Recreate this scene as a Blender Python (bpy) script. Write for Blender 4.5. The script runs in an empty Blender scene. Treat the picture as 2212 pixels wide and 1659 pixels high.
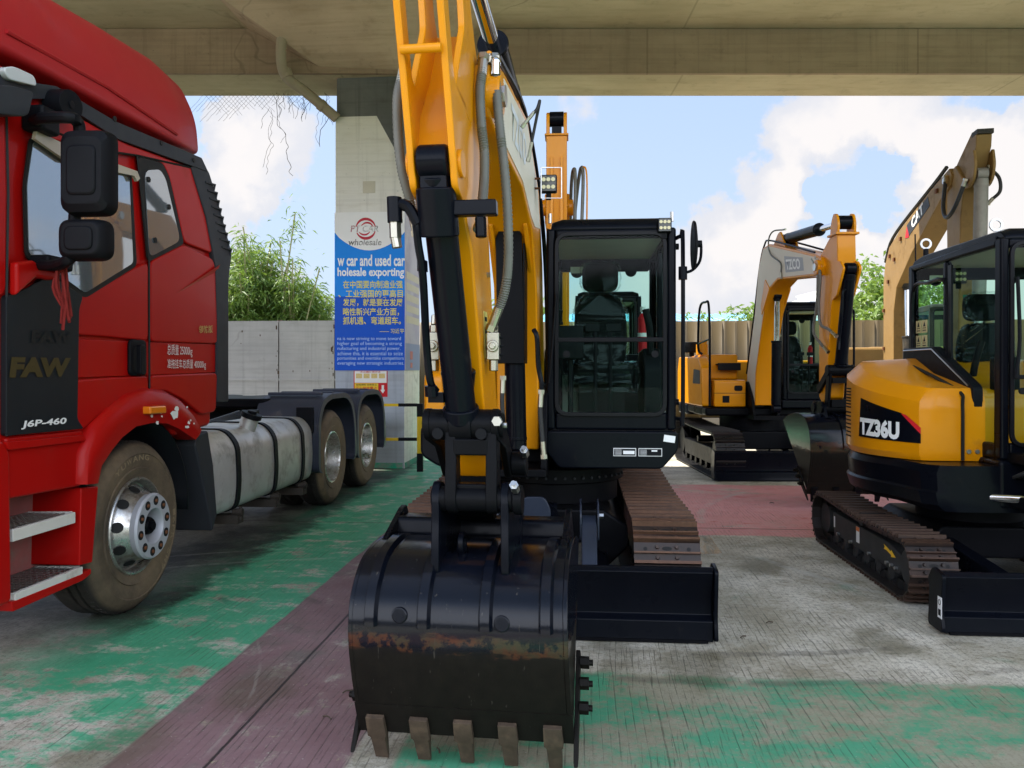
import bpy, bmesh, math, random
from mathutils import Vector, Matrix, noise as mnoise
random.seed(7)
R = math.radians
scene = bpy.context.scene
COL = scene.collection

# ------------------------------------------------------------------ camera
FPX, CX, HY, CAMH = 1725.0, 1106.0, 800.0, 1.5      # focal length, centre column, horizon row (2212 px wide picture), eye height
cam_d = bpy.data.cameras.new('camera')
cam_d.sensor_width = 36.0
cam_d.lens = 36.0 * FPX / 2212.0
cam_d.shift_y = -(829.5 - HY) / 2212.0
cam_d.clip_start, cam_d.clip_end = 0.05, 3000
cam = bpy.data.objects.new('camera', cam_d)
cam.location = (0, 0, CAMH)
cam.rotation_euler = (R(90), 0, 0)
COL.objects.link(cam)
scene.camera = cam

# ------------------------------------------------------------------ light
SUN_EL, SUN_DIR = R(58), Vector((-0.95, 0.30, 0)).normalized()      # horizontal direction towards the sun
world = bpy.data.worlds.new('World'); scene.world = world; world.use_nodes = True
sun_d = bpy.data.lights.new('sun', 'SUN'); sun_d.energy = 2.0; sun_d.angle = R(0.5); sun_d.color = (1, .94, .84)
sun = bpy.data.objects.new('sun', sun_d); COL.objects.link(sun)
sv = SUN_DIR * math.cos(SUN_EL) + Vector((0, 0, math.sin(SUN_EL)))
sun.rotation_euler = sv.to_track_quat('Z', 'Y').to_euler()
scene.view_settings.view_transform = 'Standard'
scene.view_settings.look = 'None'
scene.view_settings.exposure = 2.42
scene.cycles.max_bounces = 10
scene.cycles.transparent_max_bounces = 16
scene.cycles.caustics_reflective = False
scene.cycles.caustics_refractive = False

class NT:
    """small node-tree writer"""
    def __init__(s, tree): s.t = tree; s.n = tree.nodes; s.l = tree.links
    def add(s, typ, ins=None, **props):
        n = s.n.new(typ)
        for k, v in props.items(): setattr(n, k, v)
        for k, v in (ins or {}).items(): s.set(n.inputs[k], v)
        return n
    def set(s, sock, v):
        if isinstance(v, bpy.types.NodeSocket): s.l.new(v, sock)
        elif isinstance(v, bpy.types.Node): s.l.new(v.outputs[0], sock)
        else:
            if hasattr(sock, 'default_value') and hasattr(sock.default_value, '__len__') and not hasattr(v, '__len__'): v = [v] * len(sock.default_value)
            if hasattr(v, '__len__') and len(v) == 3 and len(sock.default_value) == 4: v = (*v, 1)
            sock.default_value = v
    def math(s, op, a, b=0.0, c=0.0, clamp=False):
        n = s.n.new('ShaderNodeMath'); n.operation = op; n.use_clamp = clamp
        for i, v in enumerate((a, b, c)): s.set(n.inputs[i], v)
        return n.outputs[0]
    def vmath(s, op, a, b=(0, 0, 0), scale=None):
        n = s.n.new('ShaderNodeVectorMath'); n.operation = op
        s.set(n.inputs[0], a); s.set(n.inputs[1], b)
        if scale is not None: s.set(n.inputs['Scale'], scale)
        return n.outputs['Value'] if op in ('DOT_PRODUCT', 'LENGTH', 'DISTANCE') else n.outputs[0]
    def mix(s, f, a, b, mode='MIX'):
        n = s.n.new('ShaderNodeMix'); n.data_type = 'RGBA'; n.blend_type = mode
        s.set(n.inputs[0], f); s.set(n.inputs[6], a); s.set(n.inputs[7], b)
        return n.outputs[2]
    def ramp(s, f, a, b):
        n = s.n.new('ShaderNodeMapRange'); n.interpolation_type = 'SMOOTHSTEP'
        s.set(n.inputs[0], f); n.inputs[1].default_value = a; n.inputs[2].default_value = b
        return n.outputs[0]
    def noise(s, vec, scale, detail=4, rough=.55, w=None, dist=0):
        n = s.n.new('ShaderNodeTexNoise')
        if w is not None: n.noise_dimensions = '4D'; n.inputs['W'].default_value = w
        s.set(n.inputs['Vector'], vec); n.inputs['Scale'].default_value = scale
        n.inputs['Detail'].default_value = detail; n.inputs['Roughness'].default_value = rough; n.inputs['Distortion'].default_value = dist
        return n.outputs[0]
    def mapping(s, vec, scale=(1, 1, 1), loc=(0, 0, 0), rot=(0, 0, 0)):
        n = s.n.new('ShaderNodeMapping'); s.set(n.inputs[0], vec)
        n.inputs[1].default_value = loc; n.inputs[2].default_value = rot; n.inputs[3].default_value = scale
        return n.outputs[0]
    def sep(s, vec):
        n = s.n.new('ShaderNodeSeparateXYZ'); s.set(n.inputs[0], vec); return n.outputs
    def comb(s, x, y, z):
        n = s.n.new('ShaderNodeCombineXYZ')
        for i, v in enumerate((x, y, z)): s.set(n.inputs[i], v)
        return n.outputs[0]

def pix_dir(px, py):
    return Vector(((px - CX) / FPX, 1.0, (HY - py) / FPX)).normalized()

# sky: daylight sky with cumulus laid out by direction
w = NT(world.node_tree); w.n.clear()
out = w.add('ShaderNodeOutputWorld'); bg = w.add('ShaderNodeBackground'); w.l.new(bg.outputs[0], out.inputs[0])
sky = w.add('ShaderNodeTexSky', sky_type='NISHITA', sun_disc=False, sun_elevation=SUN_EL,
            sun_rotation=math.atan2(SUN_DIR.x, SUN_DIR.y), air_density=1.0, dust_density=1.2, ozone_density=1.0)
tc = w.add('ShaderNodeTexCoord').outputs['Generated']
dr = w.vmath('NORMALIZE', tc)
big = w.noise(w.mapping(dr, (1, 1, 1.6)), 2.6, 7, .55, w=3.1)
fine = w.noise(w.mapping(dr, (1, 1, 1.3)), 11, 8, .6, w=1.7)
dens = w.math('ADD', w.math('MULTIPLY', w.math('SUBTRACT', big, .5), 1.5), w.math('MULTIPLY', w.math('SUBTRACT', fine, .5), .55))
wn = w.add('ShaderNodeTexNoise', {'Vector': dr, 'Scale': 13.0, 'Detail': 7.0, 'Roughness': .6}).outputs[1]
drw = w.vmath('ADD', dr, w.vmath('SCALE', w.vmath('SUBTRACT', wn, (.5, .5, .5)), scale=.13))      # billowing edges
BLOBS = [  # px, py, radius (px), weight : cumulus banks and the open blue between them
    (1760, 520, 210, .55), (1640, 450, 170, .4), (1900, 330, 210, .55), (2080, 420, 190, .5), (2180, 330, 120, .5), (1800, 260, 160, .3), (2190, 560, 240, .6),
    (1830, 400, 110, -.95), (1915, 425, 100, -.95), (1780, 450, 80, -.6), (1760, 330, 60, -.3), (1740, 480, 60, -.3), (1990, 520, 80, -.2),
    (1450, 330, 260, -.45), (1250, 420, 200, -.2), (1560, 620, 170, .15), (540, 330, 150, .4), (600, 250, 190, .3), (470, 420, 120, .3), (1300, 250, 120, .22), (1480, 560, 160, .3), (600, 480, 120, -.25), (560, 560, 120, .2), (470, 250, 80, .2)]
for (px, py, r_, wt) in BLOBS:
    c = pix_dir(px, py)
    dd = w.vmath('DISTANCE', drw, tuple(c))
    f = w.ramp(dd, r_ / FPX, r_ / FPX * .35)
    dens = w.math('MULTIPLY_ADD', f, wt, dens)
cl = w.ramp(dens, .02, .22)
core = w.ramp(dens, .2, .75)
haze = w.ramp(w.sep(dr)[2], .6, -.02)
skyc = w.mix(w.math('MULTIPLY_ADD', haze, .5, .3), w.mix(.45, sky, (1.75, 2.65, 4.2)), (2.6, 3.1, 3.95))
cloudc = w.mix(core, (3.3, 3.32, 3.52), (4.05, 3.86, 3.76))
dx, dy, dz = w.sep(dr)
back = w.ramp(dy, .25, -.5)                    # sky behind the camera brightened as added fill, with an unseen cloud bank
fill_bank = w.math('MULTIPLY', w.math('MULTIPLY', back, w.ramp(dz, .80, .45)), w.math('MULTIPLY_ADD', fine, 1.2, .1), clamp=True)
cl = w.math('MAXIMUM', w.math('MULTIPLY', cl, .93), fill_bank)
lift = w.math('MULTIPLY_ADD', w.math('MULTIPLY', back, w.ramp(dz, .85, .35)), 2.35, .67)
col = w.vmath('SCALE', w.mix(cl, skyc, cloudc), scale=lift)
dark_band = w.math('MULTIPLY', w.ramp(dy, .0, -.12), w.ramp(w.math('ADD', dz, w.math('MULTIPLY', w.math('SUBTRACT', fine, .5), .10)), .125, .095))
col = w.mix(dark_band, col, (.30, .36, .22))       # dark low band added behind the camera to cut bright reflections
w.set(bg.inputs[0], col); bg.inputs[1].default_value = 0.07

# ------------------------------------------------------------------ geometry helpers
def W(px, py, d):
    """point at picture position (px, py) and depth d"""
    return Vector(((px - CX) / FPX * d, d, CAMH - (py - HY) / FPX * d))

class Frame:
    """ground frame: origin (x, y), its y axis runs away along the direction (slope, 1), its x axis to the right"""
    def __init__(s, ox, oy, slope):
        n = math.hypot(slope, 1)
        s.o = Vector((ox, oy, 0)); s.a = Vector((slope / n, 1 / n, 0)); s.r = Vector((1 / n, -slope / n, 0))
        s.rz = -math.atan(slope)
    def w(s, p): return s.o + s.r * p[0] + s.a * p[1] + Vector((0, 0, p[2]))
    def l(s, q): v = Vector(q) - s.o; return Vector((v.dot(s.r), v.dot(s.a), v.z))
    def _hit(s, px, py, nrm, off):
        c = Vector((0, 0, CAMH)); d = Vector(((px - CX) / FPX, 1, (HY - py) / FPX))
        t = (off - (c - s.o).dot(nrm)) / d.dot(nrm)
        return s.l(c + d * t)
    def X(s, px, py, x=0.0): return s._hit(px, py, s.r, x)
    def Y(s, px, py, y=0.0): return s._hit(px, py, s.a, y)
    def Z(s, px, py, z=0.0): return s._hit(px, py, Vector((0, 0, 1)), z)
    def mat(s): return Matrix.Translation(s.o) @ Matrix.Rotation(s.rz, 4, 'Z')

def setp(o, label=None, cat=None, group=None, kind=None):
    for k, v in (('label', label), ('category', cat), ('group', group), ('kind', kind)):
        if v: o[k] = v
    return o
def thing(name, label, cat, loc=(0, 0, 0), rz=0, group=None):
    o = bpy.data.objects.new(name, None); COL.objects.link(o)
    o.empty_display_size = .2; o.location = loc; o.rotation_euler = (0, 0, rz)
    return setp(o, label, cat, group)

class MB:
    def __init__(s, xf=None): s.bm = bmesh.new(); s.xf = xf; s.mi = 0
    def V(s, p): return s.bm.verts.new(p)
    def face(s, vs):
        try: f = s.bm.faces.new(vs); f.material_index = s.mi; return f
        except ValueError: return None
    def poly(s, pts): return s.face([s.V(p) for p in pts])
    def loft(s, rings, cap=True, closed=True):
        R_ = [[s.V(p) for p in r] for r in rings]
        n = len(R_[0])
        for a, b in zip(R_, R_[1:]):
            for i in range(n if closed else n - 1):
                j = (i + 1) % n
                s.face([a[i], a[j], b[j], b[i]])
        if cap and closed: s.face(R_[0][::-1]); s.face(R_[-1])
        return s
    def box(s, c, sz, rot=None):
        M = Matrix.Translation(c) @ (rot.to_4x4() if rot is not None else Matrix()) @ Matrix.Diagonal((*[x / 2 for x in sz], 1))
        q = [(-1, -1), (1, -1), (1, 1), (-1, 1)]
        s.loft([[M @ Vector((a, b, z)) for a, b in q] for z in (-1, 1)]); return s
    def bx(s, x0, x1, y0, y1, z0, z1): return s.box(((x0 + x1) / 2, (y0 + y1) / 2, (z0 + z1) / 2), (x1 - x0, y1 - y0, z1 - z0))
    def prism(s, poly, ax, a, b, poly2=None):
        f = {'x': lambda p, t: (t, p[0], p[1]), 'y': lambda p, t: (p[0], t, p[1]), 'z': lambda p, t: (p[0], p[1], t)}[ax]
        s.loft([[f(p, a) for p in poly], [f(p, b) for p in (poly2 or poly)]]); return s
    def cyl(s, p0, p1, r, r2=None, n=20, cap=True):
        p0, p1 = Vector(p0), Vector(p1); d = (p1 - p0)
        q = d.to_track_quat('Z', 'Y'); r2 = r if r2 is None else r2
        ring = lambda p, rr: [p + q @ Vector((rr * math.cos(2 * math.pi * i / n), rr * math.sin(2 * math.pi * i / n), 0)) for i in range(n)]
        s.loft([ring(p0, r), ring(p1, r2)], cap); return s
    def lathe(s, prof, p, axis, n=32, cap=False):
        p = Vector(p); q = Vector(axis).to_track_quat('Z', 'Y')
        s.loft([[p + q @ Vector((rr * math.cos(2 * math.pi * i / n), rr * math.sin(2 * math.pi * i / n), h)) for i in range(n)] for rr, h in prof], cap); return s
    def tube(s, pts, r, n=8, smooth=0, corr=0, cap=True):
        P = [Vector(p) for p in pts]
        if smooth: P = catmull(P, smooth)
        rings = []; q = None; L = 0
        for i, p in enumerate(P):
            t = (P[min(i + 1, len(P) - 1)] - P[max(i - 1, 0)]).normalized()
            if q is None: q = t.to_track_quat('Z', 'Y')
            else: q = (q @ Vector((0, 0, 1))).rotation_difference(t) @ q
            rr = r * (1 + (corr if i % 2 else 0))
            rings.append([p + q @ Vector((rr * math.cos(2 * math.pi * k / n), rr * math.sin(2 * math.pi * k / n), 0)) for k in range(n)])
        s.loft(rings, cap); return s
    def sphere(s, c, r, sc=(1, 1, 1), u=14, v=9):
        g = bmesh.ops.create_uvsphere(s.bm, u_segments=u, v_segments=v, radius=r, matrix=Matrix.Translation(c) @ Matrix.Diagonal((*sc, 1)))
        return s
    def bolt(s, p, d, r=.018, h=.02):
        p, d = Vector(p), Vector(d).normalized(); s.cyl(p, p + d * h, r, n=6); return s
    def rpanel(s, pts, nrm, t, r=.02):
        """plate: polygon of 3-D points (rounded corners) pushed out along nrm by t"""
        P = roundpoly3([Vector(p) for p in pts], r) if r else [Vector(p) for p in pts]
        nn = Vector(nrm) * t
        s.loft([P, [p + nn for p in P]]); return s
    def build(s, name, mat, parent=None, bevel=0, seg=2, smooth=35, tri=False):
        if s.xf is not None: s.bm.transform(s.xf)
        bmesh.ops.remove_doubles(s.bm, verts=s.bm.verts, dist=1e-6)
        bmesh.ops.recalc_face_normals(s.bm, faces=s.bm.faces)
        me = bpy.data.meshes.new(name); s.bm.to_mesh(me); s.bm.free()
        for m in (mat if isinstance(mat, (list, tuple)) else [mat]): me.materials.append(m)
        o = bpy.data.objects.new(name, me); COL.objects.link(o)
        if parent is not None: o.parent = parent
        me.polygons.foreach_set('use_smooth', [True] * len(me.polygons))
        if bevel:
            b = o.modifiers.new('bevel', 'BEVEL'); b.width = bevel; b.segments = seg; b.limit_method = 'ANGLE'; b.angle_limit = R(smooth)
            b.harden_normals = True
        else: me.set_sharp_from_angle(angle=R(smooth))
        return o

def catmull(P, k):
    out = []
    Q = [P[0] * 2 - P[1]] + list(P) + [P[-1] * 2 - P[-2]]
    for i in range(1, len(Q) - 2):
        a, b, c, d = Q[i - 1:i + 3]
        for j in range(k):
            t = j / k
            out.append(.5 * ((2 * b) + (c - a) * t + (2 * a - 5 * b + 4 * c - d) * t * t + (3 * b - a - 3 * c + d) * t ** 3))
    out.append(P[-1]); return out
def roundpoly3(P, r, k=4):
    n = len(P); out = []
    for i in range(n):
        a, b, c = P[i - 1], P[i], P[(i + 1) % n]
        u, v = (a - b), (c - b)
        rr = min(r if not hasattr(r, '__len__') else r[i], u.length * .45, v.length * .45)
        if rr < 1e-4: out.append(b); continue
        p, q = b + u.normalized() * rr, b + v.normalized() * rr
        for j in range(k + 1):
            t = j / k; out.append(p * (1 - t) ** 2 + b * 2 * t * (1 - t) + q * t * t)
    return out
def rp2(P, r, k=4): return [(p.x, p.y) for p in roundpoly3([Vector((a, b, 0)) for a, b in P], r, k)]
def rrect(x0, x1, z0, z1, r, k=4): return rp2([(x0, z0), (x1, z0), (x1, z1), (x0, z1)], r, k)

def text_quad(s, o, u, v, mat, parent, name='lettering', bold=0.0, depth=.002, shear=0.0):
    """lettering fitted to the parallelogram o, o+u (baseline), o+v (height); coordinates of the parent"""
    cu = bpy.data.curves.new(name, 'FONT'); cu.body = s; cu.size = 1; cu.offset = bold; cu.resolution_u = 3; cu.shear = shear
    t = bpy.data.objects.new(name, cu); COL.objects.link(t)
    dg = bpy.context.evaluated_depsgraph_get(); dg.update()
    me = bpy.data.meshes.new_from_object(t.evaluated_get(dg))
    bpy.data.objects.remove(t); bpy.data.curves.remove(cu)
    xs = [q.co.x for q in me.vertices]; ys = [q.co.y for q in me.vertices]
    x0, x1, y0, y1 = min(xs), max(xs), min(ys), max(ys)
    o, u, v = Vector(o), Vector(u), Vector(v); nn = u.cross(v).normalized()
    for q in me.vertices:
        q.co = o + u * ((q.co.x - x0) / (x1 - x0)) + v * ((q.co.y - y0) / (y1 - y0)) + nn * depth
    me.materials.clear(); me.materials.append(mat); me.name = name
    ob = bpy.data.objects.new(name, me); COL.objects.link(ob); ob.parent = parent
    return ob

# ------------------------------------------------------------------ materials
MATS = {}
def mat(name, col, rough=.5, metal=0, coat=0, var=.12, vs=6, dirt=None, dirt_amt=.0, dscale=3, bump=0, bscale=60, spec=.22, coatr=.08):
    """painted / moulded surface: base colour with soft wear, dirt patches with shapes of their own, fine bump"""
    m = bpy.data.materials.new(name); m.use_nodes = True; MATS[name] = m
    t = NT(m.node_tree); b = t.n['Principled BSDF']
    co = t.add('ShaderNodeTexCoord').outputs['Object']
    n1 = t.noise(co, vs, 5, .6)
    dk = tuple(c * (1 - var) for c in col); lt = tuple(min(1, c * (1 + var)) for c in col)
    c = t.mix(n1, dk, lt)
    r_ = t.math('MULTIPLY_ADD', t.math('SUBTRACT', t.noise(co, vs * 2.3, 4), .5), .22, rough)
    if dirt:
        n2 = t.ramp(t.noise(co, dscale, 8, .68, w=2.0), .62 - dirt_amt * .4, .78 - dirt_amt * .3)
        n2 = t.math('MULTIPLY', n2, min(1, .55 + dirt_amt * .5))
        c = t.mix(n2, c, dirt); r_ = t.math('MULTIPLY_ADD', n2, .35, r_)
    t.set(b.inputs['Base Color'], c); t.set(b.inputs['Roughness'], r_)
    b.inputs['Metallic'].default_value = metal
    b.inputs['Specular IOR Level'].default_value = spec
    b.inputs['Coat Weight'].default_value = coat; b.inputs['Coat Roughness'].default_value = coatr
    if bump:
        bn = t.add('ShaderNodeBump', {'Height': t.noise(co, bscale, 4, .6), 'Strength': bump, 'Distance': .01})
        t.set(b.inputs['Normal'], bn)
    return m
def glass(name, tint, refl=1.0, dark=0.0):
    m = bpy.data.materials.new(name); m.use_nodes = True; MATS[name] = m
    t = NT(m.node_tree); t.n.clear()
    o = t.add('ShaderNodeOutputMaterial'); tr = t.add('ShaderNodeBsdfTransparent', {'Color': tint})
    gl = t.add('ShaderNodeBsdfGlossy', {'Color': (1, 1, 1), 'Roughness': .02})
    ge = t.add('ShaderNodeNewGeometry')          # same reflectance from either side of the pane
    fr = t.add('ShaderNodeFresnel', {'IOR': t.math('MULTIPLY_ADD', ge.outputs['Backfacing'], -.8333, 1.5)})
    f = t.math('MULTIPLY', fr, refl, clamp=True)
    mx = t.add('ShaderNodeMixShader', {0: f, 1: tr.outputs[0], 2: gl.outputs[0]})
    t.l.new(mx.outputs[0], o.inputs[0]); return m
YEL = mat('yellow_paint', (.66, .245, .001), .34, coat=.17, var=.09, vs=2.5, dirt=(.40, .145, .006), dirt_amt=.10, dscale=3.5)
YELB = mat('aged_yellow_paint', (.25, .15, .05), .55, var=.2, vs=4, dirt=(.12, .07, .03), dirt_amt=.25, dscale=3)
YELD = mat('yellow_decal_bright', (.85, .5, .02), .4)
BLK = mat('black_paint', (.0030, .0038, .0068), .30, coat=.07, var=.3, vs=3, dirt=(.02, .018, .016), dirt_amt=.02, dscale=7, spec=.06, coatr=.12)
BLKM = mat('satin_black_steel', (.0042, .0045, .0058), .42, var=.3, vs=5, spec=.07)
BLKP = mat('black_plastic', (.006, .0065, .0085), .5, var=.2, vs=8, bump=.1, bscale=300, spec=.1)
GREYP = mat('grey_plastic', (.028, .030, .036), .55, var=.12, vs=4, dirt=(.1, .1, .095), dirt_amt=.06, bump=.05, bscale=250)
GREYB = mat('blue_grey_mudguard', (.035, .040, .058), .45, var=.12, vs=4, dirt=(.13, .12, .11), dirt_amt=.08)
RED = mat('red_paint', (.38, .005, .004), .36, coat=.07, spec=.13, var=.1, vs=1.6, dirt=(.28, .03, .02), dirt_amt=.12, dscale=2.6)
REDF = mat('faded_red_roof', (.36, .014, .018), .5, coat=.08, var=.12, vs=1.4, dirt=(.32, .04, .05), dirt_amt=.12, dscale=1.3)
REDB = mat('bright_red', (.55, .012, .02), .5)
DOORB = mat('dark_grey_panel', (.014, .017, .020), .42, coat=.04, spec=.12, var=.15, vs=3, dirt=(.03, .032, .034), dirt_amt=.05)
CHR = mat('chrome', (.78, .79, .82), .09, 1, var=.02)
STEEL = mat('zinc_steel', (.55, .55, .53), .32, 1, var=.15, vs=20)
BRASS = mat('plated_fitting', (.42, .40, .33), .35, 1, var=.2, vs=20)
ALU = mat('scratched_aluminium', (.58, .58, .56), .42, .55, var=.2, vs=5, dirt=(.30, .285, .25), dirt_amt=.35, dscale=4, bump=.06, bscale=18)
RIM = mat('polished_rim', (.60, .59, .56), .26, .85, var=.2, vs=9, dirt=(.15, .11, .07), dirt_amt=.5, dscale=5)
RIMG = mat('hub_ring_silver', (.42, .43, .46), .5, .25, var=.06, vs=6)
RUST = mat('rusty_iron', (.16, .065, .03), .75, .2, var=.4, vs=14, dirt=(.06, .03, .02), dirt_amt=.2, bump=.2, bscale=80)
HOSE = mat('rubber_hose', (.03, .03, .03), .5, var=.2, vs=20)
HOSEG = mat('wrapped_hose', (.13, .13, .115), .38, var=.25, vs=20)
DKLENS = mat('dark_lens', (.06, .06, .055), .2, coat=.4)
WHT = mat('white_paint', (.78, .78, .75), .5, var=.05)
WHTW = mat('white_decal', (.80, .80, .80), .5, var=.02)
GREYDEC = mat('grey_decal', (.36, .37, .40), .5, var=.03)
GOLD = mat('gold_letter', (.55, .38, .12), .35, .6)
GOLDD = mat('dull_gold_letter', (.055, .040, .013), .55)
DKLET = mat('ghost_letter', (.009, .010, .011), .55)
AMB = mat('amber_lens', (.72, .20, .01), .2, coat=.6)
LENS = mat('clear_lens', (.55, .57, .58), .15, coat=.6)
SEATM = mat('seat_cloth', (.006, .007, .008), .8, spec=.08)
BEIGE = mat('smoked_visor', (.42, .36, .27), .35, coat=.4)
CREAM = mat('cream_trim', (.42, .42, .36), .5)
GLS = glass('green_glass', (.70, .88, .82), .14)
GLD = glass('truck_glass', (.30, .34, .36), 3.2)
def wrap_mat():
    m = bpy.data.materials.new('clear_wrap'); m.use_nodes = True
    t = NT(m.node_tree); t.n.clear()
    o = t.add('ShaderNodeOutputMaterial'); tr = t.add('ShaderNodeBsdfTransparent', {'Color': (.96, .98, .98)})
    gl = t.add('ShaderNodeBsdfGlossy', {'Color': (.85, .95, 1), 'Roughness': .1})
    lw = t.add('ShaderNodeLayerWeight', {'Blend': .3})
    mx = t.add('ShaderNodeMixShader', {0: t.math('MULTIPLY', lw.outputs[0], .28, clamp=True), 1: tr.outputs[0], 2: gl.outputs[0]})
    t.l.new(mx.outputs[0], o.inputs[0]); return m
WRAP = wrap_mat()
def tyre_mat():
    m = bpy.data.materials.new('dusty_tyre'); m.use_nodes = True
    t = NT(m.node_tree); b = t.n['Principled BSDF']; co = t.add('ShaderNodeTexCoord').outputs['Object']
    rub = (.009, .0085, .008)
    n = t.ramp(t.noise(co, 2.2, 7, .6), .3, .62); n2 = t.noise(co, 26, 5, .65)
    at = t.add('ShaderNodeAttribute', attribute_name='dust')
    f = t.math('MULTIPLY', at.outputs['Fac'], t.math('MULTIPLY_ADD', n, .55, .35), clamp=True)
    c = t.mix(f, rub, t.mix(n2, (.11, .077, .045), (.21, .15, .088)))
    t.set(b.inputs['Base Color'], c); b.inputs['Roughness'].default_value = .8
    t.set(b.inputs['Normal'], t.add('ShaderNodeBump', {'Height': n2, 'Strength': .25, 'Distance': .01}))
    return m
TYRE = tyre_mat()
def rusttrack_mat(name, amt):
    m = bpy.data.materials.new(name); m.use_nodes = True
    t = NT(m.node_tree); b = t.n['Principled BSDF']; co = t.add('ShaderNodeTexCoord').outputs['Object']
    at = t.add('ShaderNodeAttribute', attribute_name='edge')
    n = t.noise(co, 9, 8, .7); n2 = t.noise(co, 40, 4, .6)
    f = t.math('MULTIPLY', t.math('ADD', t.math('MULTIPLY', at.outputs['Fac'], .9), t.math('MULTIPLY', t.ramp(n, .5, .75), .4)), amt, clamp=True)
    c = t.mix(f, (.011, .011, .012), t.mix(n2, (.10, .045, .026), (.26, .13, .07)))
    t.set(b.inputs['Base Color'], c); t.set(b.inputs['Roughness'], t.math('MULTIPLY_ADD', f, .3, .45)); b.inputs['Metallic'].default_value = .25
    return m
TRK_R = rusttrack_mat('rusty_track_steel', .72)
TRK_M = rusttrack_mat('worn_track_steel', .34)
TRK_B = rusttrack_mat('black_track_steel', .06)
# ------------------------------------------------------------------ ground: tined concrete with worn paint lanes
SL = .0835                       # everything in the yard is parked along this direction
G = Frame(0, 0, SL)
def ground_mat():
    m = bpy.data.materials.new('painted_concrete_ground'); m.use_nodes = True
    t = NT(m.node_tree); b = t.n['Principled BSDF']
    co = t.add('ShaderNodeTexCoord').outputs['Object']
    x, y, z = t.sep(co)
    # wandering edges
    e1 = t.math('SUBTRACT', t.noise(co, 1.1, 6, .6), .5); e2 = t.math('SUBTRACT', t.noise(co, 6, 6, .65), .5)
    wob = t.math('MULTIPLY_ADD', e1, .22, t.math('MULTIPLY', e2, .05))
    strk = t.noise(t.mapping(co, (2.6, 1.3, 1)), 2.0, 12, .74)            # scuffs drawn along the lanes
    strx = t.noise(t.mapping(co, (1.2, 2.2, 1)), 1.9, 12, .74)           # scuffs across
    nA = t.noise(co, 1.5, 9, .68); nB = t.noise(co, 4.5, 9, .7); nC = t.noise(co, 30, 8, .75); nF = t.noise(co, 95, 6, .75); nD = t.noise(co, .55, 5, .6)
    # bare concrete
    c = t.mix(t.ramp(nA, .32, .68), (.34, .31, .225), (.72, .685, .585))
    c = t.mix(t.math('MULTIPLY', t.ramp(nB, .52, .68), .5), c, (.24, .21, .13))
    c = t.mix(t.math('MULTIPLY', t.ramp(strx, .58, .72), .5), c, (.17, .15, .09))
    c = t.mix(t.math('MULTIPLY', t.ramp(strk, .55, .8), .5), c, (.50, .50, .46))
    c = t.mix(t.math('MULTIPLY', t.ramp(nC, .50, .60), .48), c, (.115, .105, .075)); c = t.mix(t.math('MULTIPLY', t.ramp(nF, .53, .60), .42), c, (.085, .08, .062))
    def band(a, b_, v, soft=.03):
        return t.math('MULTIPLY', t.ramp(v, a - soft, a + soft), t.ramp(v, b_ + soft, b_ - soft))
    xw = t.math('ADD', x, t.math('MULTIPLY', wob, .25)); yw = t.math('ADD', y, t.math('MULTIPLY', wob, 1.2))
    def paint(c, mask, col, col2, w0, w1, nz):
        """paint film left on the concrete where the wear noise nz lies under w0..w1"""
        keep = t.math('MULTIPLY', mask, t.ramp(t.math('ADD', nz, t.math('MULTIPLY', t.math('SUBTRACT', nC, .5), .22)), w1, w0))
        pc = t.mix(nB, col, col2)
        return t.mix(t.math('MULTIPLY', keep, .93), c, pc)
    near = t.ramp(y, 4.3, 2.6)
    wearG = t.math('ADD', t.math('MULTIPLY_ADD', strx, .55, t.math('MULTIPLY', nB, .45)), t.math('MULTIPLY', near, .09))
    # wide green strip beside the truck
    mg = t.math('MULTIPLY', t.ramp(t.math('ADD', x, t.math('MULTIPLY', wob, 1.5)), -3.3, -2.5), t.ramp(xw, -1.765, -1.79))
    far = t.ramp(y, 7.0, 8.2)
    mg2 = t.math('MULTIPLY', far, band(-2.9, -.9, xw, .05))
    mg = t.math('MAXIMUM', mg, mg2)
    c = paint(c, mg, (.014, .29, .125), (.07, .46, .26), .50, .60, wearG)
    # thin worn green over the cross strip near the camera
    mc = t.math('MULTIPLY', t.ramp(yw, 4.02, 3.93), t.ramp(xw, -.72, -.68))
    wearC = t.math('MULTIPLY_ADD', nA, .55, t.math('MULTIPLY', strx, .45))
    c = t.mix(t.math('MULTIPLY', mc, .75), c, t.mix(nB, (.17, .15, .085), (.34, .34, .23)))
    c = paint(c, mc, (.03, .27, .135), (.10, .41, .245), .44, .55, wearC)
    c = t.mix(t.math('MULTIPLY', t.math('MULTIPLY', mc, t.ramp(strx, .64, .72)), .9), c, (.56, .55, .48))
    # green stains on the open slab
    ms = t.math('MULTIPLY', t.ramp(y, 3.95, 4.1), t.ramp(y, 7.2, 6.6))
    ms = t.math('MULTIPLY', ms, t.ramp(x, -.7, -.5))
    c = t.mix(t.math('MULTIPLY', t.math('MULTIPLY', ms, t.ramp(t.noise(co, 1.7, 5, .6, w=4), .6, .72)), .6), c, (.10, .26, .17))
    # purple lane
    mp = t.math('MULTIPLY', t.ramp(xw, -1.80, -1.775), t.ramp(xw, -.86, -.90))
    mp = t.math('MULTIPLY', mp, t.ramp(y, 8.4, 7.4))
    wearP = t.math('MULTIPLY_ADD', strk, .5, t.math('MULTIPLY', nB, .5))
    c = paint(c, mp, (.165, .072, .085), (.29, .185, .19), .53, .64, wearP)
    c = t.mix(t.math('MULTIPLY', t.math('MULTIPLY', mp, t.ramp(t.noise(co, 9, 8, .75, w=3), .60, .66)), .75), c, (.42, .38, .24))
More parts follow.
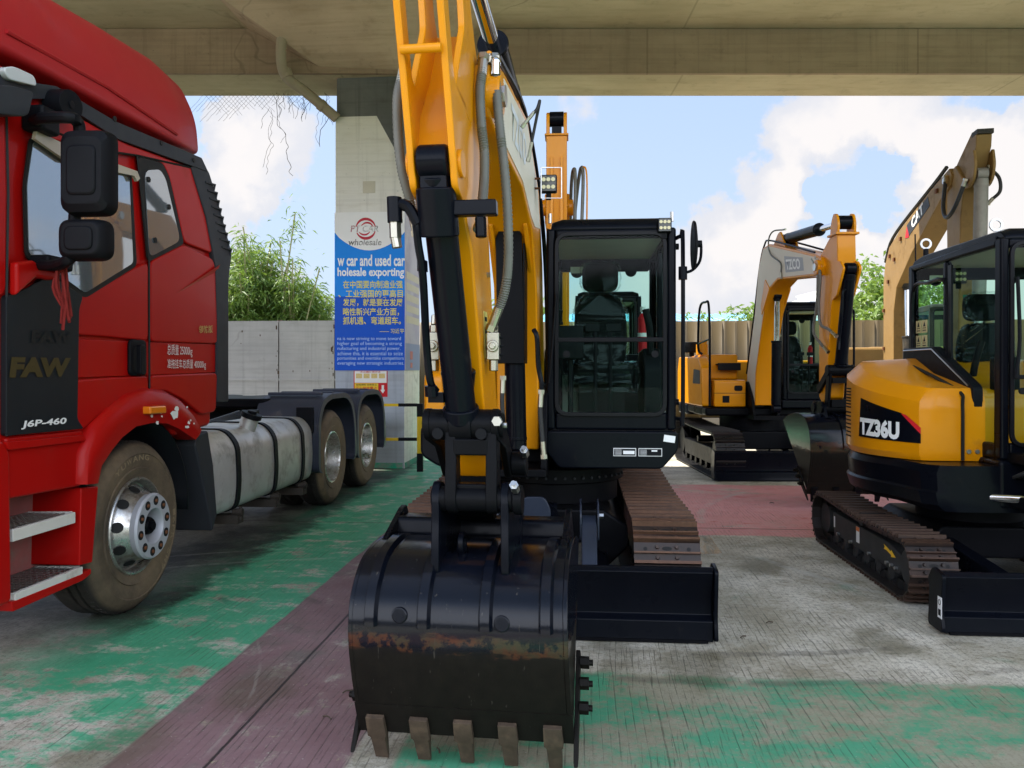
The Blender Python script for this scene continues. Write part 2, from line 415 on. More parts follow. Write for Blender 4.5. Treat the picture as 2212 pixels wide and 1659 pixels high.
    c = t.mix(t.math('MULTIPLY', t.math('MULTIPLY', mp, t.ramp(nA, .50, .62)), .55), c, (.13, .12, .095))
    c = t.mix(t.math('MULTIPLY', t.math('MULTIPLY', mp, t.ramp(t.noise(co, .9, 3, .5, w=8), .56, .66)), .45), c, (.10, .19, .13))
    # red rectangle in the middle of the yard
    mr = t.math('MULTIPLY', t.math('MULTIPLY', t.ramp(yw, 7.35, 7.42), t.ramp(yw, 10.7, 10.6)), t.math('MULTIPLY', t.ramp(xw, -.75, -.65), t.ramp(x, 4.6, 4.5)))
    wearR = t.math('MULTIPLY_ADD', nD, .5, t.math('MULTIPLY', strx, .5))
    c = paint(c, mr, (.62, .17, .18), (.74, .40, .39), .52, .66, wearR)
    c = t.mix(t.math('MULTIPLY', t.math('MULTIPLY', mr, t.ramp(strx, .42, .36)), .7), c, (.55, .06, .07))
    # oil and tyre dirt under the truck, its shade painted into the colour too
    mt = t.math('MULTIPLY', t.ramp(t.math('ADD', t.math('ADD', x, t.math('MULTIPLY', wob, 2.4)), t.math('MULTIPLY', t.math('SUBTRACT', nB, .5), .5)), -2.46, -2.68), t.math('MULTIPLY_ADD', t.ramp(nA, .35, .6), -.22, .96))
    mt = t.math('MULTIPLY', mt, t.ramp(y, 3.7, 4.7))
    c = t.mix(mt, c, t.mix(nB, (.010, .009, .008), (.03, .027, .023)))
    c = t.mix(t.math('MULTIPLY', t.ramp(nA, .60, .76), .25), c, (.11, .10, .08))
    # oily stains and turning marks left by tracks and tyres
    def spot(px, py, r_, w_): return t.math('MULTIPLY', t.ramp(t.math('ADD', t.vmath('DISTANCE', t.vmath('MULTIPLY', co, (1, .55, 1)), (px, py * .55, 0)), t.math('MULTIPLY', t.math('SUBTRACT', nA, .5), .55)), r_, r_ * .3), w_)
    for (px, py) in ((1650, 1225), (1500, 1450), (1320, 1400), (1900, 1380), (560, 1480), (250, 1620)):
        q = G.l(W(px, py, 2588 / (py - 800))); c = t.mix(spot(q.x, q.y, .24, .5), c, (.095, .088, .045))
    def ringm(cx_, cy_, r_, wd): return t.ramp(t.math('ABSOLUTE', t.math('SUBTRACT', t.math('ADD', t.vmath('DISTANCE', co, (cx_, cy_, 0)), t.math('MULTIPLY', e2, .03)), r_)), wd, wd * .3)
    sk_ = t.ramp(t.noise(co, 1.4, 6, .7, w=12), .46, .58)
    for (a, b_, r_, wd, cc, k) in ((-1.2, 2.2, 4.1, .04, (.50, .50, .43), .28), (-1.2, 2.2, 4.5, .03, (.50, .50, .43), .25), (4.6, 7.8, 3.4, .06, (.50, .50, .46), .45), (.6, 8.2, 3.9, .05, (.06, .055, .045), .45), (.6, 8.2, 4.3, .05, (.06, .055, .045), .4), (-4.2, 3.0, 2.75, .012, (.42, .40, .34), .3)):
        c = t.mix(t.math('MULTIPLY', t.math('MULTIPLY', ringm(a, b_, r_, wd), sk_), k), c, cc)
    # white scratches and specks
    c = t.mix(t.math('MULTIPLY', t.ramp(t.noise(co, 60, 4, .7), .645, .69), .7), c, (.55, .54, .48))
    c = t.mix(t.math('MULTIPLY', t.ramp(t.noise(co, 45, 4, .7, w=9), .635, .67), .85), c, (.05, .05, .04))
    # tining grooves along the lane, and the slab joints
    def tines(rot, pitch, wd):
        v = t.sep(t.mapping(co, (1, 1, 1), (0, 0, 0), (0, 0, rot)))[0]
        v = t.math('ADD', v, t.math('MULTIPLY_ADD', e1, .02, t.math('MULTIPLY', t.noise(t.mapping(co, (7, .08, 1)), 3, 3), .030)))
        return t.ramp(t.math('PINGPONG', v, pitch / 2), wd, wd * .25)
    br = t.math('MULTIPLY', t.ramp(t.noise(co, 1.3, 5, .65, w=5), .40, .58), t.ramp(t.noise(t.mapping(co, (9, 1.6, 1)), 3, 5, .7, w=2), .42, .60))
    br2 = t.math('MULTIPLY', t.ramp(t.noise(co, 1.0, 4, .6, w=7), .46, .60), t.ramp(t.noise(t.mapping(co, (10, 2, 1)), 3, 5, .7, w=4), .44, .60))
    groove = t.math('MAXIMUM', t.math('MULTIPLY', tines(0, .036, .0042), t.math('MULTIPLY_ADD', br, .9, .06)), t.math('MULTIPLY', tines(R(3.2), .029, .0036), br2))
    j1 = t.ramp(t.math('ABSOLUTE', t.math('ADD', t.math('ADD', x, 1.408), t.math('MULTIPLY', e2, .012))), .009, .004)
    j2 = t.ramp(t.math('ABSOLUTE', t.math('ADD', t.math('SUBTRACT', y, 7.72), t.math('MULTIPLY', e2, .02))), .012, .005)
    j3 = t.ramp(t.math('ABSOLUTE', t.math('SUBTRACT', t.math('PINGPONG', t.math('ADD', x, 100.4), 2.1), 2.1)), .010, .004)
    joint = t.math('MAXIMUM', t.math('MAXIMUM', j1, j2), t.math('MULTIPLY', j3, 0.0))
    c = t.mix(t.math('MULTIPLY', groove, .62), c, (.05, .045, .035))
    c = t.mix(t.math('MULTIPLY', joint, .9), c, (.018, .017, .016))
    t.set(b.inputs['Base Color'], c)
    r_ = t.math('MULTIPLY_ADD', nB, -.28, .70)
    t.set(b.inputs['Roughness'], r_); b.inputs['Specular IOR Level'].default_value = .25
    h = t.math('SUBTRACT', t.math('MULTIPLY', nC, .35), t.math('MAXIMUM', groove, joint))
    t.set(b.inputs['Normal'], t.add('ShaderNodeBump', {'Height': h, 'Strength': .45, 'Distance': .006}))
    return m
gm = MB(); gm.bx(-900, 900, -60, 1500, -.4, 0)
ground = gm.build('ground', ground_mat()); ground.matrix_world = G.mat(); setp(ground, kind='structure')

# ------------------------------------------------------------------ concrete
def concrete(name, a, b_, stain=(.2, .17, .09), rough=.85, form=True, vstreak=0.0, panel=None):
    m = bpy.data.materials.new(name); m.use_nodes = True
    t = NT(m.node_tree); b = t.n['Principled BSDF']; co = t.add('ShaderNodeTexCoord').outputs['Object']
    n1 = t.noise(co, .8, 7, .6); n2 = t.noise(co, 5, 8, .65); n3 = t.noise(t.mapping(co, (.5, 3, 3)), 3, 7, .6)
    c = t.mix(t.ramp(n1, .3, .7), a, b_)
    c = t.mix(t.math('MULTIPLY', t.ramp(n3, .48, .72), .4), c, stain)
    c = t.mix(t.math('MULTIPLY', t.ramp(n2, .58, .75), .35), c, tuple(x * .5 for x in a))
    if vstreak:
        s = t.noise(t.mapping(co, (7, 7, .25)), 1.3, 6, .6)
        c = t.mix(t.math('MULTIPLY', t.ramp(s, .5, .72), vstreak), c, tuple(x * .45 for x in a))
    if panel:
        xx = t.sep(co)[0]
        jn = t.ramp(t.math('ABSOLUTE', t.math('SUBTRACT', t.math('PINGPONG', xx, panel), panel * .5)), .02, .008)
        c = t.mix(t.math('MULTIPLY', jn, .35), c, tuple(x * .35 for x in a))
    bo = t.noise(t.mapping(co, (.12, 1, 9)), 2.2, 3, .5); c = t.mix(t.math('MULTIPLY', t.ramp(bo, .48, .62), .16), c, tuple(x * .6 for x in a))
    pit = t.ramp(t.noise(co, 22, 4, .65, w=4), .66, .70); c = t.mix(t.math('MULTIPLY', pit, .55), c, tuple(x * .35 for x in a))
    run = t.noise(t.mapping(co, (2.2, 2.2, .12)), 1.6, 6, .65, w=7); c = t.mix(t.math('MULTIPLY', t.ramp(run, .56, .72), .35), c, tuple(x * .45 for x in a))
    ck = t.add('ShaderNodeTexVoronoi', {'Vector': t.vmath('ADD', co, t.vmath('SCALE', t.add('ShaderNodeTexNoise', {'Vector': co, 'Scale': 1.4}).outputs[1], scale=1.1)), 'Scale': .35}, feature='DISTANCE_TO_EDGE').outputs[0]
    ckm = t.math('MULTIPLY', t.ramp(ck, .012, .002), t.ramp(t.noise(co, .35, 3, w=6), .52, .6))
    c = t.mix(t.math('MULTIPLY', ckm, .3), c, (.06, .05, .04))
    t.set(b.inputs['Base Color'], c); b.inputs['Roughness'].default_value = rough; b.inputs['Specular IOR Level'].default_value = .15
    t.set(b.inputs['Normal'], t.add('ShaderNodeBump', {'Height': n2, 'Strength': .25, 'Distance': .015}))
    return m
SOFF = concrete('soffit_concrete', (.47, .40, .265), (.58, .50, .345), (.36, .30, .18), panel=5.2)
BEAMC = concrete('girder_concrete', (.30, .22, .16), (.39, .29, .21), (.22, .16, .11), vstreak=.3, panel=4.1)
CAPC = concrete('pier_cap_concrete', (.44, .34, .24), (.56, .44, .32), (.34, .25, .15))
PILC = concrete('pier_concrete', (.13, .135, .14), (.19, .195, .195), (.09, .09, .085), vstreak=.5)
PILW = concrete('pier_whitewash', (.78, .76, .71), (.84, .82, .77), (.60, .56, .48), vstreak=.3)

# overpass: deck, edge girder
ov = thing('overpass', 'beige concrete road deck with a deep edge beam overhead spanning the whole yard', 'overpass', (0, 0, 0))
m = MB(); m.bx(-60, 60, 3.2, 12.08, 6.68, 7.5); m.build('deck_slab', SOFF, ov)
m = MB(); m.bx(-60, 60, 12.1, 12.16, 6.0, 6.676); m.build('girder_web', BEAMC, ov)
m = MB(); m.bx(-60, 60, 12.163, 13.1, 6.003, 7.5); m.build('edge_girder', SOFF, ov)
# pier with flared head
P = Frame(-2.715, 12.3, SL)
pier = thing('pier', 'square concrete bridge pier with flared head, whitewashed middle and blue banner wrapped round it', 'pier', P.o, P.rz)
PW, PD = 1.07, 1.15
sh = rrect(0, PW, 0, PD, .07)
m = MB(); m.prism(sh, 'z', 0, 6.3); m.build('shaft', PILC, pier)
e = .006
zt = 5.42; zc = 4.72
m = MB()      # whitewashed coat: cut corner at its top
m.prism([(0.0, 2.2), (PW - .0, 2.2), (PW, 4.62), (PW * .60, 5.40), (.05, 5.40), (0, 5.33)], 'y', -e, 0)
m.build('whitewash_coat', PILW, pier)
m = MB(); m.prism([(.0, 2.2), (PD, 2.2), (PD, 4.6), (0, 4.6)], 'x', PW, PW + e); m.build('whitewash_coat', PILW, pier)
m = MB(); m.prism([(0, .0), (PW, .0), (PW, 2.2), (0, 2.2)], 'y', -e * .8, 0); m.build('grey_blue_coat', concrete('pier_grey_blue_paint', (.33, .37, .43), (.44, .48, .54), (.30, .31, .32), rough=.4, vstreak=.3), pier)
m = MB(); m.prism([(.0, .0), (PD, .0), (PD, 2.2), (0, 2.2)], 'x', PW, PW + e * .7); m.build('whitewash_coat', PILW, pier)
m = MB(); m.prism(rrect(-.012, PW + .012, -.012, PD + .012, .07), 'z', 0, .085); m.build('green_base_band', mat('green_base_paint', (.03, .40, .24), .6, var=.3, vs=6, dirt=(.3, .3, .27), dirt_amt=.5, dscale=5), pier)
m = MB()
c0 = [(0, 0), (PW, 0), (PW, PD), (0, PD)]
def capring(dz): k = dz / .6; return [(-1.12 * k, -1.3 * k, 6 + dz), (PW + 1.12 * k, -1.3 * k, 6 + dz), (PW + 1.12 * k, PD + .3 * k, 6 + dz), (-1.12 * k, PD + .3 * k, 6 + dz)]
m.loft([capring(.0), capring(.05), capring(.75)]); m.build('flared_head', CAPC, pier)
m = MB(); m.bx(.43, .62, -.016, -.004, 4.22, 4.40); m.build('bare_patch', mat('bare_patch', (.62, .58, .48), .8), pier)

# drain pipe along the flare
PIPE = mat('pipe_beige', (.34, .29, .22), .6, var=.15)
dp = thing('drain_pipe', 'beige plastic drain pipe slanting along the pier head into the deck', 'pipe')
q = [W(612, 40, 11.6), W(607, 120, 11.75), W(618, 165, 11.9), W(662, 200, 12.1), W(728, 256, 12.22)]
q = [v for v in q]
m = MB(); m.tube(q, .078, 14, 4); m.build('pipe', PIPE, dp)
m = MB(); m.cyl(q[2] + Vector((-.02, 0, .09)), q[2] + Vector((.03, 0, -.03)), .092, n=16); m.build('pipe_collar', PIPE, dp); m = MB()
pm = (q[3] + q[4]) / 2; dd = (q[4] - q[3]).normalized(); m.cyl(pm - dd * .04, pm + dd * .04, .090, n=16); m.build('pipe_collar', PIPE, dp)

# banner
BN = -.016
BLUE = mat('banner_blue', (.003, .085, .56), .5, coat=.0, var=.1, vs=1.2)
BLUEL = mat('banner_light_blue', (.005, .25, .85), .5, coat=.0, var=.08, vs=1.2)
FADE = mat('faded_print', (.50, .49, .56), .5, var=.06, vs=2, dirt=(.40, .38, .5), dirt_amt=.4, dscale=1.5)
FADEB = mat('faded_blue_print', (.27, .33, .50), .5, var=.1, vs=2)
FADEY = mat('faded_yellow_print', (.58, .55, .42), .5, var=.06, vs=3)
ban = thing('banner', 'blue and white printed advertising banner with yellow characters wrapped on the concrete pier', 'banner', P.o, P.rz)
def B(px, py, o=0.0): v = P.Y(px, py, BN - o); return v
xl, xr = -.012, PW + .012
zt, zb, zc = B(800, 458).z, B(800, 800).z, B(800, 545).z
m = MB(); m.bx(xl, xr, BN, BN + .008, zb, B(800, 640).z); m.build('print_lower', BLUE, ban)
m = MB(); m.bx(xl, xr, BN, BN + .008, B(800, 640).z, zt - .55); m.build('print_upper', BLUEL, ban)
m = MB(); m.bx(xl, xr, BN, BN + .008, zt - .55, zt); m.build('print_top', BLUEL, ban)
arc = [(xl, zt), (xl, B(727, 502).z)] + [(xl + (xr - xl) * i / 14, B(800, 502).z - (B(800, 502).z - B(800, 541).z) * math.sin(math.pi * (i / 14)) ** .8) for i in range(1, 14)] + [(xr, B(800, 502).z), (xr, zt)]
m = MB(); m.prism(arc, 'y', BN - .003, BN - .0005); m.build('white_crown', mat('print_white', (.88, .88, .88), .6, var=.02), ban)
m = MB(); m.bx(PW + .012, PW + .018, BN, PD * .95, zb, zt); m.build('side_print', FADE, ban)
m = MB(); m.bx(PW + .0185, PW + .021, .02, PD * .95, zb, zb + .42); m.build('side_print_base', FADEB, ban)
for k in range(5):
    m = MB(); m.bx(PW + .0185, PW + .021, .08, PD * .9, zb + 1.42 - k * .17, zb + 1.53 - k * .17); m.build('side_text', FADEY, ban)
m = MB(); m.bx(PW + .0215, PW + .024, .35, .5, zb + .04, zb + .12); m.bx(PW + .0215, PW + .024, .33, .52, zb + .17, zb + .30); m.build('side_picture', mat('faded_red', (.55, .22, .2), .5), ban)
def line(s, x0, x1, y0, y1, mt, bold=.0, shear=0):
    a = B(x0, y1, .002); u = B(x1, y1, .002) - a; v = B(x0, y0, .002) - a
    text_quad(s, a, u, v, mt, ban, bold=bold, depth=.001, shear=shear)
YTX = mat('banner_yellow', (.80, .70, .12), .5)
WTX = mat('banner_white', (.88, .89, .9), .6)
LTX = mat('banner_pale_blue', (.50, .68, .92), .5)
line('w car and used car', 729, 875, 550, 575, WTX, .028)
line('holesale exporting', 729, 873, 578, 602, WTX, .028)
for s, x0, x1, y0 in (('在中国要向制造业强', 741, 870, 606), ('、工业强国的更高目', 731, 870, 626), ('发展，就是要在发展', 741, 870, 645), ('略性新兴产业方面，', 741, 862, 665), ('抓机遇、弯道超车。', 741, 866, 684)):
    line(s, x0, x1, y0, y0 + 17, YTX, .012)
line('—— 习近平', 820, 873, 710, 720, YTX, .006)
for k, (s, x1) in enumerate((('na is now striving to move toward', 866), ('higher goal of becoming a strong', 868), ('nufacturing and industrial power.', 865), ('achieve this, it is essential to seize', 870), ('portunities and overtake competitors', 872), ('everaging new strategic industries.', 873))):
    line(s, 729, x1, 727.5 + k * 10.6, 737 + k * 10.6, LTX, -.004)
LOGR = mat('logo_red', (.50, .02, .04), .4); LOGK = mat('logo_dark', (.03, .02, .02), .4)
def arcband(cx, cy, r0, r1, a0, a1, mt):
    m = MB(); n = 16
    for i in range(n):
        q = []
        for (a, rr) in ((i, r0), (i + 1, r0), (i + 1, r1), (i, r1)):
            th = R(a0 + (a1 - a0) * a / n); tp = math.sin(math.pi * min(max(a / n, .03), .97)); rm = (r0 + r1) / 2
            rr = rm + (rr - rm) * (.25 + .75 * tp)
            q.append(B(cx + rr * math.cos(th), cy - rr * 1.0 * math.sin(th), .004))
        m.poly(q)
    m.build('logo_arc', mt, ban)
arcband(790, 494, 18, 24, 12, 168, LOGR); arcband(793, 495, 12, 16, 20, 150, LOGR)
arcband(790, 494, 18, 24, 205, 345, LOGR); arcband(787, 493, 12, 16, 215, 330, LOGR)
line('PT', 757, 779, 487, 501, LOGR, .02, .15); line('CAR', 783, 818, 487, 501, LOGK, .02, .15); line('wholesale', 753, 824, 516, 530, LOGK, .012, .15)

# fire extinguisher notice
fs = thing('safety_notice', 'small white, yellow and red fire extinguisher notice on the pier under the banner', 'sign', P.o, P.rz)
def Q(px, py, o=0.0): return P.Y(px, py, -.010 - o)
def quad(mb, x0, x1, y0, y1, o, t=.003):
    a, b_ = Q(x0, y1, o), Q(x1, y0, o); mb.bx(a.x, b_.x, a.y, a.y + t, a.z, b_.z)
m = MB(); quad(m, 764, 837, 801, 857, 0); m.build('red_border', REDB, fs)
m = MB(); quad(m, 766, 835, 801.5, 827, .002); m.build('white_half', WHT, fs)
m = MB(); quad(m, 766, 817, 828, 855, .002); m.build('yellow_half', mat('notice_yellow', (.80, .55, .04), .5), fs)
PICT = mat('notice_picture', (.65, .5, .2), .5, var=.5, vs=60)
for k in range(4):
    m = MB(); quad(m, 769 + k * 16.5, 782 + k * 16.5, 807, 817, .004); m.build('pictogram', PICT, fs)
m = MB(); c_ = [Q(824.5, 832, .004), Q(829.5, 832, .004), Q(829.5, 842, .004), Q(832, 842, .004), Q(827, 850, .004), Q(821.5, 842, .004), Q(824.5, 842, .004)]
m.rpanel(c_, (0, -1, 0), .002, 0); m.build('arrow', WHT, fs)
def nline(s, x0, x1, y0, y1, mt):
    a = Q(x0, y1, .005); text_quad(s, a, Q(x1, y1, .005) - a, Q(x0, y0, .005) - a, mt, fs, bold=.008, depth=.001)
nline('灭火器使用方法', 778, 822, 801.5, 805.5, REDB); nline('全民消防 生命至上', 769, 814, 829, 833, LOGK); nline('灭火器放置点', 768, 814, 835, 845, REDB)
nline('火灾时严禁使用 爱护设施', 769, 814, 849, 852, LOGK)

# yellow and black barrier in front of the pier
BYEL = mat('barrier_yellow', (.70, .46, .02), .5, var=.15, vs=9, dirt=(.15, .12, .05), dirt_amt=.15)
bar = thing('barrier', 'yellow and black striped tube guard rail beside the pier foot', 'barrier')
dB = 11.55
def seg(mb, x0, x1, y0, y1, d=dB): a, b_ = W(x0, y1, d), W(x1, y0, d); mb.bx(a.x, b_.x, d - .04, d + .04, a.z, b_.z)
mk = MB(); seg(mk, 901, 914, 872, 900); seg(mk, 901, 914, 979, 1018.5); mk.build('post_black_band', BLKP, bar)
mk = MB(); seg(mk, 901.5, 913.5, 900, 979); mk.build('post_yellow_band', BYEL, bar)
for yy in (875, 949):
    mk = MB(); seg(mk, 861, 901, yy - 3.5, yy + 3, dB + .004); mk.build('rail_black_band', BLKP, bar)
    mk = MB(); seg(mk, 818, 861, yy - 3, yy + 2.6, dB + .004); mk.build('rail_yellow_band', BYEL, bar)
    mk = MB(); seg(mk, 775, 818, yy - 3.5, yy + 3, dB + .004); mk.build('rail_black_band', BLKP, bar)
mk = MB(); seg(mk, 763, 775, 872, 1018.5); mk.build('post_black_band', BLKP, bar)

# grey panel hoarding behind the truck
HOAR = concrete('grey_hoarding_sheet', (.40, .40, .40), (.50, .50, .49), (.33, .32, .30), rough=.6, vstreak=.25)
HRUST = mat('hoarding_rust', (.10, .07, .05), .8, var=.4, vs=30)
H = Frame(-8, 16.6, SL)
ho = thing('hoarding', 'pale grey sheet metal hoarding with rusty seams behind the truck', 'hoarding', H.o, H.rz)
hz = H.Y(600, 693, 0).z
def hx(px): return H.Y(px, 700, 0).x
edges = [-22, hx(300), hx(450), hx(602), hx(723), hx(860)]
for a, b_ in zip(edges, edges[1:]):
    m = MB(); m.bx(a + .012, b_ - .012, 0, .04, .08, hz - (.0 if b_ < edges[4] + .1 else .02)); m.build('sheet', HOAR, ho)
for a in edges[1:]:
    m = MB(); m.bx(a - .05, a + .05, .041, .12, 0, hz + .02); m.build('upright', HRUST, ho)
m = MB(); m.bx(-22, edges[-1], -.022, -.002, H.Y(600, 820, 0).z - .02, H.Y(600, 820, 0).z + .02); m.build('rail', HOAR, ho)
m = MB()
for i in range(26):
    px = random.choice([random.uniform(510, 720), 598 + random.uniform(-3, 3), 719 + random.uniform(-3, 3)]); py = random.uniform(700, 845); s = random.uniform(.008, .03)
    v = H.Y(px, py, -.003); m.bx(v.x - s * .6, v.x + s * .6, -.004, -.001, v.z - s * random.uniform(.6, 3), v.z + s)
m.build('rust_spot', HRUST, ho)

# tan corrugated fence on the right
def tan_mat():
    m = bpy.data.materials.new('tan_corrugated_sheet'); m.use_nodes = True
    t = NT(m.node_tree); b = t.n['Principled BSDF']; co = t.add('ShaderNodeTexCoord').outputs['Object']
    s = t.noise(t.mapping(co, (4, 4, .3)), 1.5, 6, .6)
    c = t.mix(t.noise(co, .7, 5), (.072, .049, .018), (.09, .062, .024)); c = t.mix(t.math('MULTIPLY', t.ramp(s, .5, .75), .35), c, (.05, .035, .016))
    t.set(b.inputs['Base Color'], c); b.inputs['Roughness'].default_value = .5; return m
TAN = tan_mat()
FN = Frame(0, 20.6, SL)
fe = thing('corrugated_fence', 'long tan corrugated metal fence across the back of the yard', 'fence', FN.o, FN.rz)
fz = FN.Y(1600, 693, 0).z
m = MB(); pts = []; xx = FN.Y(880, 700).x
while xx < 24:
    for dx, yy in ((0, 0), (.04, -.035), (.09, -.035), (.13, 0), (.33, 0), (.345, -.01), (.37, -.01), (.385, 0)): pts.append((xx + dx, yy))
    xx += .62
m.loft([[(a, b_, .05) for a, b_ in pts], [(a, b_, fz) for a, b_ in pts]], closed=False)
fo = m.build('sheet', TAN, fe, smooth=20); sm = fo.modifiers.new('thickness', 'SOLIDIFY'); sm.thickness = .004
m = MB(); m.bx(FN.Y(880, 700).x, 24, .01, .06, fz - .12, fz - .05); m.bx(FN.Y(880, 700).x, 24, .01, .06, .6, .67); m.build('rail', GREYP, fe)
m = MB(); m.bx(FN.Y(880, 700).x, 24, -.07, .1, 0, .30); m.build('plinth', concrete('plinth_concrete', (.24, .21, .17), (.32, .29, .24)), fe)

# distant buildings beyond the fences
bb = thing('blue_roof_warehouse', 'long low warehouse with pale blue metal roof beyond the tan fence', 'warehouse')
m = MB(); a, b_ = W(1300, 800, 90), W(1700, 683, 90); m.bx(a.x - 12, b_.x + 4, 90, 120, 0, b_.z - 1.0); m.build('wall', WHT, bb)
m = MB(); zz = W(1500, 682, 90).z
RB = mat('blue_sheet_roof', (.16, .38, .58), .45)
rp = []
xx = a.x - 13
while xx < b_.x + 5: rp += [(xx, 0), (xx + .5, 0), (xx + .6, .12), (xx + .75, .12)]; xx += .85
m.loft([[(u, 89, zz - 1.1 + v) for u, v in rp], [(u, 105, zz + 1.2 + v) for u, v in rp], [(u, 121, zz - 1.1 + v) for u, v in rp]], closed=False)
rf = m.build('roof', RB, bb); s_ = rf.modifiers.new('thickness', 'SOLIDIFY'); s_.thickness = .05
m = MB(); m.bx(a.x - 13, b_.x + 5, 88.9, 89.0, zz - 1.5, zz - 1.02); m.build('fascia', mat('fascia_blue', (.20, .42, .60), .5), bb)
wb = thing('white_block', 'distant white flat roofed building with rows of windows', 'building')
q0, q1 = W(1738, 660, 160), W(1790, 628, 160)
m = MB(); m.bx(q0.x, q1.x + 10, 160, 176, 0, W(0, 645, 160).z); m.bx(q0.x + 4, q1.x + 6, 160.5, 175, W(0, 645, 160).z, q1.z); m.bx(q0.x + 3.7, q1.x + 6.3, 160.2, 175.2, q1.z, q1.z + .3); m.build('wall', WHT, wb)
for i in range(6):
    for k in range(2):
        m = MB(); x0 = q0.x + 1 + i * 2.1; z0 = W(0, 645, 160).z - 1.9 - k * 3; m.bx(x0, x0 + 1.2, 159.9, 159.97, z0, z0 + 1.3); m.build('window', GREYP, wb)

# ------------------------------------------------------------------ trees
def leaf_mat(name, a, b_, trans=.35):
    m = bpy.data.materials.new(name); m.use_nodes = True
    t = NT(m.node_tree); t.n.clear(); o = t.add('ShaderNodeOutputMaterial')
    co = t.add('ShaderNodeTexCoord').outputs['Object']
    c = t.mix(t.ramp(t.noise(co, 3.5, 3), .3, .7), a, b_)
    p = t.add('ShaderNodeBsdfPrincipled', {'Base Color': c, 'Roughness': .5})
    tl = t.add('ShaderNodeBsdfTranslucent', {'Color': t.mix(.6, c, (.25, .36, .04))})
    mx = t.add('ShaderNodeMixShader', {0: trans, 1: p.outputs[0], 2: tl.outputs[0]}); t.l.new(mx.outputs[0], o.inputs[0]); return m
BAM = leaf_mat('bamboo_leaf', (.07, .15, .02), (.20, .30, .06))
LEAF = leaf_mat('broad_leaf', (.08, .16, .02), (.20, .30, .06))
STEM = mat('bamboo_stem', (.30, .29, .14), .5, var=.25)
BARK = mat('bark', (.09, .07, .05), .9, var=.3, bump=.4, bscale=40)
def leafq(mb, p, d, L, wd, rnd):
    s = d.cross(Vector((rnd.uniform(-1, 1), rnd.uniform(-1, 1), rnd.uniform(.2, 1)))).normalized() * wd
    mid = p + d * L * .45
    mb.poly([p, mid + s, p + d * L - Vector((0, 0, L * .25)), mid - s])
def bamboo(name, label, x, y, h, nl, spread, seed, bare=0, group='bamboo behind the hoarding', lean=.6, lsize=.2):
    rnd = random.Random(seed)
    t = thing(name, label, 'bamboo', (x, y, 0), 0, group)
    ms = MB(); ml = MB()
    for s in range(nl):
        a = rnd.uniform(0, 6.28); r0 = rnd.uniform(0, .35) * spread; hh = h * rnd.uniform(.6, 1.0)
        base = Vector((r0 * math.cos(a), r0 * math.sin(a), 0)); tip = base + Vector((math.cos(a), math.sin(a), 0)) * rnd.uniform(.15, lean) * spread + Vector((0, 0, hh))
        midp = base.lerp(tip, .5) + Vector((0, 0, hh * .08)) - Vector((math.cos(a), math.sin(a), 0)) * .12 * spread
        pts = catmull([base, midp, tip], 7)
        ms.tube(pts, .022, 5)
        dense = rnd.random() > bare
        for i, p in enumerate(pts):
            f = i / (len(pts) - 1)
            if f < .12: continue
            for b_ in range(rnd.randint(3, 5) if dense else (rnd.randint(0, 1) if f < .85 else 2)):
                aa = rnd.uniform(0, 6.28); bl = rnd.uniform(.3, .85) * (1.15 - .6 * f) * min(1, spread)
                bd = Vector((math.cos(aa), math.sin(aa), rnd.uniform(-.1, .5))).normalized()
                for k in range(int(9 * bl / .5) + 3):
                    q = p + bd * bl * rnd.uniform(.25, 1) + Vector((rnd.gauss(0, .08), rnd.gauss(0, .08), rnd.gauss(0, .08)))
                    leafq(ml, q, (bd * .5 + Vector((rnd.uniform(-1, 1), rnd.uniform(-1, 1), rnd.uniform(-.9, .15)))).normalized(), lsize * rnd.uniform(.7, 1.3), lsize * .085, rnd)
    ms.build('stem', STEM, t); ml.build('foliage', BAM, t)
def at(px, py, d): return W(px, py, d)
p = at(545, 693, 21); bamboo('bamboo_clump', 'dense green bamboo clump behind the hoarding, nearest the truck cab', p.x - .1, 21, 4.9, 46, 1.0, 3, .08, lean=.75, lsize=.24)
p = at(625, 693, 21); bamboo('bamboo_clump', 'lower bamboo clump with bare canes rising from it, beside the pier', p.x, 21.4, 4.1, 44, .95, 5, .06, lean=.8, lsize=.24)
p = at(672, 693, 21.8); bamboo('bamboo_clump', 'low spreading bamboo clump closest to the pier', p.x, 21.8, 3.5, 26, .75, 9, .1, lsize=.22)
def cane(px, py, seed, lean, label, tuft=.5):
    rnd = random.Random(seed); q = at(px, py, 20.7)
    t = thing('bamboo_cane', label, 'bamboo', (q.x - lean, 20.7, 0), 0, 'bare bamboo canes')
    ms = MB(); pts = catmull([Vector((0, 0, 0)), Vector((lean * .15, 0, q.z * .55)), Vector((lean, 0, q.z))], 8); ms.tube(pts, .02, 5)
    ml = MB()
    for p in pts[8:]:
        for k in range(rnd.randint(0, 3)):
            leafq(ml, p + Vector((rnd.gauss(0, .05), rnd.gauss(0, .05), 0)), Vector((rnd.uniform(-1, 1), rnd.uniform(-1, 1), rnd.uniform(-.5, .6))).normalized(), .16, .016, rnd)
    for k in range(int(90 * tuft)):
        leafq(ml, pts[-1] + Vector((rnd.gauss(0, .14), rnd.gauss(0, .14), rnd.gauss(-.25, .28))), Vector((rnd.uniform(-1, 1), rnd.uniform(-1, 1), rnd.uniform(-.8, .4))).normalized(), .19, .018, rnd)
    ms.build('stem', STEM, t); ml.build('foliage', BAM, t)
cane(637, 462, 1, .35, 'tallest bare bamboo cane, with a leafy tuft at its tip', .8)
cane(605, 520, 2, -.15, 'bare bamboo cane with drooping tip left of the tallest one', .15)
cane(525, 490, 3, -.5, 'thin bare cane arching left above the dense bamboo', .03)
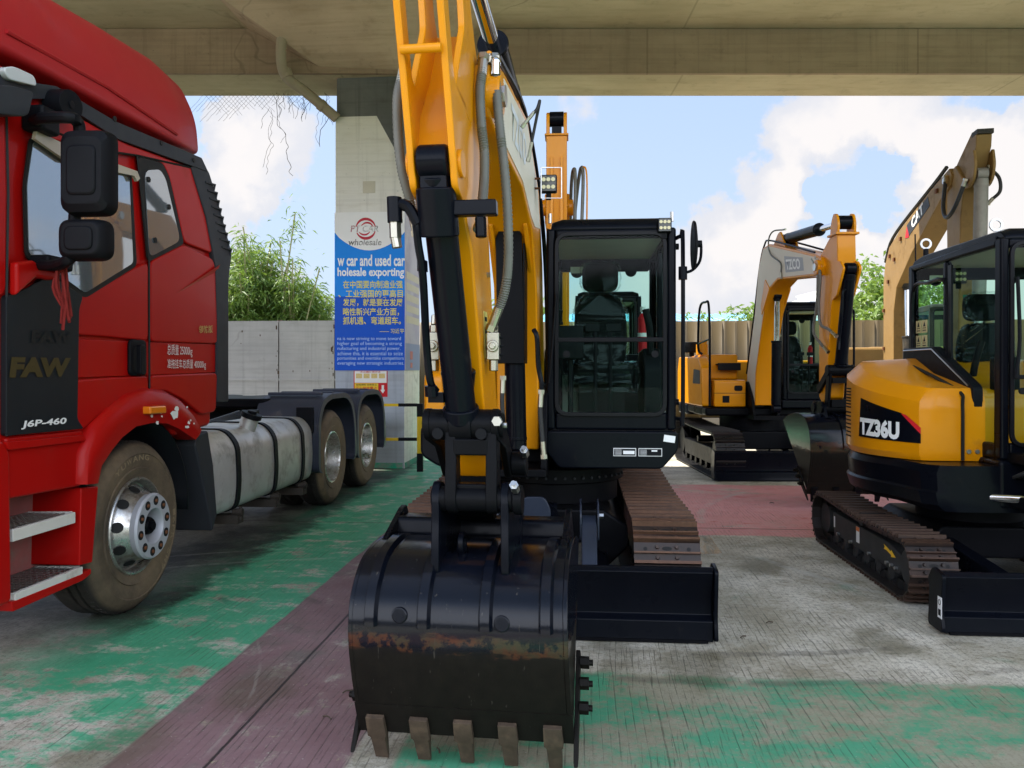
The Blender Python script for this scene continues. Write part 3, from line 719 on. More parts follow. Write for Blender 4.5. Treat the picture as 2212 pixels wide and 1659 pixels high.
cane(690, 580, 4, .5, 'short bare cane leaning right towards the pier', .2)
cane(632, 560, 6, .05, 'straight bare cane just left of the tallest one and lower', .1)
def tree(name, label, x, y, h, r, nleaf, seed, mt=LEAF, ls=.22, group=None):
    rnd = random.Random(seed); t = thing(name, label, 'tree', (x, y, 0), 0, group)
    mb = MB(); ml = MB(); tips = []
    mb.tube([(0, 0, 0), (.05, .03, h * .3), (0, -.04, h * .55)], .13 * h / 5, 8, 4)
    for i in range(9):
        a = i * 2.4 + rnd.random(); e = rnd.uniform(.2, 1.2); L = r * rnd.uniform(.55, 1)
        p0 = Vector((0, 0, h * rnd.uniform(.3, .55))); p1 = p0 + Vector((math.cos(a) * math.cos(e), math.sin(a) * math.cos(e), math.sin(e))) * L
        mb.tube([p0, p0.lerp(p1, .5) + Vector((0, 0, .1)), p1], .035 * h / 5, 6, 3); tips.append(p1); tips.append(p0.lerp(p1, .6))
    for i in range(14):
        a = rnd.uniform(0, 6.28); tips.append(Vector((math.cos(a) * r * rnd.uniform(.2, 1), math.sin(a) * r * rnd.uniform(.2, 1), h * rnd.uniform(.5, .97))))
    for k in range(nleaf):
        c = rnd.choice(tips); q = c + Vector((rnd.gauss(0, r * .17), rnd.gauss(0, r * .17), rnd.gauss(0, r * .15)))
        leafq(ml, q, Vector((rnd.uniform(-1, 1), rnd.uniform(-1, 1), rnd.uniform(-.8, .5))).normalized(), ls * rnd.uniform(.7, 1.4), ls * .22, rnd)
    mb.build('trunk', BARK, t); ml.build('crown', mt, t)
p = at(1876, 690, 23.5); tree('leafy_tree', 'sunlit broad leaved tree behind the fence, left of the old excavator boom', p.x + .15, 23.5, 4.6, 1.25, 3800, 11)
p = at(1905, 600, 27); tree('leafy_tree', 'taller paler tree behind the sunlit one beyond the fence', p.x, 27, 5.3, 1.5, 2800, 12)
p = at(1978, 690, 25); tree('leafy_tree', 'tree seen past the right of the old excavator boom', p.x, 25, 4.3, 1.2, 2000, 13)
p = at(1497, 690, 60); tree('leafy_tree', 'small dark tree top in front of the blue warehouse roof', p.x, 60, 5.9, 1.3, 900, 14, ls=.4)
p = at(1615, 690, 55); tree('leafy_tree', 'tree top at the right end of the blue warehouse roof', p.x, 55, 5.9, 2.0, 1500, 15, ls=.4)
p = at(1086, 690, 26); tree('leafy_tree', 'bright green tree seen between the near excavator arm and boom', p.x, 26, 4.0, 1.3, 2500, 16)
p = at(712, 690, 24); tree('leafy_tree', 'thin tree top just left of the pier above the hoarding', p.x, 24, 3.8, .5, 260, 17, ls=.15)

# torn wire net and dead creepers hanging from the girder
WIRE = mat('dry_wire', (.10, .09, .075), .8)
nt = thing('wire_net', 'torn wire netting hanging from the girder edge left of the pier', 'netting')
rnd = random.Random(4); m = MB(); dN = 13.0
def seg3(m, a, b_, r): m.tube([a, b_], r, 3, cap=False)
for fam in (1, -1):
    for i in range(26):
        x0 = 442 + i * 9.5; n = rnd.randint(4, 9) if x0 > 480 else rnd.randint(5, 8)
        if x0 > 560: n = rnd.randint(2, 5)
        a = W(x0, 203, dN)
        for k in range(n):
            x1 = x0 + fam * 6.2 + rnd.uniform(-1.0, 1.0); y1 = 203 + (k + 1) * 6.6 + rnd.uniform(-1.2, 1.2)
            b_ = W(x1, y1, dN + rnd.uniform(-.03, .03)); seg3(m, a, b_, .0022); a = b_; x0 = x1
m.build('mesh_wires', WIRE, nt)
def creeper(px, L, seed, label, br=3):
    rnd = random.Random(seed); m = MB(); d = 12.95
    def strand(px, py, L, r):
        P = []; x, y = px, py
        for k in range(int(L / 9) + 2): P.append(W(x, y, d + rnd.uniform(-.05, .05))); x += rnd.gauss(0, 4.5); y += 9
        m.tube(P, r * .55, 4, 3)
        return P
    for b_ in range(br): strand(px + rnd.gauss(0, 6), 200 + (0 if b_ == 0 else rnd.uniform(0, L * .4)), L * (1 if b_ == 0 else rnd.uniform(.2, .7)), .008 if b_ == 0 else .005)
    o = m.build('dead_creeper', WIRE); setp(o, label, 'creeper', 'dead creepers on the girder')
creeper(588, 178, 1, 'longest dry creeper stem dangling from the girder', 5)
creeper(655, 60, 2, 'short dry creeper tangle hanging beside the drain pipe', 9)
creeper(700, 110, 3, 'wispy dry creeper hanging next to the pier', 6)
creeper(625, 50, 5, 'tangled dry twigs between the long creeper and the drain pipe', 8)
# ------------------------------------------------------------------ red tractor truck
T = Frame(-2.32, 4.81, SL)
truck = thing('tractor_truck', 'big red semi tractor truck with high roof cab, dark door panel and silver fuel tank', 'truck', T.o, T.rz)
def tp(pts, x=0.0): return [(v.y, v.z) for v in (T.X(a, b, x) for a, b in pts)]
WIN = bpy.data.materials.new('tinted_window'); WIN.use_nodes = True
_b = WIN.node_tree.nodes['Principled BSDF']; _b.inputs['Base Color'].default_value = (.36, .39, .42, 1); _b.inputs['Metallic'].default_value = .72; _b.inputs['Roughness'].default_value = .03
SEAM = mat('seam_rubber', (.012, .012, .012), .6)
WC, WR = .18, .53          # front wheel centre (y), tyre radius
arch = [(WC + .66 * math.cos(R(a)), .56 + .66 * math.sin(R(a))) for a in range(48, 150, 8)]
body = [(-1.55, .95), (-1.62, 2.0), (-1.40, 2.95), (.93, 3.0), (1.06, 2.75), (1.20, 2.2), (1.19, 1.8), (1.15, 1.09), (.80, 1.06)] + arch + [(-.44, .95)]
m = MB(); m.prism(body, 'x', -2.46, -.02); m.build('cab', RED, truck, bevel=.035, seg=3)
def plate(name, pts, mt, x0=-.02, x1=.012, bev=.012, r=.05, parent=truck):
    m = MB(); m.prism(rp2(tp(pts, x1), r), 'x', x0, x1); return m.build(name, mt, parent, bevel=bev, seg=3)
# skins that leave a recessed belt line between them
door = plate('door', [(14, 640), (60, 620), (110, 592), (183, 640), (292, 577), (321, 566), (321, 737), (225, 727), (172, 724), (14, 724)], RED, x1=.008)
plate('door_lower_skin', [(14, 822), (172, 820), (225, 816), (321, 811), (321, 850), (290, 852), (246, 872), (205, 905), (180, 930), (14, 942)], RED, x1=.008, parent=door)
plate('door_belt', [(14, 726), (321, 739), (321, 810), (14, 822)], RED, x1=-.004, bev=.004, r=.005, parent=door)
plate('sleeper_skin', [(325, 564), (396, 528), (462, 560), (469, 600), (470, 743), (325, 738)], RED, x1=.008)
plate('sleeper_lower_skin', [(325, 811), (470, 805), (467, 889), (436, 896), (395, 862), (356, 842), (325, 846)], RED, x1=.008)
plate('sleeper_belt', [(325, 739), (470, 744), (470, 804), (325, 810)], RED, x1=-.004, bev=.004, r=.005)
plate('corner_pillar', [(-120, 280), (12, 245), (16, 420), (14, 638), (-120, 660)], RED, x1=.006)
plate('upper_skin', [(70, 262), (140, 235), (270, 308), (424, 366), (446, 440), (460, 548), (398, 524), (366, 382), (352, 352), (296, 336), (200, 325), (72, 290)], RED, x1=.006)
# sculpted creases
def ridge(a, b, c, x, nm='body_crease', mt=RED):
    m = MB(); A_, B_, C_ = [T.X(*p, .004) for p in (a, b, c)]
    mid = (A_ + B_) / 2; top = Vector((x, 0, 0))
    m.poly([A_, B_, C_ + top]); m.poly([A_, C_ + top, Vector((A_.x, C_.y, C_.z - .05))]); m.build(nm, mt, truck)
ridge((352, 653), (469, 588), (469, 572), .022)

# dark panel on the door, lettering
pan = plate('dark_door_panel', [(14, 640), (60, 622), (109, 593), (180, 640), (172, 668), (168, 905), (182, 926), (14, 942)], DOORB, x1=.013, bev=.004, r=.02, parent=door)
def tq(s, a, b, c, mt, bold=.02, x=.016, par=truck, shear=0):
    a, b, c = T.X(*a, x), T.X(*b, x), T.X(*c, x); text_quad(s, a, b - a, c - a, mt, par, bold=bold, depth=.002, shear=shear)
tq('FAW', (19, 816), (153, 813), (19, 771), GOLDD, .06, par=door, shear=.1)
tq('FAW', (66, 741), (157, 741), (66, 713), DKLET, .05, par=door, shear=.1)
tq('J6P-460', (45, 928), (143, 919), (45, 909), WHTW, .03, par=door, shear=.12)
tq('总质量 25000kg', (361, 770), (415, 772), (361, 743), WHTW, -.004, .012)
tq('准拖挂车总质量 40000kg', (361, 799), (444, 799), (361, 775), WHTW, -.004, .012)
tq('领航版', (429, 720), (459, 719), (429, 703), GOLD, .02, .014)
# windows
def wplate(name, pts, r, x, mt=WIN): m = MB(); m.prism(rp2(tp(pts, x), r), 'x', x - .01, x); return m.build(name, mt, truck, bevel=.0)
wplate('window_rubber', [(66, 294), (284, 366), (296, 574), (184, 645), (110, 590), (56, 556), (52, 400)], .04, .010, SEAM)
wplate('door_window', [(73, 303), (279, 374), (288, 568), (184, 633), (112, 580), (63, 548), (59, 400)], .03, .014)
wplate('quarter_window_frame', [(298, 338), (352, 352), (367, 384), (398, 527), (320, 566)], .04, .008, SEAM)
wplate('quarter_window', [(313, 368), (346, 366), (358, 386), (390, 520), (323, 556)], .06, .012)
for (px, py) in ((320, 388), (364, 447), (334, 519)):
    m = MB(); v = T.X(px, py, .012); m.cyl(v, v + Vector((.008, 0, 0)), .018); m.build('window_button', SEAM, truck)
for pts in ([(14, 250), (18, 420), (14, 640), (14, 942)], [(296, 335), (322, 566), (323, 850)], [(72, 262), (200, 322), (296, 336), (430, 366)]):
    m = MB(); m.tube([T.X(a, b, .006) for a, b in pts], .007, 4); m.build('door_seam', SEAM, truck)
vz = [T.X(*p, .03) for p in ((72, 282), (145, 318), (290, 370), (296, 386), (290, 392), (284, 380), (140, 350), (68, 300))]
m = MB(); m.loft([vz, [v + Vector((.02, 0, 0)) for v in vz]]); m.build('window_visor', BEIGE, truck)
# roof
ys = [(-1.75, 3.03, 3.25, .1), (-1.3, 3.02, 3.42, .02), (-.7, 3.02, 3.55, 0), (0, 3.03, 3.62, 0), (.6, 3.04, 3.66, 0), (.93, 3.05, 3.62, .01), (1.01, 3.08, 3.55, .05)]
rg = []
for y, z0, z1, ins in ys:
    x1, x0 = -ins, -2.46 + ins
    sec = rp2([(x0, z0), (x1, z0), (x1 - .02, z0 + .25), (x1 - .17, z1), (x0 + .17, z1), (x0 + .02, z0 + .25)], [.05, .05, .22, .2, .2, .22], 6)
    rg.append([(a, y, b) for a, b in sec])
m = MB(); m.loft(rg); m.build('roof_fairing', REDF, truck, smooth=60)
m = MB(); m.tube([(-.012, -1.0, 3.12), (-.006, -.2, 3.14), (.0, .6, 3.10)], .012, 6); m.build('roof_crease', REDF, truck)
plate('roof_gutter', [(-60, 140), (70, 178), (122, 186), (250, 262), (436, 341), (450, 371), (255, 300), (120, 213), (-60, 215)], GREYP, x0=-.03, x1=.02, bev=.01, r=.01)
for (px, py) in ((247, 257), (348, 309), (418, 346)):
    m = MB(); v = T.X(px, py, .02); m.cyl(v, v + Vector((.006, 0, 0)), .016); m.build('gutter_screw', SEAM, truck)
plate('marker_lamp', [(7, 147), (30, 142), (75, 163), (82, 187), (20, 172)], LENS, x0=0, x1=.05, bev=.015, r=.03)
plate('sun_visor_end', [(-80, 178), (30, 185), (75, 198), (63, 250), (45, 252), (-80, 236)], GREYP, x0=-.02, x1=.12, bev=.02, r=.03)
v = T.X(120, 230, .02); m = MB(); m.cyl(v, v + Vector((.10, -.02, 0)), .085, .075, n=24); m.cyl(v + Vector((.10, -.02, 0)), v + Vector((.105, -.02, 0)), .02); m.build('roof_lamp_base', BLKP, truck, bevel=.01)
# rear air deflector with slots
plate('air_deflector', [(413, 360), (437, 352), (452, 372), (470, 430), (501, 546), (494, 608), (494, 868), (470, 868), (470, 690), (466, 575), (446, 470)], GREYP, x0=-.06, x1=.015, bev=.012, r=.02)
for k in range(9):
    px, py = 457 + k * 4.4, 398 + k * 17.5
    m = MB(); a, b_ = T.X(px - 14, py - 5, .012), T.X(px + 4, py + 1.5, .012); m.tube([a, b_ + Vector((.012, 0, 0)), b_ + Vector((0, 0, -.045))], .010, 5); m.build('deflector_slot', GREYP, truck)
# mirrors on a tube arm
MF = .30
def mp(px, py, dx=0): return T.X(px, py, MF + dx)
m = MB(); m.tube([T.X(70, 262, .02), T.X(95, 255, .15), mp(150, 254), mp(166, 262), mp(172, 290), mp(165, 420), mp(155, 540), mp(146, 562), T.X(120, 573, .18), T.X(80, 572, .02)], .028, 10, 5); m.build('mirror_arm', BLKP, truck)
m = MB(); v = T.X(72, 262, .0); m.box(v + Vector((.04, 0, 0)), (.12, .14, .13)); m.build('mirror_bracket', BLKP, truck, bevel=.02)
v = T.X(90, 570, 0); m = MB(); m.box(v + Vector((.05, 0, 0)), (.12, .2, .07)); m.build('mirror_bracket', BLKP, truck, bevel=.02)
def mirror(nm, x0, x1, y0, y1, dep):
    a, b_ = T.Y(x0, y1, -.95), T.Y(x1, y0, -.95)
    sec = [(p[0], p[1]) for p in rrect(a.x, b_.x, a.z, b_.z, .06, 5)]
    cx_, cz_ = (a.x + b_.x) / 2, (a.z + b_.z) / 2
    sc = lambda k, y: [(cx_ + (p[0] - cx_) * k, y, cz_ + (p[1] - cz_) * k) for p in sec]
    m = MB(); m.loft([sc(.78, -.95 - dep), sc(.95, -.95 - dep * .75), sc(1, -.95 - dep * .3), sc(1, -.95), ][::-1]); o = m.build(nm, BLKP, truck, bevel=.008)
    m = MB(); m.loft([sc(.60, -.95 - dep * 1.0), sc(.54, -.95 - dep * 1.1)]); m.build('housing_panel', BLKP, o, bevel=.006)
    m = MB(); m.loft([sc(.9, -.949), sc(.9, -.944)]); m.build('mirror_glass', CHR, o)
mirror('mirror', 150, 256, 286, 470, .10)
mirror('mirror', 146, 249, 477, 566, .10)
# ribbon knotted on the lower arm stays with the truck
rib = MB(); rnd = random.Random(2)
for k in range(7):
    a = T.X(133, 568, .20); rib.tube([a + Vector((rnd.uniform(-.015, .015), rnd.uniform(-.015, .015), 0)), a + Vector((rnd.uniform(-.03, .03), rnd.uniform(-.03, .03), -.12)), a + Vector((rnd.uniform(-.02, .03), .02 + rnd.uniform(-.03, .03), rnd.uniform(-.33, -.24)))], .008, 5, 4)
rib.sphere(T.X(133, 570, .2), .035, (1, 1, .8)); o = rib.build('ribbon', mat('ribbon_red', (.17, .016, .014), .9, var=.3, vs=40)); o.matrix_world = T.mat()
setp(o, 'frayed red ribbon knotted on the lower mirror arm of the truck', 'ribbon')
# door handle
m = MB(); m.prism(rp2(tp([(282, 732), (318, 735), (318, 812), (282, 812)], .02), .04), 'x', -.004, .02); hd = m.build('door_handle', BLKP, door, bevel=.01)
m = MB(); m.prism(rp2(tp([(289, 748), (316, 750), (316, 806), (289, 805)], .022), .04), 'x', .0205, .022); m.build('handle_recess', SEAM, hd)
m = MB(); m.prism(rp2(tp([(298, 744), (308, 744), (308, 810), (298, 810)], .03), .02), 'x', .0, .05); m.build('handle_grip', BLKP, hd, bevel=.008)
# mirror root cowl on the door
m = MB(); cw = [T.X(*p, 0) for p in ((16, 566), (58, 562), (66, 575), (100, 584), (108, 596), (98, 606), (60, 600), (16, 640))]
m.loft([cw, [v + Vector((.05, 0, 0)) for v in cw]]); m.build('door_cowl', RED, truck, bevel=.02, seg=3)
# wheel arch fender
oa = tp([(180, 1047), (182, 979), (205, 920), (240, 882), (278, 853), (319, 838), (358, 843), (392, 862), (416, 890), (434, 924)], .04)
ia = tp([(214, 1044), (222, 1006), (244, 972), (266, 945), (296, 921), (333, 913), (364, 915), (388, 926), (406, 938), (424, 950)], .04)
m = MB(); rings = []
for (a, b_) in zip(oa, ia):
    p, q = Vector((0, a[0], a[1])), Vector((0, b_[0], b_[1])); X = Vector((1, 0, 0))
    rings.append([p + X * -.05, p + X * .02, p.lerp(q, .15) + X * .05, p.lerp(q, .6) + X * .05, q + X * .035, q + X * -.10, p.lerp(q, .6) - X * .10])
m.loft(rings); m.build('fender', RED, truck, smooth=50)
def chips(name, pts, x):
    rnd = random.Random(3)
    for px, py, s in pts:
        m = MB(); n = 9; ps = [T.X(px + s * math.cos(6.28 * i / n) * rnd.uniform(.6, 1.2), py + s * 1.25 * math.sin(6.28 * i / n) * rnd.uniform(.6, 1.2), x) for i in range(n)]
        m.poly(ps); m.build(name, WHT, truck)
chips('paint_chip', [(378, 896, 9), (382, 884, 5), (404, 880, 2), (408, 913, 3), (406, 922, 3.5), (412, 908, 2), (419, 915, 2), (340, 913, 4), (328, 899, 3), (350, 899, 2), (402, 922, 2)], .0515)
m = MB(); m.prism(tp([(322, 878), (357, 876), (358, 893), (323, 895)], .09), 'x', .03, .10); m.build('side_marker', AMB, truck, bevel=.012)
# black inner arch lining and flap
m = MB(); al = [(WC + .62 * math.cos(R(a)), .58 + .62 * math.sin(R(a))) for a in range(-5, 186, 10)]
m.loft([[(-.02, a, b) for a, b in al], [(-.55, a, b) for a, b in al]], closed=False); o = m.build('arch_liner', BLKP, truck); o.modifiers.new('s', 'SOLIDIFY').thickness = .012
fl = [(422, 962), (428, 938), (450, 930), (462, 1005), (470, 1110), (460, 1148), (447, 1080)]
m = MB(); m.prism(tp(fl, .0), 'x', -.45, .0); m.build('mud_flap', GREYP, truck, bevel=.015)
# step housing
sill = [(14, 944), (180, 928), (186, 948), (178, 1050), (22, 1078), (14, 1040)]
plate('sill_panel', sill, RED, x0=-.3, x1=-.005, bev=.02, r=.02)
plate('sill_ledge', [(14, 955), (182, 940), (188, 952), (20, 972)], RED, x0=-.3, x1=.02, bev=.012, r=.01)
stp = thing  # (steps below)
plate('bumper_corner', [(-260, 960), (10, 950), (24, 975), (28, 1300), (0, 1312), (-260, 1400)], RED, x0=-.6, x1=.01, bev=.03, r=.03)
plate('step_post', [(176, 1054), (213, 1050), (200, 1215), (172, 1222)], RED, x0=-.30, x1=-.0, bev=.015, r=.01)
plate('step_rail', [(26, 1300), (176, 1240), (198, 1228), (197, 1240), (180, 1254), (28, 1322)], RED, x0=-.32, x1=-.004, bev=.012, r=.01)
SB = mat('step_back', (.30, .10, .09), .7, var=.3, vs=8, dirt=(.22, .18, .15), dirt_amt=.35)
plate('step_back', [(10, 1060), (185, 1045), (185, 1235), (10, 1320)], SB, x0=-.34, x1=-.28, bev=0, r=.01)
WSTEP = mat('white_step', (.62, .60, .55), .5, var=.1, dirt=(.25, .15, .08), dirt_amt=.2)
for (a, b_) in (((24, 1146), (160, 1104)), ((29, 1274), (176, 1230))):
    p, q = T.X(*a, -.015), T.X(*b_, -.015)
    zz = (p.z + q.z) / 2
    m = MB(); m.bx(-.03, -.006, p.y, q.y, zz - .06, zz); m.bx(-.275, -.03, q.y - .012, q.y, zz - .05, zz); m.bx(-.275, -.03, p.y, p.y + .012, zz - .05, zz); st = m.build('step', WSTEP, truck, bevel=.004)
    m = MB()
    for i in range(7): xx = -.06 - i * .035; m.bx(xx - .003, xx + .003, p.y, q.y, zz - .03, zz - .002)
    n = 12
    for i in range(n): yy = p.y + (q.y - p.y) * (i + .5) / n; m.bx(-.275, -.03, yy - .003, yy + .003, zz - .032, zz - .006)
    m.build('step_grating', STEEL, st)
# chassis, fifth wheel
m = MB()
for xx in (-1.62, -.84): m.bx(xx - .04, xx + .04, .9, 6.9, .72, 1.0)
m.bx(-1.6, -.86, 1.6, 1.75, .75, .95); m.bx(-1.6, -.86, 6.6, 6.75, .75, .95); m.build('chassis_rail', GREYP, truck, bevel=.01)
m = MB(); m.prism(rp2([(-1.85, 3.6), (-.55, 3.6), (-.5, 4.5), (-.8, 5.0), (-1.05, 4.95), (-1.15, 4.6), (-1.3, 4.6), (-1.4, 4.95), (-1.65, 5.0), (-1.9, 4.5)], .12), 'z', 1.10, 1.20); m.build('fifth_wheel', BLKM, truck, bevel=.02)
m = MB(); m.bx(-1.8, -.6, 4.0, 4.4, .95, 1.10); m.build('fifth_wheel_stand', BLKM, truck)
m = MB()
for k in range(4): m.tube([(-.75, 1.0, 1.02 + k * .02), (-.6 + k * .05, 1.6, 1.06), (-.65, 2.3, 1.02), (-.7, 3.2, 1.02 + k * .02)], .018, 6, 4)
m.build('air_hose', HOSE, truck)
m = MB(); m.bx(-2.2, -.3, .6, 1.05, .6, 1.05); m.bx(-2.3, -.15, 1.0, 1.14, .9, 1.5); m.build('engine_cover', BLKM, truck)
# fuel tank
ty0, ty1 = 1.20, 3.42
tk = rp2([(-.66, .40), (-.04, .37), (-.015, .6), (-.03, .9), (-.13, 1.02), (-.66, 1.03)], [.12, .12, .3, .15, .12, .1], 6)
m = MB(); m.loft([[(a * .97 - .012, ty0 - .03, .7 + (b - .7) * .93) for a, b in tk], [(a, ty0, b) for a, b in tk], [(a, ty1, b) for a, b in tk], [(a * .97 - .012, ty1 + .03, .7 + (b - .7) * .93) for a, b in tk]]); tank = m.build('fuel_tank', ALU, truck, bevel=.012, seg=3, smooth=50)
BRK = mat('grimy_bracket', (.05, .042, .035), .7, .2, var=.3, vs=12)
for yy in (1.62, 2.42, 3.13):
    m = MB(); grow = [((a + .35) * 1.03 - .35 + .004, .7 + (b - .7) * 1.03) for a, b in tk]; m.loft([[(a, yy - .035, b) for a, b in grow], [(a, yy + .035, b) for a, b in grow]]); m.build('tank_strap', BLKP, truck, smooth=50)
    m = MB(); m.bx(-.5, .0, yy - .05, yy + .06, .27, .34); m.cyl((-.06, yy, .36), (.02, yy, .36), .03, n=10); m.cyl((.0, yy, .30), (.0, yy, .40), .012, n=8); m.build('tank_bracket', BRK, truck)
cp = T.X(546, 905, -.1)
m = MB(); m.cyl((-.16, cp.y, .98), (-.12, cp.y, 1.09), .075, n=24); m.build('filler_neck', ALU, truck)
m = MB(); m.cyl((-.12, cp.y, 1.088), (-.105, cp.y, 1.13), .09, n=24); m.cyl((-.105, cp.y, 1.128), (-.10, cp.y, 1.15), .04, n=16); m.build('filler_cap', BLKP, truck, bevel=.006)
m = MB(); m.bx(-.22, -.13, cp.y + .1, cp.y + .22, 1.05, 1.15); m.build('tank_sender', BLKP, truck, bevel=.01)
# rear mudguards
def mudguard(yc):
    pr = rp2([(yc - .70, .42), (yc - .69, 1.0), (yc - .56, 1.18), (yc - .3, 1.245), (yc + .33, 1.245), (yc + .58, 1.14), (yc + .70, .9), (yc + .75, .44)], .12, 4)
    pr = [p for p in pr]
    inn = [(yc + (a - yc) * .965, .42 + (b - .42) * .975) for a, b in pr]
    m = MB(); m.loft([[(x, a, b) for a, b in pr + inn[::-1]] for x in (-.66, .012)]); g = m.build('mudguard', GREYB, truck, bevel=.006)
    inn2 = [(yc + (a - yc) * .9, .42 + (b - .42) * .93) for a, b in pr]
    m = MB(); m.loft([[(x, a, b) for a, b in pr + inn2[::-1]] for x in (.0125, .03)]); m.build('mudguard_lip', GREYB, g, bevel=.008)
    for yy in (yc - .40, yc - .02, yc + .36):
        m = MB(); zt = 1.25 if yy < yc + .3 else 1.235; m.bx(-.62, -.03, yy - .035, yy + .035, zt - .02, zt + .014); m.build('mudguard_rib', GREYB, g, bevel=.01)
    m = MB(); m.bx(-.2, -.02, yc - .735, yc - .69, .85, 1.12); m.build('mudguard_bracket', BLKP, g, bevel=.01)
for yc in (4.17, 5.62): mudguard(yc)
# wheels
def tyre(mb_parent, c, Rr, wd, name='tyre', sx=1, dust=1.0, rimr=.30):
    prof = [(rimr - .01, -.03), (rimr, 0), (rimr + .03, .012), (rimr + .06, .018), (rimr + .065, .010), (Rr - .11, .022), (Rr - .085, .018), (Rr - .08, .023), (Rr - .055, .015), (Rr - .03, -.005), (Rr - .006, -.03), (Rr, -.05),
            (Rr, -.085), (Rr - .014, -.09), (Rr - .014, -.10), (Rr, -.105), (Rr, -wd / 2 - .01), (Rr - .014, -wd / 2 - .005), (Rr - .014, -wd / 2 + .005), (Rr, -wd / 2 + .01), (Rr, -wd + .05), (Rr - .03, -wd), (rimr, -wd)]
    prof = [prof[0]] + [p for p in prof[1:]]
    m = MB(); m.lathe(prof, c, (sx, 0, 0), 56)
    for i in range(64):          # block tread across the shoulder
        a = 2 * math.pi * i / 64; u = Vector((0, math.cos(a), math.sin(a))); t_ = Vector((0, -math.sin(a), math.cos(a))); X = Vector((sx, 0, 0)); C_ = Vector(c); h0, h1 = -.078, -.040
        q = [C_ + u * (Rr - .003) + X * h0 + t_ * .006, C_ + u * (Rr - .003) + X * h0 - t_ * .006, C_ + u * (Rr - .004) + X * h1 - t_ * .006, C_ + u * (Rr - .004) + X * h1 + t_ * .006]
        m.loft([q, [p + u * .0055 for p in q]])
    o = m.build(name, TYRE, mb_parent, smooth=28)
    at = o.data.attributes.new('dust', 'FLOAT', 'POINT')
    for v in o.data.vertices:
        dx = (v.co.x - c[0]) * sx; rr = math.hypot(v.co.y - c[1], v.co.z - c[2])
        at.data[v.index].value = dust if (dx > -.012 and rr < Rr - .012) else (.25 if rr < Rr - .02 else .10)
    return o
def front_wheel(par, c):
    wl = bpy.data.objects.new('wheel', None); COL.objects.link(wl); wl.parent = par
    o = tyre(wl, c, WR, .29)
    m = MB(); m.lathe([(.30, -.035), (.305, .0), (.298, .012), (.288, .012), (.280, -.01), (.272, -.045), (.262, -.05), (.255, -.03), (.205, .055), (.198, .075)], c, (1, 0, 0), 48); m.build('rim', RIM, wl, smooth=45)
    m = MB(); m.lathe([(.196, .045), (.204, .105), (.194, .118), (.112, .118), (.104, .108), (.104, .0)], c, (1, 0, 0), 48); m.build('hub_ring', RIMG, wl, smooth=40)
    m = MB(); m.lathe([(.103, .01), (.060, .015), (.055, .085), (.045, .10), (.0, .10)], c, (1, 0, 0), 24); m.lathe([(.03, .10), (.03, .115), (0, .115)], c, (1, 0, 0), 6); m.build('hub', BLKM, wl, smooth=40)
    C = Vector(c)
    for k in range(10):
        a = 2 * math.pi * (k + .3) / 10; u = Vector((0, math.cos(a), math.sin(a))); 
        p = C + u * .156 + Vector((.119, 0, 0)); m = MB(); m.cyl(p - Vector((.004, 0, 0)), p + Vector((.0006, 0, 0)), .0285, n=16); m.build('nut_hole', SEAM, wl)
        m = MB(); m.cyl(p - Vector((.01, 0, 0)), p + Vector((.008, 0, 0)), .0145, .011, n=6); m.build('wheel_nut', RUST, wl)
        a += .31; u = Vector((0, math.cos(a), math.sin(a))); nrm = (Vector((1, 0, 0)) * .05 + u * .085).normalized()
        p = C + u * .231 + Vector((.012, 0, 0)); tg = Vector((1, 0, 0)).cross(u); al = nrm.cross(tg).normalized()
        m = MB(); m.poly([p + nrm * .004 + tg * .033 * math.cos(t) + al * .036 * math.sin(t) for t in [2 * math.pi * i / 18 for i in range(18)]]); m.build('hand_hole', SEAM, wl)
    for (s, a0, a1, r0) in (('YOUWANG', 60, 130, .40), ('12R22.5', -75, -20, .40), ('295/80', 205, 250, .40)):   # raised sidewall writing
        pass
    return wl
fw = front_wheel(truck, (-.045, WC, WR))
def sidewall_word(s, c, r, a0, a1, hgt):
    for i, ch in enumerate(s):
        if ch == ' ': continue
        a = R(a0 + (a1 - a0) * (i + .5) / len(s)); da = abs(R(a1 - a0)) / len(s) * .8
        u = Vector((0, math.cos(a), math.sin(a))); t = Vector((0, math.sin(a), -math.cos(a)))
        base = Vector(c) + u * (r - hgt / 2) - t * (r * da / 2) + Vector((.017, 0, 0))
        text_quad(ch, base, t * r * da, u * hgt, LETT, fw, bold=.02, depth=.006)
LETT = mat('raised_rubber_letter', (.24, .18, .11), .8, var=.3, vs=30)
sidewall_word('YUWANG', (-.045, WC, WR), .425, 128, 74, .035)
sidewall_word('16PR SM9', (-.045, WC, WR), .425, 5, -52, .035)
def dual_wheel(par, c):
    wl = bpy.data.objects.new('wheel', None); COL.objects.link(wl); wl.parent = par
    tyre(wl, c, WR, .27, dust=1.15, rimr=.285)
    m = MB(); m.lathe([(.285, -.03), (.292, .0), (.285, .010), (.275, .008), (.268, -.02), (.262, -.13), (.250, -.16), (.20, -.17), (.12, -.175), (.11, -.12), (.10, -.08), (.0, -.08)], c, (1, 0, 0), 40); m.build('rim', RIM, wl, smooth=40)
    tyre(wl, (c[0] - .33, c[1], c[2]), WR, .27, name='inner_tyre', dust=.3, rimr=.285)
for yc in (4.17, 5.62): dual_wheel(truck, (-.045, yc, WR))
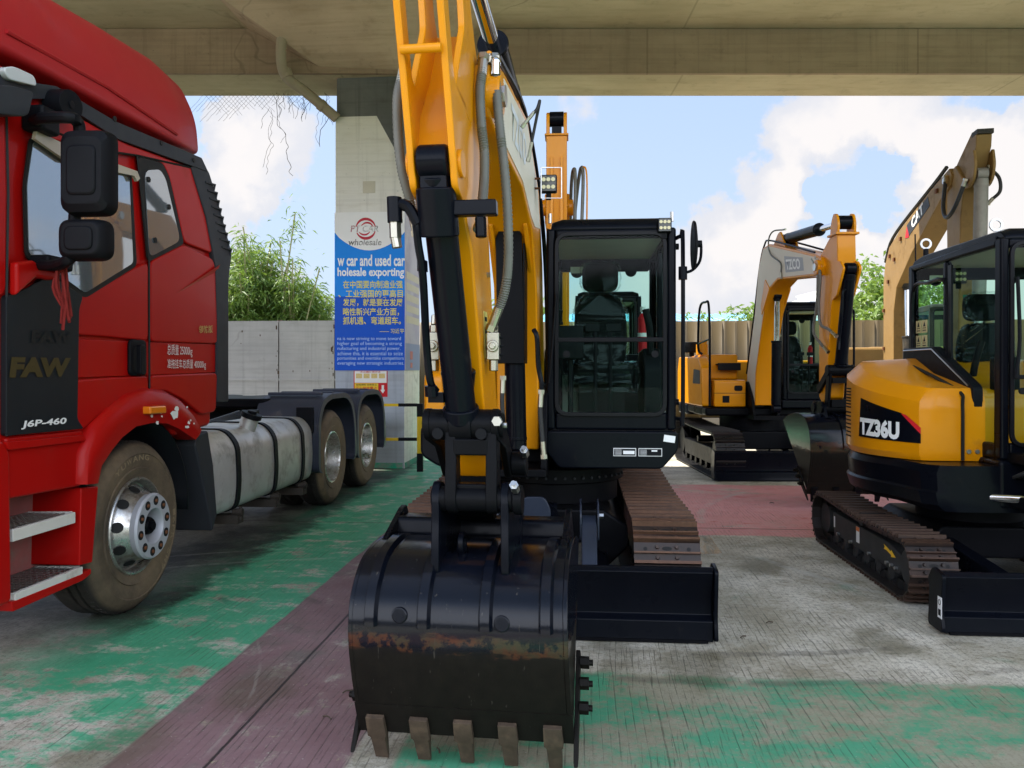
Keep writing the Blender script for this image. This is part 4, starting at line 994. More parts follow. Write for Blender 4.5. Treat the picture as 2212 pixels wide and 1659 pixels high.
for yc in (WC, 4.17, 5.62):
    wl = bpy.data.objects.new('wheel', None); COL.objects.link(wl); wl.parent = truck
    tyre(wl, (-2.40, yc, WR), WR, .29, sx=-1)
    m = MB(); m.cyl((-2.3, yc, WR), (-.3, yc, WR), .09); m.build('axle', BLKM, truck)
    m = MB(); m.lathe([(.30, -.02), (.29, -.05), (.15, -.06), (.1, .0), (0, 0)], (-2.40, yc, WR), (-1, 0, 0), 32); m.build('rim', RIM, wl)
# ------------------------------------------------------------------ excavator building blocks (all in a machine frame: +x to the viewer's right, -y towards the viewer)
def offs(prof, k):       # shrink a profile towards its centre
    cx_ = sum(p[0] for p in prof) / len(prof); cz_ = sum(p[1] for p in prof) / len(prof)
    return [(cx_ + (a - cx_) * k, cz_ + (b - cz_) * k) for a, b in prof]
def inset(poly, d):
    n = len(poly); A = sum(poly[i][0] * poly[(i + 1) % n][1] - poly[(i + 1) % n][0] * poly[i][1] for i in range(n)); s = 1 if A > 0 else -1; out = []
    for i in range(n):
        p, q, r_ = Vector(poly[i - 1]), Vector(poly[i]), Vector(poly[(i + 1) % n]); u, v = (q - p).normalized(), (r_ - q).normalized()
        n1, n2 = Vector((-u.y, u.x)) * s, Vector((-v.y, v.x)) * s; b = (n1 + n2).normalized(); out.append(tuple(q + b * d / max(.35, b.dot(n1))))
    return out
def belt_path(yf, yr, rf, rr, zf, zr, step):
    """closed belt round a front idler and a rear sprocket -> list of (y, z, outward normal)"""
    pts = []
    def arc_(cy, cz, r, a0, a1, n):
        for i in range(n + 1): a = R(a0 + (a1 - a0) * i / n); pts.append((cy + r * math.cos(a), cz + r * math.sin(a)))
    arc_(yr, zr, rr, 90, -90, 24)          # round the back
    arc_(yf, zf, rf, 270, 90, 24)          # round the front
    n = 12
    for i in range(1, n): f = i / n; y = yf + (yr - yf) * f; pts.append((y, zf + rf + (zr + rr - zf - rf) * f - .02 * math.sin(math.pi * f) ** 2))
    P = [Vector((0, a, b)) for a, b in pts]; P.append(P[0])
    L = sum((b - a).length for a, b in zip(P, P[1:])); N = round(L / step); out = []
    acc = 0; tgt = 0; i = 0
    for k in range(N):
        d = k * L / N
        while i < len(P) - 2 and acc + (P[i + 1] - P[i]).length < d: acc += (P[i + 1] - P[i]).length; i += 1
        s = (P[i + 1] - P[i]); f = (d - acc) / max(s.length, 1e-9); p = P[i] + s * f
        t = s.normalized(); out.append((p, t, Vector((0, t.z, -t.y)) * -1))
    return out, L / N
def track(root, xc, wd, yf, yr, rf, rr, zf, zr, mt, step=.128, detail=True, xf=None):
    m = MB(); lay = m.bm.verts.layers.float.new('edge'); path, st = belt_path(yf, yr, rf, rr, zf, zr, step)
    cen = Vector((0, (yf + yr) / 2, (zf + zr) / 2)); X = Vector((1, 0, 0)); edge = []
    x0, x1 = xc - wd / 2, xc + wd / 2
    for p, t, n in path:
        if n.dot(p - cen) < 0: n = -n
        def blk(x0, x1, t0, t1, h0, h1, e):
            q = [p + t * a + n * b for a, b in ((t0, h0), (t1, h0), (t1, h1), (t0, h1))]
            i0 = len(m.bm.verts); m.loft([[v + X * x0 for v in q], [v + X * x1 for v in q]])
            edge.extend([e] * (len(m.bm.verts) - i0))
        g = .018 * wd / .4
        blk(x0, x1, -st * .49, st * .49, -.012, .0, .15)
        blk(x0, x1, -st * .49, -st * .36, .0, .028, 1.0)
        blk(x0, x1, -st * .02, st * .06, .0, .022, 1.0)
        blk(xc - .07, xc + .07, -st * .45, st * .45, -.07, -.012, .0)
        if detail:
            for s in (-1, 1):
                for tt in (-st * .20, st * .28):
                    m.cyl(p + X * (xc + s * .055) + t * tt, p + X * (xc + s * .055) + t * tt + n * .014, .013, .010, n=6)
                c = p + X * (xc + s * (wd / 2 - .065)) + t * st * .2 + n * .0012
                m.mi = 1; m.poly([c + (t * math.sin(a) + X * math.cos(a)) * .012 for a in [6.283 * i / 8 for i in range(8)]]); m.mi = 0
            c = p + X * xc + t * st * .22 + n * .0012
            m.mi = 1; m.poly([c + t * math.sin(a) * .012 + X * math.cos(a) * .03 for a in [6.283 * i / 10 for i in range(10)]]); m.mi = 0
            edge.extend([.3] * (len(m.bm.verts) - len(edge)))
    m.bm.verts.ensure_lookup_table()
    for v, e in zip(m.bm.verts, edge): v[lay] = e
    o = m.build('track', [mt, SEAM], root, smooth=30)
    return o
def roller_frame(root, xc, wd, yf, yr, rf, rr, zf, zr, mt=BLKM, sgn=1, stickers=False, h0=.16, h1=.40):
    w2 = wd * .30
    m = MB(); pr = rp2([(yf + .12, h0), (yr - .22, h0), (yr - .18, h1), (yf + .30, h1), (yf + .05, h1 - .05)], .04)
    m.prism(pr, 'x', xc - w2, xc + w2); fr = m.build('track_frame', mt, root, bevel=.012)
    m = MB()
    for sx in (-1, 1): m.cyl((xc + sx * wd * .2, yf, zf), (xc + sx * wd * .30, yf, zf), rf - .075, n=28)
    m.cyl((xc - wd * .2, yf, zf), (xc + wd * .2, yf, zf), rf - .09, n=28); m.build('idler_wheel', mt, root, bevel=.01)
    m = MB()
    teeth = [((rr - .075 + (.03 if i % 2 else 0)), 2 * math.pi * i / 42) for i in range(42)]
    m.loft([[(xc + s * .025, yr + r_ * math.cos(a), zr + r_ * math.sin(a)) for r_, a in teeth] for s in (-1, 1)])
    m.cyl((xc - w2, yr, zr), (xc + w2 + .03, yr, zr), rr * .62, n=28); m.build('sprocket', mt, root)
    n = 6
    for k in range(n):
        y = yf + .28 + (yr - yf - .56) * k / (n - 1)
        m = MB(); m.cyl((xc - w2 * .95, y, .125), (xc + w2 * .95, y, .125), .06, n=16); m.build('track_roller', mt, root)
    m = MB(); m.cyl((xc - w2, (yf + yr) / 2, h1 + .06), (xc + w2, (yf + yr) / 2, h1 + .06), .05, n=16); m.build('carrier_roller', mt, root)
    return fr
def dozer(root, x0, x1, y, z1, mt=BLK, arms=(-.32, .32), yarm=-.35, cyl=True):
    pr = [(y + .06, z1), (y + .02, z1 + .012), (y - .005, z1 - .01), (y + .06, z1 * .62), (y + .055, z1 * .36), (y + .012, z1 * .30), (y + .006, .05), (y + .0, .012), (y + .02, .012), (y + .05, z1 * .28), (y + .10, z1 * .36), (y + .10, z1 * .62)]
    m = MB(); m.prism(pr, 'x', x0, x1); bl = m.build('dozer_blade', mt, root, bevel=.006)
    for s, xx in ((-1, x0), (1, x1)):
        ep = rp2([(y - .035, z1 + .01), (y + .10, z1 + .03), (y + .16, z1 - .05), (y + .14, .25), (y + .16, .02), (y - .035, .02), (y - .005, z1 * .35)], .03)
        m = MB(); m.prism(ep, 'x', xx, xx + s * .022); m.build('end_plate', mt, bl, bevel=.004)
    m = MB(); m.cyl((x0, y + .03, z1 + .0), (x1, y + .03, z1 + .0), .016, n=10); m.build('top_lip', mt, bl)
    m = MB(); m.prism([(y - .008, .006), (y + .010, .006), (y + .010, .022), (y - .008, .022)], 'x', x0 + .03, x1 - .03); m.build('cutting_edge', BLKM, bl)
    for xx in arms:
        m = MB(); m.prism([(y + .08, .10), (y + .08, .26), (yarm, .36), (yarm, .22)], 'x', xx - .05, xx + .05); m.build('blade_arm', mt, root, bevel=.01)
    return bl
def crumple(m, amp=.008):
    rnd = random.Random(len(m.bm.verts))
    bmesh.ops.subdivide_edges(m.bm, edges=m.bm.edges[:], cuts=3, use_grid_fill=True); bmesh.ops.triangulate(m.bm, faces=m.bm.faces[:])
    for v in m.bm.verts: v.co += Vector((rnd.uniform(-1, 1), rnd.uniform(-1, 1), rnd.uniform(-1, 1))) * amp
    return m
def hyd(root, p0, p1, rb, rr, fbar, xf=None, bar=BLK, rod=CHR, name='hydraulic_cylinder', eye=True):
    """barrel from p0 over fraction fbar, chrome rod on to p1"""
    p0, p1 = Vector(p0), Vector(p1); q = p0.lerp(p1, fbar); d = (p1 - p0).normalized()
    m = MB(xf); m.cyl(p0 + d * rb * .8, q, rb, n=28); m.cyl(q, q + d * .03, rb * 1.12, n=28); m.cyl(p0 + d * rb * 1.6, p0 + d * rb * 2.0, rb * 1.05, n=28)
    o = m.build(name, bar, root, bevel=.006)
    m = MB(xf); m.cyl(q, p1 - d * rr, rr, n=24); m.build('piston_rod', rod, o)
    if eye:
        X = Vector((1, 0, 0))
        m = MB(xf); m.cyl(p0 - X * rb * .8, p0 + X * rb * .8, rb * .95, n=24); m.build('rear_eye', bar, o, bevel=.008)
        m = MB(xf); m.cyl(p1 - X * rb * .8, p1 + X * rb * .8, rb * .9, n=24); m.cyl(p1 - d * rb * 1.3, p1 - d * rb * .3, rr * 1.2, n=20); m.build('rod_eye', bar, o, bevel=.008)
    return o
def worklight(root, p, sz=.085, xf=None):
    p = Vector(p)
    m = MB(xf); m.box(p, (sz, .05, sz * 1.05)); o = m.build('work_light', BLKP, root, bevel=.008)
    m = MB(xf); m.box(p + Vector((0, -.026, 0)), (sz * .86, .004, sz * .9)); m.build('light_glass', DKLENS, o)
    for i in (-1, 0, 1):
        for k in (-1, 1):
            m = MB(xf); q = p + Vector((i * sz * .28, -.029, k * sz * .22)); m.cyl(q, q + Vector((0, -.004, 0)), sz * .12, n=12); m.build('light_reflector', mat_led, o)
    m = MB(xf); m.box(p + Vector((0, .01, -sz * .65)), (.03, .03, .05)); m.build('light_bracket', BLKP, o)
    return o
mat_led = mat('led_reflector', (.75, .66, .42), .3)
TRIM = mat('window_seal', (.007, .007, .009), .4, coat=.08, spec=.1)
CRMD = mat('cream_decal', (.66, .60, .50), .45, var=.04, vs=2)
def cab(root, x0, x1, y0, y1, z0, z1, split=.45, bodym=BLK, seat=True, xf=None, rear=True, wrap=True, lowz=None):
    """operator's cab: posts, roof, glazing on every side, seat and controls inside"""
    w_, t_ = x1 - x0, .055
    c = bpy.data.objects.new('cab', None); COL.objects.link(c); c.parent = root
    zs = z1 - .10                      # underside of roof rail
    m = MB(xf)
    for xx in (x0, x1 - t_):
        for yy in (y0, y1 - .07): m.bx(xx, xx + t_, yy, yy + .07, z0, zs + .02)
        m.bx(xx, xx + t_, y0 + .07, y1 - .07, zs - .03, zs + .02); m.bx(xx, xx + t_, y0 + .07, y1 - .07, z0, z0 + .10)
        m.bx(xx + .003, xx + t_ - .003, (y0 + y1) / 2 + .05, (y0 + y1) / 2 + .11, z0 + .1, zs - .03)
    m.bx(x0 + t_, x1 - t_, y0 + .003, y0 + .06, zs - .045, zs + .015); m.bx(x0 + t_, x1 - t_, y0 + .003, y0 + .06, z0, z0 + .11)
    m.bx(x0 + t_, x1 - t_, y1 - .06, y1 - .003, zs - .10, zs + .015); m.bx(x0 + t_, x1 - t_, y1 - .06, y1 - .003, z0, z0 + .50)
    fr = m.build('cab_frame', bodym, c, bevel=.018, seg=3)
    rp = rp2([(y0 - .005, zs), (y0 + .05, z1 - .01), (y0 + .2, z1), (y1 - .2, z1), (y1 - .03, z1 - .03), (y1, zs)], .05)
    m = MB(xf); m.loft([[(x0 + .03, a, zs + (b - zs) * .75) for a, b in rp], [(x0 + .10, a, b) for a, b in rp], [(x1 - .10, a, b) for a, b in rp], [(x1 - .03, a, zs + (b - zs) * .75) for a, b in rp]]); m.build('roof', bodym, c, bevel=.02, seg=3)
    m = MB(xf); m.bx(x0 + .05, x1 - .05, y0 + .06, y1 - .06, zs - .005, zs + .012); m.build('headliner', CREAM, c)
    # front glazing in a rubber seal
    gx0, gx1, gz1 = x0 + .052, x1 - .058, zs - .005
    gz0 = z0 + .085; zsp = gz0 + (gz1 - gz0) * split; yf = y0 - .012
    def ring(a0, a1, b0, b1, r, rt):
        o_ = rrect(a0, a1, b0, b1, r, 6); i_ = rrect(a0 + rt, a1 - rt, b0 + rt, b1 - rt, max(.01, r - rt), 6)
        m = MB(xf)
        V = lambda s, y: [(p[0], y, p[1]) for p in s]
        m.loft([V(i_, yf + .02), V(i_, yf - .004), V(o_, yf - .004), V(o_, yf + .02)], cap=False)
        return m
    ring(gx0, gx1, gz0, gz1, .09, .026).build('window_seal', TRIM, c, bevel=.004)
    m = MB(xf); m.bx(gx0 + .02, gx1 - .02, yf - .008, yf + .016, zsp - .014, zsp + .014); m.build('window_bar', TRIM, c, bevel=.004)
    m = MB(xf); m.poly([(a, yf + .006, b) for a, b in rrect(gx0 + .02, gx1 - .02, zsp, gz1 - .02, .05, 5)]); m.build('front_window', GLS, c)
    m = MB(xf); m.poly([(a, yf + .006, b) for a, b in rrect(gx0 + .02, gx1 - .02, gz0 + .02, zsp, .06, 5)]); m.build('lower_window', GLS, c)
    for xx in (gx0 + .075, gx1 - .075):
        m = MB(xf); m.cyl((xx, yf - .006, zsp - .09), (xx, yf + .01, zsp - .09), .022, n=16); m.build('window_catch', TRIM, c)
    for xx, nm in ((x0 + .02, 'side_window'), (x1 - .02, 'side_window')):
        m = MB(xf); m.poly([(xx, y0 + .07, z0 + .10), (xx, y1 - .07, z0 + .10), (xx, y1 - .07, zs - .03), (xx, y0 + .07, zs - .03)]); m.build(nm, GLS, c)
    m = MB(xf); m.poly([(x0 + t_, y1 - .03, z0 + .50), (x1 - t_, y1 - .03, z0 + .50), (x1 - t_, y1 - .03, zs - .10), (x0 + t_, y1 - .03, zs - .10)]); m.build('rear_window', GLS, c)
    m = MB(xf); m.bx(x0 + .02, x1 - .02, y0 + .02, y1 - .02, z0 - .02, z0 + .02); m.build('floor_plate', BLKP, c)
    if seat:
        xc, yc = (x0 + x1) / 2 - .04, y1 - .42; zb = z0 + .29
        sb = [(-.18, .0), (-.20, .2), (-.19, .40), (-.13, .54), (.13, .54), (.19, .40), (.20, .2), (.18, 0)]
        rg = lambda k, y, s: [(xc + a * k, y + b * .10, zb + .12 + b * s) for a, b in rp2(sb, .06)]
        m = MB(xf); m.loft([rg(.86, yc + .16, .97), rg(1, yc + .12, 1), rg(1, yc + .05, 1), rg(.84, yc + .01, .96)]); s_ = m.build('seat_backrest', SEATM, c, smooth=60)
        hs = [(xc + a, b) for a, b in rrect(-.135, .135, 0, .21, .07, 5)]
        m = MB(xf); hz_ = zb + .68; sc = lambda k, y: [(xc + (a - xc) * k, y, hz_ + .1 + (b - .1) * k) for a, b in hs]
        m.loft([sc(.85, yc + .20), sc(1, yc + .17), sc(1, yc + .11), sc(.82, yc + .08)]); m.build('headrest', SEATM, c, smooth=60)
        m = MB(xf); m.loft([[(xc + a, yc - .42 + b, z) for a, b in rrect(-.23 * k, .23 * k, 0, .5, .08)] for z, k in ((zb, .92), (zb + .04, 1), (zb + .10, 1), (zb + .13, .9))]); m.build('seat_cushion', SEATM, c, smooth=60)
        m = MB(xf); m.bx(xc - .16, xc + .16, yc - .3, yc + .1, z0 + .02, zb); m.build('seat_base', BLKP, c)
        if wrap:
            rw = lambda k, y, s: [(xc + a * k, y + b * .10, zb + .10 + b * s) for a, b in rp2(sb, .06)]
            m = MB(xf); m.loft([rw(1.08, yc + .12, 1.03), rw(1.12, yc + .03, 1.04), rw(.95, yc - .02, 1.0)], cap=True); crumple(m).build('plastic_wrap', WRAP, c, smooth=1)
            m = MB(xf); m.loft([[(xc + a, yc - .46 + b, z) for a, b in rrect(-.25 * k, .25 * k, 0, .52, .08)] for z, k in ((zb - .06, 1), (zb + .04, 1.08), (zb + .145, .98))]); crumple(m).build('plastic_wrap', WRAP, c, smooth=1)
            m = MB(xf); m.loft([sc(1.1, yc + .12), sc(1.12, yc + .07)]); crumple(m).build('plastic_wrap', WRAP, c, smooth=1)
        for s in (-1, 1):
            m = MB(xf); m.prism(rp2([(yc - .45, z0 + .02), (yc + .1, z0 + .02), (yc + .1, zb + .22), (yc - .35, zb + .24), (yc - .45, zb + .1)], .04), 'x', xc + s * .34 - .06, xc + s * .34 + .06); m.build('side_console', BLKP, c, bevel=.015)
            m = MB(xf); m.tube([(xc + s * .33, yc - .40, zb + .2), (xc + s * .32, yc - .44, zb + .36), (xc + s * .29, yc - .46, zb + .50)], .024, 10, 4); m.build('control_lever', BLKP, c)
            m = MB(xf); m.tube([(xc + s * .05, y0 + .30, z0 + .02), (xc + s * .05, y0 + .30, zb + .3), (xc + s * .055, y0 + .30, zb + .36)], .012, 8, 3); m.box((xc + s * .07, y0 + .30, zb + .37), (.09, .04, .05)); m.build('travel_lever', BLKP, c, bevel=.004)
        m = MB(xf); m.box((x0 + .15, y0 + .25, zb + .27), (.17, .06, .22)); m.tube([(x0 + .15, y0 + .28, z0), (x0 + .15, y0 + .28, zb + .2)], .02, 8); m.build('monitor', BLKP, c, bevel=.015)
        for xx, sc_ in ((x0 + .19, 1), (x1 - .20, .9)):
            m = MB(xf); m.cyl((xx, y1 - .07, zs - .10), (xx, y1 - .058, zs - .10), .05 * sc_, n=20); m.build('speaker', BLKP, c)
        m = MB(xf); m.bx(x0 + .14, x0 + .24, y1 - .085, y1 - .073, zs - .115, zs - .065); m.build('cab_label', WHTW, c)
        m = MB(xf); m.bx(xc - .03, xc + .04, y1 - .032, y1 - .031, zs - .25, zs - .22); m.build('exit_label', mat_green, c)
        ex = (x1 - .12, y1 - .2, zb + .22)
        m = MB(xf); m.cyl(ex, Vector(ex) + Vector((0, 0, .26)), .036, n=16); m.cyl(Vector(ex) + Vector((0, 0, .26)), Vector(ex) + Vector((0, 0, .30)), .036, .016, n=16); eo = m.build('fire_extinguisher', REDB, c, smooth=40)
        m = MB(xf); m.cyl(Vector(ex) + Vector((0, 0, .31)), Vector(ex) + Vector((0, 0, .35)), .02, n=10); m.cyl(Vector(ex) + Vector((0, 0, .12)), Vector(ex) + Vector((0, 0, .15)), .038, n=16); m.build('extinguisher_valve', WHTW, eo)
        m = MB(xf); m.bx(x0 + .07, x0 + .2, y1 - .5, y1 - .1, z0 + .02, zb + .05); m.build('side_cover', CREAM, c, bevel=.02)
    return c
mat_green = mat('exit_green', (.02, .22, .12), .5)
def boom(root, prof, w2, xf, mt=YEL, decal=None, foot_w=None, pivot=None):
    m = MB(xf); inner = prof
    m.prism(prof, 'x', -w2, w2); b = m.build('boom', mt, root, bevel=.014, seg=2)
    if decal:
        decal = inset(prof, .028) if decal == 'all' else decal
        for s in (-1, 1):
            m = MB(xf); m.prism(decal, 'x', s * (w2 + .0005), s * (w2 + .003)); m.build('boom_decal', CRMD, b)
    if pivot:
        m = MB(xf); m.cyl((-w2 - .04, *pivot), (w2 + .04, *pivot), .085, n=24); m.build('boom_tip_boss', mt, b, bevel=.01)
        for s in (-1, 1):
            m = MB(xf); m.cyl((s * (w2 + .04), *pivot), (s * (w2 + .055), *pivot), .045, n=8); m.build('pin_cap', STEEL, b)
    return b
def hose(root, pts, r, xf=None, mt=HOSEG, corr=.20, k=None, fit=True, name='hydraulic_hose'):
    P = [Vector(p) for p in pts]; L = sum((b - a).length for a, b in zip(P, P[1:]))
    k = k or (max(6, int(L / .0062 / (len(P) - 1))) if corr else 6)
    m = MB(xf); m.tube(P, r, 9, k, corr); o = m.build(name, mt, root, smooth=60)
    if fit:
        for a, b in ((P[0], P[1]), (P[-1], P[-2])):
            d = (b - a).normalized(); m = MB(xf); m.cyl(a - d * .05, a + d * .03, r * 1.15, n=10); m.cyl(a - d * .07, a - d * .045, r * 1.45, n=6); m.build('hose_fitting', BRASS, o)
    return o
def bucket(root, prof, w2, xf, mouth_top, mt=BLK, teeth=5, rustband=None, toothm=None, toff=(0, 0), ribs=(-.32, -.12, .11, .33), cutters=True, tl=.13):
    """shell profile from the rear lip over the back to the cutting lip; closed with side plates, open towards the machine"""
    P = catmull([Vector((0, a, b)) for a, b in prof], 5)
    n = len(P); inn = []
    for i, p in enumerate(P):
        t = (P[min(i + 1, n - 1)] - P[max(i - 1, 0)]).normalized(); nn = Vector((0, -t.z, t.y))
        inn.append(p + nn * .022)
    cen = Vector((0, mouth_top[0], mouth_top[1]))
    if (inn[n // 2] - cen).length > (P[n // 2] - cen).length: inn = [p * 2 - q for p, q in zip(P, inn)]
    ring = P + inn[::-1]
    m = MB(xf); m.loft([[Vector((x, v.y, v.z)) for v in ring] for x in (-w2, w2)]); b = m.build('bucket', mt, root, smooth=40)
    X = Vector((1, 0, 0))
    for s in (-1, 1):
        m = MB(xf); m.loft([[Vector((s * w2, v.y, v.z)) for v in P], [Vector((s * (w2 + .018), v.y, v.z)) for v in P]]); m.build('side_plate', mt, b, bevel=.004)
        if cutters:
            l0, l1 = Vector((0, *prof[-1])), Vector((0, *mouth_top))
            d = (l1 - l0).normalized(); o_ = Vector((0, d.z, -d.y)); 
            if o_.y < 0: o_ = -o_
            a = l0 + d * .02; q = [a - o_ * .0, a + d * .34, a + d * .34 + o_ * .05, a + d * .10 + o_ * .06, a - d * .12 + o_ * .03]
            m = MB(xf); m.loft([[v + X * s * (w2 + .019) for v in q], [v + X * s * (w2 + .037) for v in q]]); ct = m.build('side_cutter', mt, b, bevel=.004)
            for f in (.10, .2, .29):
                m = MB(xf); c = a + d * f + o_ * .01 + X * s * (w2 + .037); m.cyl(c, c + X * s * .035, .024, n=6); m.cyl(c, c + X * s * .05, .012, n=10); m.build('cutter_bolt', mt, ct)
    for xx in ribs:
        m = MB(xf); rg = []
        i1 = int(n * .72)
        for i in range(int(n * .18), i1):
            p = P[i]; t = (P[i + 1] - P[i - 1]).normalized(); nn = (p - inn[i]).normalized(); f = (i - n * .18) / (i1 - n * .18)
            h = .022 * min(1, 6 * min(f + .02, 1 - f + .1)); w_ = .028
            rg.append([p + X * (xx - w_) - nn * .003, p + X * (xx - w_ * .6) + nn * h, p + X * (xx + w_ * .6) + nn * h, p + X * (xx + w_) - nn * .003])
        m.loft(rg); m.build('wear_strip', mt, b, smooth=50)
    l = Vector((0, *prof[-1])); pv = Vector((0, *prof[-2])); d = (l - pv).normalized(); nn = (P[-1] - inn[-1]).normalized()
    m = MB(xf); q = [l - d * .1 + nn * .004, l + d * .03 + nn * .002, l + d * .03 - nn * .024, l - d * .1 - nn * .028]; m.loft([[v + X * x for v in q] for x in (-w2 - .02, w2 + .02)]); m.build('cutting_lip', mt, b)
    for i in range(teeth):
        xx = -w2 * .86 + i * (w2 * 1.72) / (teeth - 1)
        a = l - d * .05 + X * xx; q0 = lambda c, w_, h: [c + X * -w_ + nn * h * .35, c + X * w_ + nn * h * .35, c + X * w_ - nn * h * .65, c + X * -w_ - nn * h * .65]
        m = MB(xf); m.loft([q0(a, .034, .064), q0(a + d * .085, .036, .064), q0(a + d * .092, .029, .052), q0(a + d * (tl * .62), .031, .052), q0(a + d * (tl * .66), .028, .046), q0(a + d * (tl + .05), .025, .016)]); m.build('bucket_tooth', toothm or RUST, b, bevel=.006)
    return b
def bucket_mat(name, zr, dep=.05):
    """black bucket paint, scraped to rust along one band and scuffed below it"""
    m = bpy.data.materials.new(name); m.use_nodes = True
    t = NT(m.node_tree); b = t.n['Principled BSDF']; co = t.add('ShaderNodeTexCoord').outputs['Object']
    z = t.sep(co)[2]; n = t.noise(t.mapping(co, (3, 3, 14)), 2.5, 8, .7); n2 = t.noise(co, 16, 7, .7)
    zz = t.math('ADD', z, t.math('MULTIPLY', t.math('SUBTRACT', n, .5), .10))
    band = t.math('MULTIPLY', t.ramp(zz, zr - dep, zr - dep * .5), t.ramp(zz, zr + dep, zr + dep * .4))
    rustf = t.math('MULTIPLY', band, t.ramp(t.math('ADD', n2, t.math('MULTIPLY', t.math('SUBTRACT', t.noise(co, 4, 4, .6), .5), .7)), .44, .56))
    chips = t.math('MULTIPLY', t.ramp(n2, .735, .77), .8)
    low = t.ramp(zz, zr, zr - .05)
    base = t.mix(low, (.0035, .0045, .0085), t.mix(n2, (.004, .0036, .0032), (.014, .0115, .0085)))
    c = t.mix(t.math('MULTIPLY', rustf, .6), base, t.mix(t.ramp(t.noise(co, 7, 6, .7), .4, .6), (.10, .03, .011), (.055, .042, .02)))
    scr = t.math('MAXIMUM', t.ramp(t.noise(t.mapping(co, (40, 40, 2.2), rot=(0, .12, 0)), 1.6, 3, .6), .69, .73), t.ramp(t.noise(t.mapping(co, (34, 34, 3), rot=(0, -.5, 0)), 1.4, 3, .6, w=3), .70, .74))
    c = t.mix(t.math('MULTIPLY', scr, .5), c, (.06, .052, .042))
    c = t.mix(chips, c, (.12, .10, .07))
    t.set(b.inputs['Base Color'], c)
    t.set(b.inputs['Roughness'], t.math('ADD', t.math('MULTIPLY_ADD', low, .30, .17), t.math('MULTIPLY', t.math('SUBTRACT', n2, .5), .16)))
    t.set(b.inputs['Coat Weight'], t.math('MULTIPLY_ADD', low, -.28, .30)); b.inputs['Coat Roughness'].default_value = .12; b.inputs['Specular IOR Level'].default_value = .10
    t.set(b.inputs['Normal'], t.add('ShaderNodeBump', {'Height': n2, 'Strength': .12, 'Distance': .01}))
    return m
TOOTH = mat('worn_tooth', (.085, .06, .042), .6, .3, var=.4, vs=25, dirt=(.16, .11, .07), dirt_amt=.35, dscale=12)

# ------------------------------------------------------------------ the near excavator
FA = Frame(.30, 5.8, SL)
exA = thing('excavator', 'large yellow and black excavator nearest the camera, its wide black bucket on the ground', 'excavator', FA.o, FA.rz)
for s in (-1, 1):
    xc = s * .688 - (.05 if s < 0 else 0)
    track(exA, xc, .376, -.93, 1.05, .29, .31, .31, .33, TRK_R)
    roller_frame(exA, xc, .376, -.93, 1.05, .29, .31, .31, .33)
dozer(exA, -.96, .92, -1.36, .40)
BLUEB = mat('blue_black_steel', (.02, .026, .042), .35, coat=.2, var=.2)
# chassis: centre box, sloping legs, slew ring
m = MB(); m.prism([(-.50, .50), (-.34, .60), (.34, .60), (.50, .50), (.50, .36), (.36, .22), (.28, .38), (-.28, .38), (-.36, .22), (-.50, .36)], 'y', -.62, .62); m.build('chassis', BLKM, exA, bevel=.02)
m = MB(); m.cyl((0, 0, .60), (0, 0, .74), .46, n=48); m.cyl((0, 0, .74), (0, 0, .84), .50, n=48); sr = m.build('slew_ring', BLKM, exA, bevel=.008)
for k in range(22):
    a = R(195 + k * 150 / 21); c = Vector((.50 * math.cos(a), .50 * math.sin(a), .78)); m = MB(); m.cyl(c, c * 1.0 + Vector((math.cos(a), math.sin(a), 0)) * .012, .009, n=6); m.build('ring_bolt', GREYP, sr)
for s in (-1, 1):
    xx = s * .245
    m = MB(); m.prism([(-1.30, .30), (-1.30, .40), (-1.13, .60), (-1.03, .64), (-1.0, .56), (-1.12, .46), (-1.2, .30)], 'x', xx - .045, xx + .045); m.build('blade_post', BLUEB, exA, bevel=.008)
    for q in (-.055, .047):
        m = MB(); m.prism(rp2([(-1.12, .50), (-1.12, .66), (-1.05, .72), (-.90, .72), (-.90, .55)], .03), 'x', xx + q, xx + q + .008 + .004); m.build('post_clevis', BLUEB, exA, bevel=.004)
    m = MB(); m.cyl((xx + .055, -1.06, .64), (xx + .085, -1.06, .64), .016, n=6); m.build('clevis_bolt', STEEL, exA)
hyd(exA, (0, -.55, .58), (0, -1.2, .36), .055, .03, .6)
# platform, swing post, hood, counterweight
m = MB(); m.prism(rp2([(-.02, .985), (-.02, 1.12), (.80, 1.12), (.80, 1.0), (.70, .885), (.06, .885)], .03), 'y', -.78, .62); pl = m.build('platform', BLK, exA, bevel=.012)
m = MB(); m.bx(-.82, .80, -.25, 1.1, .885, 1.12); m.build('platform_rear', BLKM, exA, bevel=.02)
m = MB(); m.prism(rp2([(-.82, .96), (-.82, 1.15), (-.50, 1.15), (-.46, .885), (-.70, .885)], .04), 'y', -.80, -.2); m.build('tank_base', BLK, exA, bevel=.02)
for (x0, x1, nm, mt) in ((.40, .54, 'data_plate', None), (.555, .70, 'data_plate', None)):
    m = MB(); m.bx(x0, x1, -.785, -.782, .965, 1.015); dpl = m.build(nm, WHTW, exA)
    m = MB(); m.bx(x0 + .004, x1 - .004, -.787, -.7855, .969, 1.011); m.build('plate_field', BLKP, dpl)
    m = MB()
    for r_ in range(5): m.bx(x0 + .01, x0 + .05, -.7885, -.7875, .973 + r_ * .0075, .975 + r_ * .0075)
    m.bx(x0 + .06, x1 - .01, -.7885, -.7875, .978, .999) if x0 < .5 else m.bx(x0 + .08, x1 - .03, -.7885, -.7875, .995, 1.004)
    m.build('plate_print', WHTW, dpl)
m = MB(); m.box((.745, -.785, 1.075), (.07, .004, .042), Matrix.Rotation(R(8), 3, 'Y')); m.build('paper_label', WHTW, exA)
